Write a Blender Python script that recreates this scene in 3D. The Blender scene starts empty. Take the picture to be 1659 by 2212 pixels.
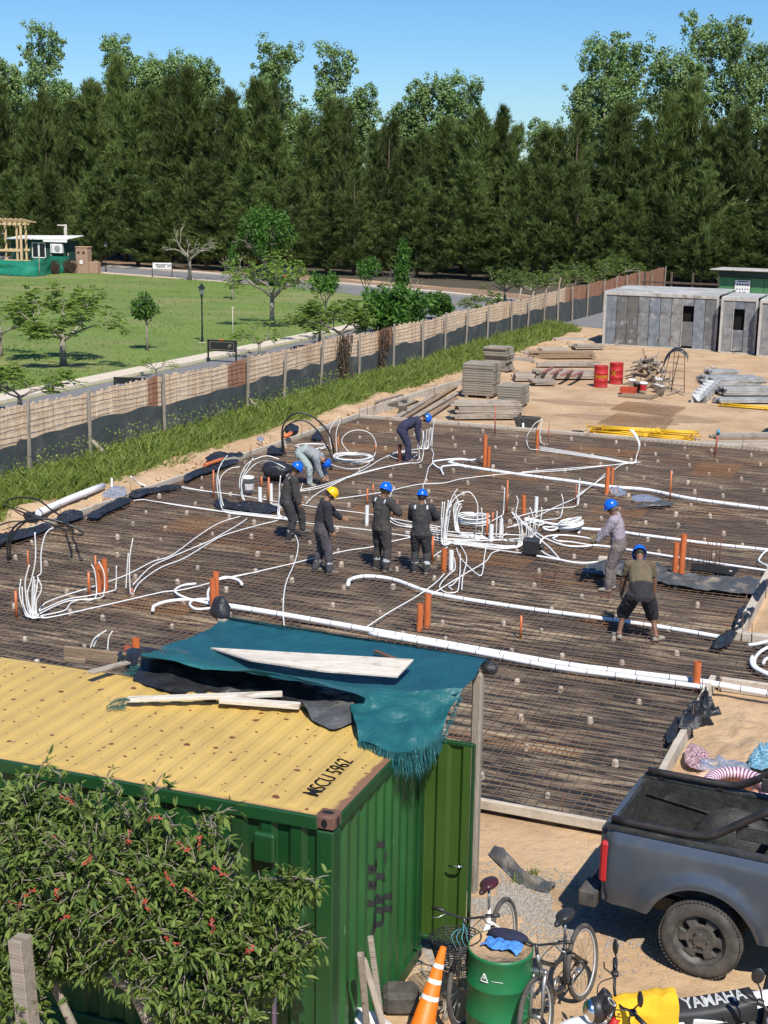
import bpy, math, random
from math import sin, cos, pi, radians, sqrt, atan2
from mathutils import Vector, Matrix, noise as mnoise
RND = random.Random(7)
sc = bpy.context.scene
# ------------------------------------------------------------------ camera
FPX, HOR, ROLL, VBX, CAMZ = 3050.0, 413.0, 0.017, 2100.0, 7.6
IW, IH = 1659.0, 2212.0
YAW, PITCH = 0.3827, 0.22342
_f = Vector((0, cos(PITCH), -sin(PITCH))); _r = Vector((1, 0, 0)); _u = _r.cross(_f)
_r2 = cos(ROLL)*_r + sin(ROLL)*_u; _u2 = -sin(ROLL)*_r + cos(ROLL)*_u
_Rz = Matrix.Rotation(YAW, 3, 'Z')
CF, CR, CU = _Rz @ _f, _Rz @ _r2, _Rz @ _u2
CP = Vector((0, 0, CAMZ))
cam_data = bpy.data.cameras.new('camera'); cam = bpy.data.objects.new('camera', cam_data)
sc.collection.objects.link(cam); sc.camera = cam
m = Matrix((CR, CU, -CF)).transposed().to_4x4(); m.translation = CP
cam.matrix_world = m
cam_data.sensor_width = 36; cam_data.sensor_fit = 'AUTO'; cam_data.lens = FPX/IH*36
cam_data.clip_start = 0.1; cam_data.clip_end = 3000
# ------------------------------------------------------------------ sky, sun, exposure
SUN_EL, SUN_AZ = radians(52), radians(143)      # azimuth clockwise from +Y
w = bpy.data.worlds.new('World'); sc.world = w; w.use_nodes = True
nt = w.node_tree; bg = nt.nodes['Background']
sky = nt.nodes.new('ShaderNodeTexSky'); sky.sky_type = 'NISHITA'; sky.sun_disc = False
sky.sun_elevation = SUN_EL; sky.sun_rotation = SUN_AZ; sky.air_density = 1.0; sky.dust_density = 0.25; sky.ozone_density = 3.0
hs = nt.nodes.new('ShaderNodeHueSaturation'); hs.inputs['Saturation'].default_value = 1.25
nt.links.new(sky.outputs[0], hs.inputs['Color']); tm = nt.nodes.new('ShaderNodeMix'); tm.data_type = 'RGBA'; tm.blend_type = 'MULTIPLY'; tm.inputs[0].default_value = 1; tm.inputs[7].default_value = (.74, .93, 1.14, 1)
nt.links.new(hs.outputs[0], tm.inputs[6]); nt.links.new(tm.outputs[2], bg.inputs[0]); bg.inputs[1].default_value = 0.095
sd = bpy.data.lights.new('sun', 'SUN'); sun = bpy.data.objects.new('sun', sd); sc.collection.objects.link(sun)
sd.energy = 4.9; sd.angle = radians(0.5); sd.color = (1.0, 0.95, 0.87)
sdir = Vector((sin(SUN_AZ)*cos(SUN_EL), cos(SUN_AZ)*cos(SUN_EL), sin(SUN_EL)))
sun.rotation_euler = sdir.to_track_quat('Z', 'Y').to_euler(); sun.location = (0, 0, 60)
vs = sc.view_settings; vs.view_transform = 'Standard'; vs.look = 'None'; vs.gamma = 1; vs.exposure = 0.22
GZ = -0.12                                       # level of the dirt round the slab
# ------------------------------------------------------------------ helpers
def ray(x, y): return CF + CR*((x-IW/2)/FPX) - CU*((y-IH/2)/FPX)
def G(x, y, z=0.0):                              # point at height z seen at photo position
    d = ray(x, y); return CP + d*((z-CAMZ)/d.z)
def GY(x, y, Y):
    d = ray(x, y); return CP + d*(Y/d.y)
def GX(x, y, X):
    d = ray(x, y); return CP + d*(X/d.x)
def GD(x, y, base):                              # point in the upright plane facing the viewer through base
    n = Vector((CF.x, CF.y, 0)); d = ray(x, y); return CP + d*((base-CP).dot(n)/d.dot(n))
def rr(a, b): return RND.uniform(a, b)
def link(o): sc.collection.objects.link(o); return o
class MB:
    def __init__(s): s.v = []; s.f = []; s.mi = []; s.sm = []
    def add(s, vs, fs, mi=0, smooth=False):
        b = len(s.v); s.v += [tuple(p) for p in vs]
        for f in fs: s.f.append([i+b for i in f]); s.mi.append(mi); s.sm.append(smooth)
    def box(s, c, d, rot=None, mi=0, taper=1.0):
        c = Vector(c); hx, hy, hz = d[0]/2, d[1]/2, d[2]/2
        P = [Vector((x*(taper if z > 0 else 1), y*(taper if z > 0 else 1), z)) for z in (-hz, hz) for x, y in ((-hx, -hy), (hx, -hy), (hx, hy), (-hx, hy))]
        if rot is not None: P = [rot @ p for p in P]
        s.add([p+c for p in P], [(3, 2, 1, 0), (4, 5, 6, 7), (0, 1, 5, 4), (1, 2, 6, 5), (2, 3, 7, 6), (3, 0, 4, 7)], mi); return s
    def bbox(s, c, d, rot=None, mi=0, bev=0.01):  # bevelled box
        c = Vector(c); h = [x/2 for x in d]; b = min(bev, min(h)*0.9)
        P = []
        for sx in (-1, 1):
            for sy in (-1, 1):
                for sz in (-1, 1):
                    P += [Vector((sx*(h[0]-b), sy*(h[1]-b), sz*h[2])), Vector((sx*(h[0]-b), sy*h[1], sz*(h[2]-b))), Vector((sx*h[0], sy*(h[1]-b), sz*(h[2]-b)))]
        if rot is not None: P = [rot @ p for p in P]
        ix = lambda x, y, z, k: ((x > 0)*4+(y > 0)*2+(z > 0))*3+k
        F = []
        for sz in (-1, 1):
            q = [ix(-1, -1, sz, 0), ix(1, -1, sz, 0), ix(1, 1, sz, 0), ix(-1, 1, sz, 0)]; F.append(q if sz > 0 else q[::-1])
        for sy in (-1, 1):
            q = [ix(-1, sy, -1, 1), ix(1, sy, -1, 1), ix(1, sy, 1, 1), ix(-1, sy, 1, 1)]; F.append(q if sy < 0 else q[::-1])
        for sx in (-1, 1):
            q = [ix(sx, -1, -1, 2), ix(sx, 1, -1, 2), ix(sx, 1, 1, 2), ix(sx, -1, 1, 2)]; F.append(q if sx > 0 else q[::-1])
        for sx in (-1, 1):
            for sy in (-1, 1):
                q = [ix(sx, sy, -1, 1), ix(sx, sy, -1, 2), ix(sx, sy, 1, 2), ix(sx, sy, 1, 1)]; F.append(q if sx*sy < 0 else q[::-1])
                for sz in (-1, 1):
                    q = [ix(sx, sy, sz, 0), ix(sx, sy, sz, 1), ix(sx, sy, sz, 2)]; F.append(q if sx*sy*sz < 0 else q[::-1])
            for sz in (-1, 1):
                q = [ix(sx, -1, sz, 0), ix(sx, -1, sz, 2), ix(sx, 1, sz, 2), ix(sx, 1, sz, 0)]; F.append(q if sx*sz > 0 else q[::-1])
        for sy in (-1, 1):
            for sz in (-1, 1):
                q = [ix(-1, sy, sz, 0), ix(-1, sy, sz, 1), ix(1, sy, sz, 1), ix(1, sy, sz, 0)]; F.append(q if sy*sz < 0 else q[::-1])
        s.add([p+c for p in P], F, mi); return s
    def tube(s, pts, r, n=8, cap=True, mi=0, smooth=True, flat=1.0, closed=False):
        pts = [Vector(p) for p in pts]; N = len(pts)
        rs = r if isinstance(r, (list, tuple)) else [r]*N
        V = []; up = None
        for i, p in enumerate(pts):
            if closed: t = pts[(i+1) % N]-pts[i-1]
            else: t = pts[min(i+1, N-1)]-pts[max(i-1, 0)]
            if t.length < 1e-9: t = Vector((0, 0, 1))
            t.normalize()
            if up is None:
                up = Vector((0, 0, 1)) if abs(t.z) < 0.9 else Vector((0, 1, 0))
            a = up - t*up.dot(t)
            if a.length < 1e-5: a = t.orthogonal()
            a.normalize(); b = t.cross(a); up = a
            for k in range(n):
                an = 2*pi*k/n; V.append(p + (b*cos(an) + a*(sin(an)*flat))*rs[i])
        F = []
        for i in range(N if closed else N-1):
            j = (i+1) % N
            for k in range(n):
                F.append((i*n+k, i*n+(k+1) % n, j*n+(k+1) % n, j*n+k))
        s.add(V, F, mi, smooth)
        if cap and not closed:
            b0 = len(s.v)-N*n
            s.f.append([b0+k for k in range(n)][::-1]); s.mi.append(mi); s.sm.append(False)
            s.f.append([b0+(N-1)*n+k for k in range(n)]); s.mi.append(mi); s.sm.append(False)
        return s
    def cyl(s, a, b, r, n=12, mi=0, r2=None, cap=True, smooth=True):
        return s.tube([a, b], [r, r if r2 is None else r2], n, cap, mi, smooth)
    def lathe(s, prof, c=(0, 0, 0), n=20, mi=0, rot=None, smooth=True, arc=2*pi):
        c = Vector(c); V = []; full = abs(arc-2*pi) < 1e-6; K = n if full else n+1
        for r, z in prof:
            for k in range(K):
                a = arc*k/n; p = Vector((r*cos(a), r*sin(a), z)); V.append(c + (rot @ p if rot is not None else p))
        F = []
        for i in range(len(prof)-1):
            for k in range(n):
                k2 = (k+1) % K; F.append((i*K+k, i*K+k2, (i+1)*K+k2, (i+1)*K+k))
        s.add(V, F, mi, smooth); return s
    def ball(s, c, r, n=10, mi=0, sc3=(1, 1, 1), rot=None):
        prof = [(max(1e-4, sin(pi*i/n)), -cos(pi*i/n)) for i in range(n+1)]
        V = []; F = []; K = n*2; c = Vector(c)
        for a, z in prof:
            for k in range(K):
                p = Vector((a*cos(2*pi*k/K)*sc3[0], a*sin(2*pi*k/K)*sc3[1], z*sc3[2]))*r
                V.append(c+(rot @ p if rot is not None else p))
        for i in range(n):
            for k in range(K): F.append((i*K+k, i*K+(k+1) % K, (i+1)*K+(k+1) % K, (i+1)*K+k))
        s.add(V, F, mi, True); return s
    def grid(s, fn, nu, nv, mi=0, smooth=True):
        V = [fn(i/nu, j/nv) for j in range(nv+1) for i in range(nu+1)]
        F = [(j*(nu+1)+i, j*(nu+1)+i+1, (j+1)*(nu+1)+i+1, (j+1)*(nu+1)+i) for j in range(nv) for i in range(nu)]
        s.add(V, F, mi, smooth); return s
    def prism(s, poly, ex, mi=0):                # poly: 3-D loop, ex: extrusion vector
        n = len(poly); P = [Vector(p) for p in poly]; ex = Vector(ex)
        s.add(P+[p+ex for p in P], [list(range(n))[::-1], list(range(n, 2*n))]+[(i, (i+1) % n, (i+1) % n+n, i+n) for i in range(n)], mi); return s
    def build(s, name, mats, parent=None, loc=None, base=None):
        me = bpy.data.meshes.new(name)
        if base is not None:
            base = Vector(base); V = [(v[0]-base.x, v[1]-base.y, v[2]-base.z) for v in s.v]
        else: V = s.v
        me.from_pydata(V, [], s.f)
        if not isinstance(mats, (list, tuple)): mats = [mats]
        for mt in mats: me.materials.append(mt)
        me.polygons.foreach_set('material_index', s.mi); me.polygons.foreach_set('use_smooth', s.sm)
        me.update()
        o = link(bpy.data.objects.new(name, me))
        if parent is not None: o.parent = parent
        if loc is not None: o.location = loc
        elif base is not None: o.location = base
        return o
def thing(name, label, cat, loc=(0, 0, 0), rz=0.0, group=None, rot=None):
    o = link(bpy.data.objects.new(name, None)); o.location = loc; o.rotation_euler = rot if rot is not None else (0, 0, rz)
    o.empty_display_size = 0.2; o['label'] = label; o['category'] = cat
    if group: o['group'] = group
    return o
def tag(o, label, cat, group=None, kind=None):
    o['label'] = label; o['category'] = cat
    if group: o['group'] = group
    if kind: o['kind'] = kind
    return o
def struct(o, label=None):
    o['kind'] = 'structure'
    if label: o['label'] = label; o['category'] = o.name.split('.')[0].replace('_', ' ')
    return o
def dup(root, loc, rz=None, label=None, scale=None, rot=None):
    r = root.copy(); link(r); r.location = loc
    if rz is not None: r.rotation_euler = (r.rotation_euler[0], r.rotation_euler[1], rz)
    if rot is not None: r.rotation_euler = rot
    if scale is not None: r.scale = scale if isinstance(scale, (tuple, list)) else (scale,)*3
    if label: r['label'] = label
    for ch in KIDS.get(root.name, []):
        c = ch.copy(); link(c); c.parent = r
        for g in KIDS.get(ch.name, []):
            d = g.copy(); link(d); d.parent = c
    return r
KIDS = {}
def kids(*roots):                                # remember children once, so copying stays quick
    for r in roots:
        KIDS[r.name] = [o for o in bpy.data.objects if o.parent == r]
        for c in KIDS[r.name]: KIDS[c.name] = [o for o in bpy.data.objects if o.parent == c]
def smooth_path(P, k=6, closed=False):
    P = [Vector(p) for p in P]; N = len(P); out = []
    if N < 3 and not closed: return P
    for i in range(N if closed else N-1):
        if closed: p0, p1, p2, p3 = P[i-1], P[i], P[(i+1) % N], P[(i+2) % N]
        else: p0, p1, p2, p3 = P[max(i-1, 0)], P[i], P[i+1], P[min(i+2, N-1)]
        for j in range(k):
            t = j/k; t2 = t*t; t3 = t2*t
            out.append(0.5*((2*p1)+(p2-p0)*t+(2*p0-5*p1+4*p2-p3)*t2+(3*p1-p0-3*p2+p3)*t3))
    if not closed: out.append(P[-1])
    return out
def nz(x, y, z=0.0): return mnoise.noise(Vector((x, y, z)))
ORD = ['topmost', 'second', 'third', 'fourth', 'fifth', 'sixth', 'seventh', 'eighth', 'ninth', 'tenth', 'eleventh', 'twelfth', 'thirteenth', 'fourteenth', 'fifteenth', 'sixteenth']
# ------------------------------------------------------------------ materials
def mat(name, c1, c2=None, sc_=4.0, rough=0.8, metal=0.0, bump=0.0, bsc=None, stretch=(1, 1, 1), c3=None, sc3=1.0, t3=(0.55, 0.65), lo=0.35, hi=0.65, det=6, coord='Object', trans=0.0, spec=0.5, rnd=0.0, alpha=None):
    M = bpy.data.materials.new(name); M.use_nodes = True; N = M.node_tree.nodes; L = M.node_tree.links
    b = N['Principled BSDF']; b.inputs['Roughness'].default_value = rough; b.inputs['Metallic'].default_value = metal
    b.inputs['Specular IOR Level'].default_value = spec
    b.inputs['Base Color'].default_value = (*c1, 1)
    if trans: b.inputs['Transmission Weight'].default_value = trans
    if alpha is not None: b.inputs['Alpha'].default_value = alpha
    tc = N.new('ShaderNodeTexCoord'); mp = N.new('ShaderNodeMapping'); mp.inputs['Scale'].default_value = stretch
    L.new(tc.outputs[coord], mp.inputs[0])
    def no(scale, d=det):
        t = N.new('ShaderNodeTexNoise'); t.inputs['Scale'].default_value = scale; t.inputs['Detail'].default_value = d; t.inputs['Roughness'].default_value = 0.6
        L.new(mp.outputs[0], t.inputs['Vector']); return t
    def ramp(src, a, bb):
        r = N.new('ShaderNodeMapRange'); r.inputs[1].default_value = a; r.inputs[2].default_value = bb; L.new(src, r.inputs[0]); return r.outputs[0]
    def mix(f, a, bb):
        x = N.new('ShaderNodeMix'); x.data_type = 'RGBA'; L.new(f, x.inputs[0])
        if isinstance(a, tuple): x.inputs[6].default_value = (*a, 1)
        else: L.new(a, x.inputs[6])
        if isinstance(bb, tuple): x.inputs[7].default_value = (*bb, 1)
        else: L.new(bb, x.inputs[7])
        return x.outputs[2]
    col = None
    if c2 is not None:
        col = mix(ramp(no(sc_).outputs['Fac'], lo, hi), c1, c2)
    if c3 is not None:
        col = mix(ramp(no(sc3).outputs['Fac'], *t3), col if col is not None else c1, c3)
    if rnd:
        oi = N.new('ShaderNodeObjectInfo'); h = N.new('ShaderNodeHueSaturation')
        r = N.new('ShaderNodeMapRange'); r.inputs[3].default_value = 1-rnd; r.inputs[4].default_value = 1+rnd; L.new(oi.outputs['Random'], r.inputs[0])
        L.new(r.outputs[0], h.inputs['Value'])
        if col is None: h.inputs['Color'].default_value = (*c1, 1)
        else: L.new(col, h.inputs['Color'])
        col = h.outputs[0]
    if col is not None: L.new(col, b.inputs['Base Color'])
    if bump:
        bp = N.new('ShaderNodeBump'); bp.inputs['Strength'].default_value = min(1, bump); bp.inputs['Distance'].default_value = 0.05*max(1, bump)
        L.new(no(bsc or sc_*3).outputs['Fac'], bp.inputs['Height']); L.new(bp.outputs[0], b.inputs['Normal'])
    M['h'] = 1
    return M
MT = dict(
    dirt=mat('sandy_dirt', (0.44, 0.285, 0.155), (0.54, 0.38, 0.225), 0.5, 0.95, bump=1.0, bsc=6, c3=(0.33, 0.22, 0.125), sc3=0.8, t3=(0.48, 0.75)),
    gravel=mat('gravel_grey', (0.30, 0.27, 0.235), (0.45, 0.41, 0.36), 18, 0.95, bump=1.0, bsc=24),
    lawn=mat('lawn_green', (0.115, 0.175, 0.028), (0.16, 0.225, 0.042), 0.35, 0.95, bump=0.8, bsc=9, c3=(0.24, 0.23, 0.085), sc3=0.14, t3=(0.48, 0.7), stretch=(0.6, 1, 1)),
    asphalt=mat('asphalt_grey', (0.17, 0.165, 0.16), (0.21, 0.2, 0.195), 3, 0.9),
    kerb=mat('pale_kerb', (0.56, 0.47, 0.36), (0.66, 0.57, 0.45), 4, 0.9),
    needles=mat('needle_litter', (0.23, 0.14, 0.085), (0.31, 0.20, 0.12), 3, 0.95, bump=0.5),
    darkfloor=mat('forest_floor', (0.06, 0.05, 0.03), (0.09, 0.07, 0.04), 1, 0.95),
    conc=mat('form_concrete', (0.44, 0.38, 0.30), (0.54, 0.47, 0.38), 3, 0.9, bump=0.3, c3=(0.33, 0.27, 0.2), sc3=1.4),
    blackplastic=mat('black_polyethylene', (0.016, 0.017, 0.02), (0.03, 0.031, 0.035), 5, 0.33, bump=0.7, bsc=9, c3=(0.06, 0.057, 0.055), sc3=2.5, t3=(0.62, 0.8)),
    greyplastic=mat('dusty_plastic', (0.06, 0.065, 0.068), (0.10, 0.10, 0.10), 5, 0.45, bump=0.8, bsc=7, c3=(0.30, 0.25, 0.18), sc3=2.0, t3=(0.55, 0.7)),
    rebar=mat('rusty_rebar', (0.125, 0.074, 0.044), (0.205, 0.128, 0.076), 1.2, 0.85, c3=(0.24, 0.115, 0.04), sc3=0.3, t3=(0.52, 0.66)),
    rust=mat('bright_rust', (0.19, 0.085, 0.032), (0.27, 0.125, 0.045), 2, 0.9),
    rustdark=mat('dark_rust', (0.10, 0.05, 0.035), (0.17, 0.085, 0.05), 8, 0.85),
    block=mat('spacer_concrete', (0.40, 0.33, 0.26), (0.50, 0.43, 0.35), 9, 0.95, bump=0.4, rnd=0.18),
    orange=mat('orange_pvc', (0.50, 0.125, 0.036), (0.58, 0.16, 0.05), 5, 0.45, rnd=0.08),
    white=mat('white_pvc', (0.76, 0.76, 0.75), (0.83, 0.83, 0.82), 3, 0.4),
    conduit=mat('white_conduit', (0.76, 0.745, 0.70), (0.83, 0.82, 0.78), 4, 0.45),
    tape=mat('black_tape', (0.02, 0.02, 0.02), None, rough=0.6),
    hose=mat('black_hose', (0.015, 0.015, 0.016), (0.03, 0.03, 0.03), 8, 0.38),
    wood=mat('weathered_wood', (0.29, 0.245, 0.19), (0.40, 0.345, 0.28), 3, 0.9, bump=0.4, bsc=10, stretch=(1, 6, 6), c3=(0.19, 0.15, 0.11), sc3=1.3, rnd=0.22),
    postwood=mat('post_wood', (0.27, 0.23, 0.18), (0.36, 0.31, 0.25), 4, 0.9, bump=0.4, bsc=12, stretch=(6, 6, 0.7), c3=(0.17, 0.14, 0.10), sc3=2.0),
    freshwood=mat('fresh_timber', (0.58, 0.40, 0.20), (0.68, 0.49, 0.27), 3, 0.8),
    palewood=mat('bleached_board', (0.60, 0.53, 0.43), (0.70, 0.64, 0.55), 5, 0.85, bump=0.3, bsc=20, stretch=(1, 5, 5), c3=(0.44, 0.36, 0.27), sc3=3.5),
    plank=mat('dark_plank', (0.22, 0.15, 0.09), (0.31, 0.22, 0.14), 3, 0.9, bump=0.3, bsc=10, stretch=(1, 6, 6)),
    brick=mat('slim_brick', (0.33, 0.19, 0.12), (0.44, 0.29, 0.2), 4, 0.9, bump=0.6, bsc=14, stretch=(1, 1, 4)),
    yellowpaint=mat('prop_yellow', (0.74, 0.45, 0.015), (0.62, 0.36, 0.02), 6, 0.5, rnd=0.1),
    red=mat('drum_red', (0.50, 0.02, 0.022), (0.36, 0.02, 0.02), 2.5, 0.5, c3=(0.45, 0.22, 0.18), sc3=3, t3=(0.6, 0.75)),
    black=mat('black_plastic_part', (0.018, 0.018, 0.019), (0.03, 0.03, 0.03), 9, 0.45),
    blackmetal=mat('black_painted_steel', (0.016, 0.016, 0.016), None, rough=0.4),
    tyre=mat('tyre_rubber', (0.04, 0.038, 0.035), (0.11, 0.098, 0.082), 7, 0.85),
    steel=mat('dull_steel', (0.35, 0.35, 0.35), (0.45, 0.45, 0.45), 9, 0.4, metal=0.8),
    chrome=mat('chrome', (0.7, 0.7, 0.7), None, rough=0.18, metal=1.0),
    cream=mat('cream_white', (0.75, 0.74, 0.70), (0.82, 0.81, 0.78), 5, 0.5),
    alu=mat('galvanised_panel', (0.40, 0.40, 0.385), (0.52, 0.52, 0.5), 5, 0.55, metal=0.25, c3=(0.28, 0.26, 0.23), sc3=3, rnd=0.12),
    glass=mat('dark_glass', (0.02, 0.025, 0.03), None, rough=0.08),
    letter=mat('lettering_black', (0.02, 0.02, 0.02), None, rough=0.7),
    letterw=mat('lettering_white', (0.8, 0.8, 0.78), None, rough=0.6),
    lettery=mat('lettering_yellow', (0.75, 0.42, 0.03), None, rough=0.6),
    teal=mat('teal_tarp', (0.010, 0.072, 0.098), (0.016, 0.10, 0.125), 2.0, 0.45, bump=1.0, bsc=5, c3=(0.10, 0.13, 0.09), sc3=1.1, t3=(0.62, 0.78)),
    clear=mat('clear_film', (0.72, 0.74, 0.76), (0.82, 0.84, 0.86), 8, 0.15, trans=0.75, alpha=0.75),
    barkg=mat('grey_bark', (0.20, 0.17, 0.13), (0.32, 0.28, 0.22), 8, 0.95, bump=0.6, bsc=14),
    barkd=mat('dark_bark', (0.075, 0.055, 0.04), (0.12, 0.09, 0.065), 6, 0.95),
)
# ================================================================== ground, lawn, roads
def flat(name, pts, z, mt, lab=None):
    mb = MB(); mb.add([(p[0], p[1], z) for p in pts], [list(range(len(pts)))])
    return struct(mb.build(name, mt))
def strip(name, A, B, z, mt):
    mb = MB(); n = len(A)
    mb.add([(p[0], p[1], z) for p in A]+[(p[0], p[1], z) for p in B], [(i, i+1, n+i+1, n+i) for i in range(n-1)])
    return struct(mb.build(name, mt))
mb = MB(); S = 1500
mb.add([(-S, -S, GZ), (S, -S, GZ), (S, S, GZ), (-S, S, GZ)], [(0, 1, 2, 3)])
struct(mb.build('ground', MT['dirt']))
flat('lawn', [(-150, 20), (-22.8, 20), (-22.8, 84), (-31.9, 91.9), (-42.3, 101.2), (-49.2, 103.2), (-59.5, 107.2), (-74, 110.8), (-150, 126)], GZ+.004, MT['lawn'])
# side street behind the fence: pale kerb, asphalt
strip('road', [(-31.6, 20), (-31.6, 60), (-31.7, 75), (-32.0, 85), (-34, 90.5), (-39, 96)], [(-23.4, 20), (-23.4, 60), (-23.4, 75), (-23.0, 82), (-23, 88), (-20, 94)], GZ+.008, MT['asphalt'])
far = [(-150, 147), (-104, 131), (-80.2, 121.3), (-58.7, 113.6), (-53.1, 111.6), (-48.4, 109.7), (-44.1, 107.6), (-38.4, 105), (-35.2, 103.2), (-30.3, 99.8), (-24, 95), (-12, 91)]
near = [(-150, 136.5), (-104, 121.5), (-74, 112.2), (-59.5, 108), (-52, 104.6), (-48.2, 102.6), (-44, 100.6), (-39, 96), (-35, 92.5), (-31, 90), (-23, 84), (-12, 80)]
strip('road', near, far, GZ+.012, MT['asphalt'])
def kerbline(name, pts, wd, h, mt, z0=GZ):
    mb = MB(); P = [Vector((p[0], p[1], 0)) for p in pts]
    for a, b in zip(P[:-1], P[1:]):
        t = (b-a).normalized(); n = Vector((-t.y, t.x, 0))*wd/2; e = t*0.0
        q = [a-n-e, b-n+e, b+n+e, a+n-e]
        mb.add([v+Vector((0, 0, z0-.02)) for v in q]+[v+Vector((0, 0, z0+h)) for v in q], [(4, 5, 6, 7), (0, 1, 5, 4), (1, 2, 6, 5), (2, 3, 7, 6), (3, 0, 4, 7)])
    return struct(mb.build(name, mt))
kerbline('kerb', [(x, y+.45) for x, y in far], 0.9, 0.13, MT['kerb'])
kerbline('kerb', [(-32.3, 20), (-32.3, 60), (-32.4, 75), (-32.8, 84), (-34.8, 89.8)], 1.1, 0.12, MT['kerb'])
kerbline('kerb', [(-104, 121.3), (-74, 111.9), (-64, 109.0), (-58, 107.0)], 0.5, 0.05, MT['kerb'])
strip('verge', [(x, y+.8) for x, y in far], [(x*.985, y+5.5+1.5*sin(x*.3)) for x, y in far], GZ+.016, MT['needles'])
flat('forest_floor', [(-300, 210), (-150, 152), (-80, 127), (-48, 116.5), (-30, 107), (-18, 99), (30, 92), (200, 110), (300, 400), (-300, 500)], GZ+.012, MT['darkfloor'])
# gravel patches beside the container door
def patch(name, cx, cy, rx, ry, z, mt, seed=0, rot=0.0):
    mb = MB(); n = 40; V = []
    for i in range(n):
        a = 2*pi*i/n; k = 1+.28*nz(cos(a)*1.7+seed, sin(a)*1.7, seed); x, y = rx*k*cos(a), ry*k*sin(a)
        V.append((cx+x*cos(rot)-y*sin(rot), cy+x*sin(rot)+y*cos(rot), z))
    mb.add(V, [list(range(n))]); return struct(mb.build(name, mt))
# loose stones of the gravel and clods of earth on the dirt
mb = MB()
def stone(mb, p, r, mi=0):
    V = []
    for q in ((1, 0, 0), (0, 1, 0), (-1, 0, 0), (0, -1, 0), (0, 0, 1), (0, 0, -1)):
        k = r*rr(.6, 1.15); V.append((p[0]+q[0]*k, p[1]+q[1]*k, p[2]+q[2]*k*.7))
    mb.add(V, [(0, 1, 4), (1, 2, 4), (2, 3, 4), (3, 0, 4), (1, 0, 5), (2, 1, 5), (3, 2, 5), (0, 3, 5)], mi)
for c, n, R_ in ((G(1180, 1965, GZ), 6500, .62), (G(1000, 2060, GZ), 3000, .42), (G(1040, 1930, GZ), 1800, .25)):
    for i in range(n):
        x, y = c.x+RND.gauss(0, R_), c.y+RND.gauss(0, R_*.62)
        if nz(x*2.2, y*2.2, 3) > -.25: stone(mb, (x, y, GZ+.004), rr(.008, .027))
tag(mb.build('gravel_stones', MT['gravel']), 'loose grey gravel scattered on the dirt around the bicycles', 'gravel', kind='stuff')
mb = MB()
for i in range(2600):
    x, y = rr(-17.5, -1), rr(47, 72)
    stone(mb, (x, y, GZ), rr(.015, .05))
for i in range(5000):
    x, y = rr(-5.2, 1.5), rr(10.8, 15.9)
    if nz(x*1.4, y*1.4) > -.1: stone(mb, (x, y, GZ), rr(.004, .02)*(1.6 if i % 40 == 0 else 1))
tag(mb.build('dirt_crumbs', MT['dirt']), 'small crumbs of earth strewn over the sandy yard', 'dirt clods', kind='stuff')
# bank of loose earth along the left edge of the slab
def berm(name, x0, x1, y0, y1, h, seed, lab):
    mb = MB()
    def fn(u, v):
        x = x0+(x1-x0)*u; y = y0+(y1-y0)*v
        e = max(0, sin(pi*min(1, max(0, u+.15*nz(y*.6, seed)))))
        z = GZ-.03+h*e*(.75+.5*nz(x*.9, y*.5, seed))+.07*e*nz(x*4, y*4, seed)+.03*e*nz(x*11, y*11, seed)
        return (x, y, z)
    mb.grid(fn, 16, int((y1-y0)*7))
    o = struct(mb.build(name, MT['dirt'])); return o
berm('earth_bank', -20.9, -18.9, 22, 49, .36, 1, '')
berm('earth_bank', -21.2, -17.9, 49, 78, .26, 2, '')
mb = MB()
for i in range(900):
    y = rr(23, 76); stone(mb, (rr(-20.5, -18.95) if y < 49 else rr(-20.6, -18.6), y, GZ+.16), rr(.02, .09))
tag(mb.build('earth_clods', MT['dirt']), 'clods of dry earth heaped beside the left formwork board', 'dirt clods', kind='stuff')
# rough dug earth right of the slab
mb = MB()
def fn(u, v):
    x = -3.0+3.6*u; y = 17.2+4.6*v; e = min(1, 6*u, 6*v, 6*(1-v))
    return (x, y, GZ+.01+e*(.07+.10*nz(x*1.3, y*1.3, 4)+.06*nz(x*4, y*4, 5)+.025*nz(x*13, y*13, 5)) - e*.28*max(0, 1-abs((x+1.9)+(y-20.6)*.35)*5)*max(0, 1-abs(y-20.7)*1.2))
mb.grid(fn, 90, 110); struct(mb.build('dug_earth', MT['dirt']))
mb = MB()
def fn(u, v):
    x = -2.93+3.6*u; y = 24.55+8*v; e = min(1, 6*u, 6*v)
    return (x, y, GZ+.01+e*(.17+.05*nz(x*1.3, y*1.3, 8)+.03*nz(x*5, y*5, 5)))
mb.grid(fn, 40, 70); struct(mb.build('dug_earth', MT['dirt']))
# ================================================================== slab bed: plastic, bars, spacers, kerb boards
SX0, SX1, SY0, SY1 = -18.75, -3.15, 16.05, 44.2
SLAB = [(SX0, SY0), (SX1, SY0), (SX1, 22.0), (0.6, 22.0), (0.6, 24.35), (SX1, 24.35), (SX1, SY1), (SX0, SY1)]
M = bpy.data.materials.new('slab_plastic'); M.use_nodes = True; N = M.node_tree.nodes; L = M.node_tree.links; b = N['Principled BSDF']
tc = N.new('ShaderNodeTexCoord')
def nn(scale, st, det=6, rough=.65):
    mp = N.new('ShaderNodeMapping'); mp.inputs['Scale'].default_value = st; L.new(tc.outputs['Object'], mp.inputs[0])
    t = N.new('ShaderNodeTexNoise'); t.inputs['Scale'].default_value = scale; t.inputs['Detail'].default_value = det; t.inputs['Roughness'].default_value = rough; t.inputs['Distortion'].default_value = .4
    L.new(mp.outputs[0], t.inputs['Vector']); return t.outputs['Fac']
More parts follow.
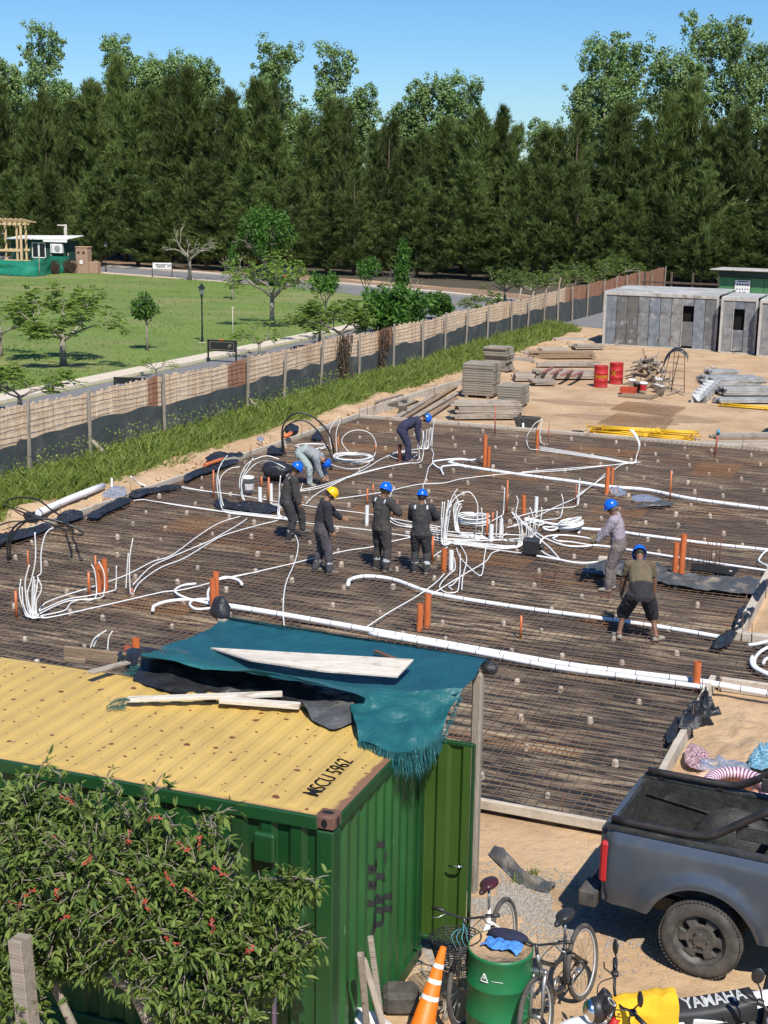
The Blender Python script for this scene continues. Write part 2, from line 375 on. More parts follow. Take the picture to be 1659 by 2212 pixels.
def mr(s, a, c): r = N.new('ShaderNodeMapRange'); r.inputs[1].default_value = a; r.inputs[2].default_value = c; L.new(s, r.inputs[0]); return r.outputs[0]
def mx(f, a, c):
    x = N.new('ShaderNodeMix'); x.data_type = 'RGBA'; L.new(f, x.inputs[0])
    for k, v in ((6, a), (7, c)):
        if isinstance(v, tuple): x.inputs[k].default_value = (*v, 1)
        else: L.new(v, x.inputs[k])
    return x.outputs[2]
def mul(a, c):
    x = N.new('ShaderNodeMath'); x.operation = 'MULTIPLY'; L.new(a, x.inputs[0]); L.new(c, x.inputs[1]); return x.outputs[0]
wr = nn(1.6, (.55, 4.5, 1)); big = nn(.16, (1, 1, 1), 4); big2 = nn(.33, (.6, 1.6, 1), 5)
c0 = mx(mr(wr, .48, .66), (0.020, 0.018, 0.017), (0.17, 0.13, 0.09))
c1 = mx(mul(mr(wr, .46, .58), mr(big2, .46, .62)), c0, (0.40, 0.31, 0.20))
c2 = mx(mr(nn(3.2, (.4, 3, 1)), .58, .70), c1, (0.20, 0.155, 0.115))
L.new(c2, b.inputs['Base Color']); b.inputs['Roughness'].default_value = .7
bp = N.new('ShaderNodeBump'); bp.inputs['Strength'].default_value = .9; bp.inputs['Distance'].default_value = .05; L.new(wr, bp.inputs['Height']); L.new(bp.outputs[0], b.inputs['Normal'])
MT['slabplastic'] = M
mb = MB(); mb.add([(x, y, -.004) for x, y in SLAB]+[(x, y, GZ-.03) for x, y in SLAB], [list(range(8))]+[(i, (i+1) % 8, (i+1) % 8+8, i+8)[::-1] for i in range(8)])
tag(mb.build('plastic_membrane', MT['slabplastic']), 'wrinkled dusty black plastic sheet spread under the whole rebar grid', 'plastic sheet')
# floor-covering rebar grid, tied together: one thing, its bars one part per direction
def inslab(x, y): return (SX0+.1 < x < SX1-.1 and SY0+.1 < y < SY1-.1) or (SX1-.2 < x < .5 and 22.1 < y < 24.25)
HOLE = (G(1440, 1262), G(1585, 1225))
def bar(mb, a, b_, r, mi=0):
    a, b_ = Vector(a), Vector(b_); t = (b_-a).normalized(); u = Vector((0, 0, 1)); s_ = t.cross(u)
    V = []
    for p in (a, b_):
        for k in range(3):
            an = 2*pi*k/3+pi/2; V.append(p+u*(r*sin(an))+s_*(r*cos(an)))
    mb.add(V, [(0, 1, 4, 3), (1, 2, 5, 4), (2, 0, 3, 5)], mi)
t = thing('rebar_grid', 'rusty welded rebar grid covering the whole slab bed', 'rebar', (SX0, SY0, 0))
mbx, mby = MB(), MB(); dxy = .15; R1 = .0054
n = int((SY1-SY0-.3)/dxy)
for i in range(n+1):
    y = SY0+.15+i*dxy; x1 = .45 if 22.1 < y < 24.25 else SX1-.12
    segs = 5; xs = [SX0+.12+(x1-SX0-.12)*k/segs for k in range(segs+1)]; jj = [rr(-.022, .022) for _ in xs]; zz = [rr(.05, .075) for _ in xs]
    for k in range(segs): bar(mbx, (xs[k]-SX0, y+jj[k]-SY0, zz[k]), (xs[k+1]-SX0, y+jj[k+1]-SY0, zz[k+1]), R1)
    if RND.random() < .35:
        xa = rr(SX0, x1-3); bar(mbx, (max(.1, xa-SX0), y+.045-SY0, .06), (xa+2.5-SX0, y+.03-SY0, .06), R1)
n = int((SX1-SX0-.25)/dxy)
for i in range(n+25):
    x = SX0+.14+i*dxy; ya, yb = (SY0+.12, SY1-.12) if x < SX1-.1 else (22.1, 24.25)
    if x > .45: break
    segs = 7 if x < SX1-.1 else 1; ys = [ya+(yb-ya)*k/segs for k in range(segs+1)]; jj = [rr(-.022, .022) for _ in ys]; zz = [rr(.063, .088) for _ in ys]
    for k in range(segs): bar(mby, (x+jj[k]-SX0, ys[k]-SY0, zz[k]), (x+jj[k+1]-SX0, ys[k+1]-SY0, zz[k+1]), R1)
mbx.build('cross_bars', MT['rebar'], t)['kind'] = 'stuff'; mby.build('long_bars', MT['rebar'], t)['kind'] = 'stuff'
# overlapping extra mats, brighter rust
OVS = .72
OV = [(-15.8, 27.5, 1.6, 2.2), (-12.4, 30.6, 2.4, 1.2), (-9.6, 41.2, 3.0, 1.6), (-6.0, 39.8, 1.6, 3), (-7.3, 33.2, 1.8, 1.4), (-8.8, 27.4, 2.6, 1.2), (-13.3, 21.6, 2.2, 1.2), (-5.2, 24.2, 2.0, 1.0), (-8.4, 17.4, 5.2, .5), (-5.6, 17.9, 3.6, .5), (-16.3, 38.5, 3, 1.4), (-11, 36.2, 2.5, 1), (-5.0, 31.0, 1.5, 1.1)]
for (x, y, a, b_) in OV:
    a, b_ = a*OVS, b_*OVS
    mb = MB()
    for i in range(int(a/.15)+1):
        bar(mb, (i*.15-a/2, -b_/2, 0), (i*.15-a/2+rr(-.02, .02), b_/2, 0), R1)
    for i in range(int(b_/.15)+1):
        bar(mb, (-a/2, i*.15-b_/2, .01), (a/2, i*.15-b_/2+rr(-.02, .02), .01), R1)
    o = mb.build('rebar_mat', MT['rust'], t, (x+.07-SX0, y+.06-SY0, .085))
# short upright ties sticking up from the grid
mb = MB()
for i in range(420):
    x, y = rr(SX0+.3, SX1-.3), rr(SY0+.3, SY1-.3); h = rr(.06, .16)
    bar(mb, (x-SX0, y-SY0, .04), (x-SX0+rr(-.05, .05), y-SY0+rr(-.05, .05), .06+h), .004)
mb.build('tie_wires', MT['rebar'], t)['kind'] = 'stuff'
# concrete spacer blocks, one object each
mbs = []
for k in range(3):
    mb = MB(); mb.lathe([(0.001, 0), (.062, 0), (.055, .06), (.048, .10), (.03, .118), (.001, .122)], n=7 if k else 5, smooth=False, rot=Matrix.Rotation(k, 3, 'Z')); mbs.append(mb)
blk = [mbs[k].build('spacer_block', MT['block']) for k in range(3)]
cnt = 0
pos = []
yy = SY0+.6; row = 0
while yy < SY1-.4:
    xx = SX0+.5+(row % 2)*.5
    while xx < SX1-.3:
        pos.append((xx+rr(-.25, .25), yy+rr(-.25, .25))); xx += 1.06
    yy += 1.32; row += 1
pos += [(-2.3, 22.7), (-1.7, 23.7), (-.9, 22.9)]
pos = [p for p in pos if not (p[0] < -4.9 and p[1] < 15.9)]
while len(pos) > 296: pos.pop(RND.randrange(len(pos)))
for i, p in enumerate(pos):
    o = blk[i % 3]
    if i >= 3: o = link(o.copy())
    k = rr(.65, .98)
    o.location = (p[0], p[1], .0); o.rotation_euler = (rr(-.12, .12), rr(-.12, .12), rr(0, 6)); o.scale = (k, k*rr(.85, 1.1), k)
    tag(o, 'small pale concrete spacer block lying between the rebar bars', 'spacer block', 'spacer blocks under the rebar grid')
# kerb boards round the bed
def edgeboard(name, a, b_, th, z0, z1, mt, lab, stakes=True):
    a, b_ = Vector((a[0], a[1], 0)), Vector((b_[0], b_[1], 0)); Ln = (b_-a).length; t_ = (b_-a)/Ln; nrm = Vector((-t_.y, t_.x, 0))
    r = thing(name, lab, 'formwork board', (a.x, a.y, 0), atan2(t_.y, t_.x))
    mb = MB(); k = max(2, int(Ln/2.4)); 
    for i in range(k):
        x0, x1 = Ln*i/k+.004, Ln*(i+1)/k-.004
        mb.bbox(((x0+x1)/2, rr(-.008, .008), (z0+z1)/2+rr(-.012, .012)), (x1-x0, th, z1-z0), mi=0, bev=.008)
    mb.build('board', mt, r)
    if stakes:
        for i in range(int(Ln/1.6)+1):
            mb = MB(); x = min(Ln-.1, .25+i*1.6+rr(-.3, .3)); side = (th/2+.012)*(1 if i % 2 else -1)
            mb.cyl((x, side, z0-.05), (x+rr(-.03, .03), side+rr(-.02, .02), z1+rr(.08, .32)), .007, 5)
            mb.build('stake', MT['rustdark'], r)
    return r
cm = MT['conc']
edgeboard('edge_board', (SX0-.06, 20), (SX0-.06, SY1), .07, GZ, .14, cm, 'long pale formwork board along the grassy left edge of the slab')
edgeboard('edge_board', (SX0-.06, SY1+.05), (SX1+.5, SY1-.15), .07, GZ, .12, cm, 'pale formwork board along the far edge of the slab')
edgeboard('edge_board', (SX0-.1, SY1+.25), (SX0+.35, 55.5), .09, GZ, .24, cm, 'pale concrete beam running on past the slab corner toward the stacks')
edgeboard('edge_board', (-9, SY0-.05), (SX1-.0, SY0-.05), .07, GZ+.08, .09, MT['conc'], 'pale worn formwork board along the near edge of the slab')
edgeboard('edge_board', (SX1+.05, SY0), (SX1+.05, 21.95), .09, GZ, .12, MT['conc'], 'pale formwork board between the rebar grid and the conduit coils')
edgeboard('edge_board', (SX1+.15, 21.93), (.9, 21.93), .09, GZ, .10, MT['conc'], 'pale formwork board above the dug trench by the pickup')
edgeboard('edge_board', (SX1+.05, 24.4), (SX1+.05, 33.5), .16, GZ, .14, cm, 'pale concrete kerb of the raised earth bed at the right frame edge')
edgeboard('edge_board', (SX1+.15, 24.45), (.9, 24.45), .16, GZ, .13, cm, 'pale concrete kerb end facing the white hose coil')
# scorched duckboard sheet at the front (dark floor shade below board): dark plank lip
# ================================================================== vegetation
def leafmat(name, a, b_, rough=.6, rnd=.15, sc_=1.2, transl=.25):
    M = bpy.data.materials.new(name); M.use_nodes = True; N = M.node_tree.nodes; L = M.node_tree.links; p = N['Principled BSDF']
    g = N.new('ShaderNodeNewGeometry'); oi = N.new('ShaderNodeObjectInfo')
    r = N.new('ShaderNodeMix'); r.data_type = 'RGBA'; L.new(g.outputs['Random Per Island'], r.inputs[0]); r.inputs[6].default_value = (*a, 1); r.inputs[7].default_value = (*b_, 1)
    h = N.new('ShaderNodeHueSaturation'); k = N.new('ShaderNodeMapRange'); k.inputs[3].default_value = 1-rnd; k.inputs[4].default_value = 1+rnd
    L.new(oi.outputs['Random'], k.inputs[0]); L.new(k.outputs[0], h.inputs['Value']); L.new(r.outputs[2], h.inputs['Color'])
    L.new(h.outputs[0], p.inputs['Base Color']); p.inputs['Roughness'].default_value = rough; p.inputs['Specular IOR Level'].default_value = .3
    if transl:
        tl = N.new('ShaderNodeBsdfTranslucent'); L.new(h.outputs[0], tl.inputs[0]); ms = N.new('ShaderNodeMixShader'); ms.inputs[0].default_value = transl
        L.new(p.outputs[0], ms.inputs[1]); L.new(tl.outputs[0], ms.inputs[2]); L.new(ms.outputs[0], N['Material Output'].inputs[0])
    return M
LF = dict(
    cas=leafmat('casuarina_needles', (.048, .078, .020), (.165, .215, .056), .8, .34),
    pop=leafmat('poplar_leaves', (.11, .20, .05), (.27, .38, .14), .5, .12),
    broad=leafmat('broad_leaves', (.038, .105, .015), (.095, .205, .03), .5, .15),
    acacia=leafmat('feathery_leaves', (.12, .20, .028), (.23, .33, .06), .6, .12),
    scrub=leafmat('scrub_leaves', (.10, .16, .028), (.18, .25, .055), .6, .15),
    weed=leafmat('weed_blades', (.12, .185, .026), (.28, .335, .08), .6, .1),
    bush=leafmat('coral_leaves', (.050, .100, .017), (.22, .29, .065), .55, .1),
    vine=leafmat('dry_vine', (.05, .035, .025), (.11, .075, .05), .8, .1, transl=0),
)
def rvec(R): 
    while True:
        v = Vector((R.uniform(-1, 1), R.uniform(-1, 1), R.uniform(-1, 1)))
        if .01 < v.length < 1: return v.normalized()
def blade(mb, p, d, ln, wd, R):                  # long thin tapering leaf
    s_ = d.cross(rvec(R)); 
    if s_.length < 1e-3: return
    s_ = s_.normalized()*wd/2
    mb.add([p-s_*.5, p+s_*.5, p+d*ln*.5+s_, p+d*ln, p+d*ln*.5-s_], [(0, 1, 2, 3, 4)])
def leafq(mb, p, n, sz, R, asp=1.5):
    a = n.cross(rvec(R)); 
    if a.length < 1e-3: return
    a.normalize(); c = n.cross(a)
    mb.add([p-a*sz*.5*asp, p+c*sz*.42, p+a*sz*.5*asp, p-c*sz*.42], [(0, 1, 2, 3)])
def casuarina(seed, H, W):
    R = random.Random(seed); tr, cr = MB(), MB()
    tr.tube([(0, 0, -.3), (R.uniform(-.1, .1), 0, H*.3), (R.uniform(-.3, .3), R.uniform(-.3, .3), H*.7), (0, 0, H*.97)], [.26, .2, .11, .02], 7)
    nb = int(135*H/18)
    lean = Vector((R.uniform(-.03, .03), R.uniform(-.03, .03), 1))
    for i in range(nb):
        f = (i+.5)/nb; z = H*(.06+.92*f**.92); a = R.uniform(0, 2*pi)
        prof = (1-f)**.55*(.6+.4*min(1, f*4+.35)) + .06
        Lb = W*prof*R.choice((.5, .75, .95, 1.1, 1.4))*R.uniform(.85, 1.1)
        up = .35+.75*f
        d = Vector((cos(a), sin(a), up)).normalized(); b0 = Vector((lean.x*z, lean.y*z, z))
        if i % 2 == 0: tr.tube([b0, b0+d*Lb*.9], [.035, .008], 4, cap=False)
        k = max(4, int(Lb*3.4))
        for j in range(k):
            p = b0+d*(Lb*(.03+1.0*(j+R.random())/k))+rvec(R)*.13*Lb
            pl = (d*.7+rvec(R)*.6+Vector((0, 0, .5))).normalized()
            for q in range(15):
                blade(cr, p+rvec(R)*.12, (pl+rvec(R)*.5).normalized(), R.uniform(.4, 1.05), R.uniform(.03, .075), R)
    for k in range(9):                               # side leaders break the cone into feathery plumes
        a = R.uniform(0, 6.28); z = H*R.uniform(.35, .86); o_ = W*R.uniform(.35, .8)*(1-z/H)**.5; hh = R.uniform(1.6, 3.4); b0 = Vector((o_*cos(a), o_*sin(a), z))
        for q in range(110):
            u = R.random(); blade(cr, b0+Vector((.14*hh*u, 0, hh*u))+rvec(R)*.42*(1-.75*u), (Vector((.2, 0, 1))+rvec(R)*.65).normalized(), R.uniform(.4, .95), R.uniform(.03, .07), R)
    for q in range(160):
        blade(cr, Vector((0, 0, H*(.84+.14*R.random())))+rvec(R)*.25, (Vector((.12, 0, 1))+rvec(R)*.5).normalized(), R.uniform(.5, 1.1), .05, R)
    return tr, cr
CAS = []
for k, (H, W_) in enumerate(((18, 3.1), (16.2, 2.9), (19.5, 3.0), (14.5, 3.2), (17.2, 2.6))):
    tr, cr = casuarina(40+k, H, W_)
    t = thing('casuarina_tree', '', 'tree'); tr.build('trunk', MT['barkd'], t); cr.build('crown', LF['cas'], t); kids(t); CAS.append((t, H))
used = set()
def place(protos, key, k, loc, rz, s, label, cat, group):
    t, H = protos[k]
    if (key, k) not in used: used.add((key, k)); o = t; o.location = loc; o.rotation_euler = (0, 0, rz); o.scale = (s[0], s[0], s[1])
    else: o = dup(t, loc, rz, None, (s[0], s[0], s[1]))
    o['label'] = label; o['category'] = cat
    if group: o['group'] = group
    return o
# skyline of the front row read off as height against position: x photo, top y
SKY = [(-120, 210), (-40, 200), (5, 165), (60, 215), (105, 190), (148, 205), (178, 150), (205, 160), (245, 110), (290, 185), (330, 175), (368, 150), (396, 125), (430, 190), (455, 195), (497, 180), (520, 215), (560, 160), (600, 245), (660, 235), (705, 200), (740, 220), (790, 265), (830, 250), (862, 290), (905, 275), (950, 240), (985, 265), (1020, 230), (1062, 215), (1105, 260), (1150, 275), (1198, 265), (1240, 230), (1282, 250), (1310, 230), (1345, 205), (1388, 245), (1425, 190), (1455, 165), (1500, 250), (1545, 240), (1580, 215), (1625, 255), (1665, 250), (1720, 230), (1790, 250)]
ti = 0
for (x, yt) in SKY:
    for row in (0, 1):
        if row == 1 and ti % 3 == 1: ti += 1; continue
        xx = x+rr(-12, 12)+(18 if row else 0); yb = 556+(xx/1659)*62+ (0 if row == 0 else -13)
        if xx < 0: yb = 556
        p = G(xx, yb, GZ); p += Vector((0, rr(-1, 1)+(1 if row == 0 else 0), 0))
        top = yt+(rr(0, 45) if row else rr(-4, 12))
        H = GD(xx, top, p).z-GZ; k = RND.randrange(5)
        H *= .96; s = H/CAS[k][1]
        place(CAS, 'cas', k, (p.x, p.y, GZ), rr(0, 6.28), (rr(.85, 1.15)*(.55+.45*s), s), 'tall dark green casuarina tree in the windbreak row beyond the street', 'tree', 'casuarinas of the windbreak')
        ti += 1
# low skirts of the windbreak: younger casuarinas filling the foot of the row
for i in range(34):
    xx = -30+i*52+rr(-20, 20); yb = 568+(xx/1659)*60; p = G(xx, yb, GZ); k = RND.randrange(5); H = rr(6, 10.5); s = H/CAS[k][1]
    place(CAS, 'cas', k, (p.x, p.y, GZ), rr(0, 6.28), (rr(.7, .95), s), 'low young casuarina filling the foot of the windbreak', 'tree', 'young casuarinas at the foot of the windbreak')
# poplars
def poplar(seed, H, W, sparse=1.0):
    R = random.Random(seed); tr, cr = MB(), MB()
    tr.tube([(0, 0, -.3), (0, .1, H*.4), (.3, 0, H*.93)], [.34, .24, .04], 7)
    nb = 34
    for i in range(nb):
        f = (i+.4)/nb; z = H*(.28+.68*f); a = R.uniform(0, 2*pi); Lb = W*(1.0-.55*f)*R.uniform(.6, 1.15)*(.55+.6*min(1, f*2.5))
        d = Vector((cos(a), sin(a), 1.1)).normalized(); b0 = Vector((0.3*f, 0, z)); tip = b0+d*Lb
        tr.tube([b0, b0.lerp(tip, .5)+Vector((0, 0, -.1)), tip], [.07, .045, .01], 5, cap=False)
        for j in range(int(9+R.random()*5)):
            c = b0+d*(Lb*R.uniform(.35, 1.12))+rvec(R)*1.0
            rad = R.uniform(.3, .85)
            for q in range(int(27*sparse)):
                v = rvec(R); leafq(cr, c+v*rad*R.random()**.4, (v+rvec(R)*.8+Vector((0, 0, .5))).normalized(), R.uniform(.18, .33), R, 1.1)
    return tr, cr
POP = []
for k, (H, W_, sp) in enumerate(((24, 4.6, 1.4), (23, 5.0, 1.6), (26, 5.2, 1.5), (20, 4.0, 1.4))):
    tr, cr = poplar(90+k, H, W_, sp)
    t = thing('poplar_tree', '', 'tree'); tr.build('trunk', MT['barkg'], t); cr.build('crown', LF['pop'], t); kids(t); POP.append((t, H))
POPS = [(40, 150, 3), (112, 78, 0), (152, 190, 3), (268, 98, 0), (318, 140, 1), (352, 150, 3), (400, 132, 1), (448, 150, 3), (598, 108, 1), (560, 180, 3), (725, 118, 0), (775, 200, 3), (905, 190, 3), (955, 175, 1), (1000, 190, 0), (857, 240, 3), (880, 330, 3), (1160, 270, 3), (1240, 185, 3), (1290, 88, 2), (1340, 110, 1), (1420, 130, 1), (1475, 52, 2), (1560, 55, 2), (1610, 110, 1), (1670, 100, 0), (640, 250, 3), (1080, 310, 3), (690, 300, 3), (20, 200, 3)]
for x, yt, k in POPS:
    p = G(x, 556+(x/1659)*60, GZ); d = Vector((p.x, p.y, 0)).normalized(); p = p+d*rr(13, 24)
    H = GD(x, yt, p).z-GZ; s = H/POP[k][1]
    place(POP, 'pop', k, (p.x, p.y, GZ), rr(0, 6), (rr(.85, 1.05)*(.4+.6*s), s), 'tall bright green poplar rising behind the dark windbreak', 'tree', 'poplars behind the windbreak')
# far thicket closing the view under the crowns
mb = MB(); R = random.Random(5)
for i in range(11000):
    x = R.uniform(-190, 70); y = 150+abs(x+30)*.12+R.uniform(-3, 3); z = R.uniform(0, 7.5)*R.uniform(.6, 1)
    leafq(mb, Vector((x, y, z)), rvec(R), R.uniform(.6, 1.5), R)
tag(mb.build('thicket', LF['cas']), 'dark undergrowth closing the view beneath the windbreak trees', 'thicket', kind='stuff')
# --- broad-leaved and feathery trees on the lawn
def limbs(R, tr, base, H, spread, n=6, r0=.11, fork=.35, flat=.5, gen=3):
    tips = []
    def grow(p, d, ln, r, g):
        mid = p+d*ln*.5+rvec(R)*ln*.08; q = p+d*ln+rvec(R)*ln*.06
        tr.tube([p, mid, q], [r, r*.82, r*.62], 6 if g > 1 else 4, cap=False)
        if g == 0: tips.append((q, d)); return
        tips.append((q, d)) if g == 1 else None
        for k in range(R.choice((2, 3, 3)) if g > 1 else 3):
            nd = (d+rvec(R)*.95+Vector((0, 0, flat*.3))).normalized()
            if nd.z < -.1: nd.z *= -.3
            grow(q, nd, ln*R.uniform(.6, .85), r*.6, g-1)
    th = H*fork
    tr.tube([base+Vector((0, 0, -.15)), base+Vector((R.uniform(-.05, .05), 0, th*.5)), base+Vector((0, 0, th))], [r0*1.25, r0, r0*.85], 8)
    for k in range(n):
        a = 2*pi*k/n+R.uniform(-.4, .4)
        grow(base+Vector((0, 0, th*R.uniform(.88, 1.0))), Vector((cos(a)*spread, sin(a)*spread, flat+R.uniform(0, .4))).normalized(), H*.30*R.uniform(.8, 1.15), r0*.55, gen-1)
    return tips
def acacia(seed, H, spread=1.0, dens=1.0, lmat='acacia', bare=0.0, n=5):
    R = random.Random(seed); tr, cr = MB(), MB()
    tips = limbs(R, tr, Vector((0, 0, 0)), H, spread, n=n, r0=.035*H, fork=.36, flat=.55)
    for (q, d) in tips:
        if R.random() < bare: continue
        for j in range(int(5*dens)):
            c = q+rvec(R)*H*.085; dd = (d+rvec(R)*.9).normalized(); dd.z *= .45; dd.normalize()
            ln = R.uniform(.25, .5)                 # one pinnate leaf: two rows of leaflets drooping along a stalk
            sd_ = dd.cross(Vector((0, 0, 1))).normalized() if abs(dd.z) < .95 else Vector((1, 0, 0))
            for s in range(6):
                pp = c+dd*ln*s/6+Vector((0, 0, -.10*(s/6)**2))
                for sg in (-1, 1): blade(cr, pp, (sd_*sg+dd*.4+Vector((0, 0, -.2))).normalized(), .17, .06, R)
    return tr, cr
def broad(seed, H, rad, dens, fork=.3, leaf=.26, shape=(1, 1, 1), n=6, clumps=26):
    R = random.Random(seed); tr, cr = MB(), MB()
    tips = limbs(R, tr, Vector((0, 0, 0)), H*.8, .7, n=n, r0=.018*H+.012, fork=fork, flat=.8)
    cz = H-rad*shape[2]
    for i in range(clumps):
        v = rvec(R); c = Vector((v.x*shape[0], v.y*shape[1], v.z*shape[2]))*rad*R.uniform(.35, .95)+Vector((0, 0, cz)); cr_r = rad*R.uniform(.22, .4)
        for j in range(int(60*dens)):
            u = rvec(R); p = c+u*cr_r*R.random()**.35
            blade(cr, p, (u*.8+rvec(R)*.7+Vector((0, 0, -.35))).normalized(), leaf*R.uniform(.7, 1.3), leaf*.42, R)
    return tr, cr
def tree_at(name, trcr, px, py, label, lm, bark='barkg', rz=0, H0=None, top=None, wide=1.0, cat='tree', z=GZ):
    p = G(px, py, z); t = thing(name, label, cat, p, rz)
    tr, cr = trcr; tr.build('trunk', MT[bark], t); cr.build('crown', LF[lm], t)
    if top is not None:
        zs = max(v[2] for v in cr.v); H = GD(px, top, p).z-z; s = H/zs; t.scale = (s*wide, s*wide, s)
    return t
tree_at('lawn_tree', acacia(201, 3.6, 1.25, 1.9), 138, 790, 'flat-topped feathery tree alone on the lawn with mottled trunk, left of the round sapling', 'acacia', top=612, wide=1.15)
tree_at('lawn_tree', acacia(207, 3.6, 1.3, 1.1), 2, 770, 'feathery tree cut by the left frame edge above the lawn', 'acacia', top=650, wide=1.0, rz=1)
tree_at('lawn_tree', acacia(203, 3.0, 1.2, 1.2), 45, 900, 'feathery light green tree leaning over the fence at lower left', 'acacia', top=780, wide=1.25)
tree_at('sapling', broad(211, 2.6, .62, .9, .62, .17, (1, 1, .95), 3, 22), 318, 757, 'round-crowned sapling on a thin stem in the middle of the lawn', 'broad', top=627, wide=1.0)
tree_at('lawn_tree', acacia(205, 3.4, 1.3, .7, bare=.3), 338, 815, 'low sparse feathery tree behind the fence left of the black sign', 'acacia', top=770, wide=1.25)
tree_at('lawn_tree', acacia(209, 3.6, 1.3, .8, bare=.25), 560, 770, 'wispy feathery tree behind the fence right of the black sign', 'acacia', top=690, wide=1.2)
tree_at('lawn_tree', acacia(221, 6.5, 1.2, 2.6), 588, 705, 'tall pale-trunked feathery tree on the lawn in front of the dark car', 'acacia', top=535, wide=.85)
tree_at('bare_tree', acacia(223, 8, 1.1, .7, 'acacia', .45, n=6), 410, 605, 'half bare pale-branched tree by the street in front of the windbreak', 'acacia', top=470, wide=.85)
tree_at('round_tree', broad(225, 10, 3.6, 1.7, .25, .42, (1, 1, 1.05), 7, 60), 572, 602, 'dense dark green round tree between street and windbreak', 'broad', top=428, wide=1.0)
tree_at('staked_sapling', broad(227, 5.2, .75, .35, .3, .25, (.8, .8, 2.2), 3, 18), 502, 648, 'thin staked sapling with few leaves left of the dark car', 'broad', top=520, wide=.8)
tree_at('young_tree', broad(229, 3.6, 1.05, .9, .4, .28, (1.2, 1.1, .8), 4, 22), 703, 690, 'small dark-leaved tree with drooping crown standing on the lawn right of the car', 'broad', top=578)
tree_at('young_tree', broad(231, 4.2, 1.2, .7, .4, .28, (1.0, 1, .9), 4, 24), 790, 655, 'young loose-leaved tree at the street edge right of the car', 'broad', top=548)
tree_at('columnar_tree', broad(233, 9, 1.1, 1.3, .12, .3, (.9, .9, 3.4), 5, 60), 868, 690, 'tall narrow bright green tree rising beside the street bend', 'broad', top=508, wide=.82)
tree_at('shrub', broad(235, 2.8, 1.5, 1.7, .2, .3, (1.35, 1.2, .9), 6, 44), 850, 725, 'dense leafy shrub behind the fence at the foot of the narrow tree', 'broad', top=605, wide=1.05)
tree_at('shrub', broad(237, 2.4, 1.1, 1.4, .2, .28, (1.2, 1.1, .95), 5, 34), 945, 690, 'rounded dark shrub behind the fence right of the narrow tree', 'broad', top=625)
tree_at('lawn_tree', acacia(239, 3.6, 1.4, 2.6), 735, 760, 'wide low feathery tree spreading over the fence before the narrow tree', 'acacia', top=640, wide=1.2)
tree_at('lawn_tree', acacia(241, 3.2, 1.4, 1.3, bare=.2), 690, 740, 'smaller feathery tree just behind the wide low tree at the fence', 'acacia', top=655, wide=1.1)
tree_at('lawn_tree', acacia(243, 3.2, 1.4, 1.4, bare=.2), 1045, 690, 'low feathery bush at the fence beside the street bend', 'scrub', top=628, wide=1.2)
for (x, y, top, s, lab) in ((1090, 655, 575, 251, 'scrubby tree with tangled bare twigs left along the far fence'), (1150, 660, 570, 253, 'bright green scrubby tree second along the far fence'), (1215, 645, 575, 255, 'scrubby light green tree third along the far fence'), (1270, 640, 560, 257, 'scrubby tree fourth along the far fence, near its last bays'), (1330, 625, 548, 259, 'tall scrubby bush where the far fence ends'), (1180, 640, 590, 261, 'low brushy scrub behind the second scrubby tree at the far fence')):
    tree_at('scrub_tree', acacia(s, 5, 1.5, 2.2, 'scrub', .1, n=6), x, y, lab, 'scrub', top=top, wide=1.1)
tree_at('willow_bush', acacia(263, 6, 1.2, 1.6, 'scrub', .1, n=6), 25, 560, 'pale yellowish tree behind the timber frame at the left edge', 'scrub', top=440, wide=1.0)
# --- weeds along the fence
mb = MB(); R = random.Random(77)
for i in range(70000):
    y = 22+58*R.random()**1.25; x = -22.15+2.35*R.random()**1.15 + (.25*nz(y*.5, 3)); 
    if y > 60: x -= (y-60)*.018
    if x > -19.75: continue
    edge = min(1, (-19.7-x)/.9); ln = R.uniform(.3, .82)*(.4+.6*edge)*(1+.35*nz(x*1.1, y*.6)); 
    d = Vector((R.gauss(0, .38), R.gauss(0, .38), 1)).normalized(); s_ = d.cross(rvec(R)).normalized()*R.uniform(.010, .022)
    p = Vector((x, y, GZ)); q = p+d*ln*.6; e = q+Vector((d.x*1.6, d.y*1.6, .45)).normalized()*ln*.4
    mb.add([p-s_, p+s_, q+s_*.8, e, q-s_*.8], [(0, 1, 2, 3, 4)])
for i in range(2600):                             # broad-leaved weeds near the fence
    y = R.uniform(25, 50); x = -22.1+.9*R.random(); z = GZ+R.uniform(.2, 1.05)
    leafq(mb, Vector((x, y, z)), rvec(R), R.uniform(.03, .07), R)
tag(mb.build('weeds', LF['weed']), 'tall rank green weeds growing between the fence and the slab', 'weeds', kind='stuff')
# --- lawn blades
mb = MB()
for i in range(52000):
    u = R.random(); y = 36+72*u**1.3; x = -33-R.random()*(12+y*.66)
    if y > 92 and x > -45: continue
    if y > 112+(x+74)*-.2 or (x > -74 and y > 110.5): continue
    if nz(x*.25, y*.25, 2) + R.uniform(-.5, .5) < -.15: continue
    p = Vector((x, y, GZ)); ln = R.uniform(.04, .13)*(1+nz(x*.3, y*.3)); d = Vector((R.gauss(0, .5), R.gauss(0, .5), 1)).normalized(); s_ = d.cross(rvec(R)).normalized()*R.uniform(.02, .05)
    mb.add([p-s_, p+s_, p+d*ln], [(0, 1, 2)])
LF['lawn'] = leafmat('lawn_blades', (.125, .19, .032), (.21, .285, .066), .7, 0)
tag(mb.build('lawn_grass', LF['lawn']), 'short mown grass tufts covering the open lawn', 'grass', kind='stuff')
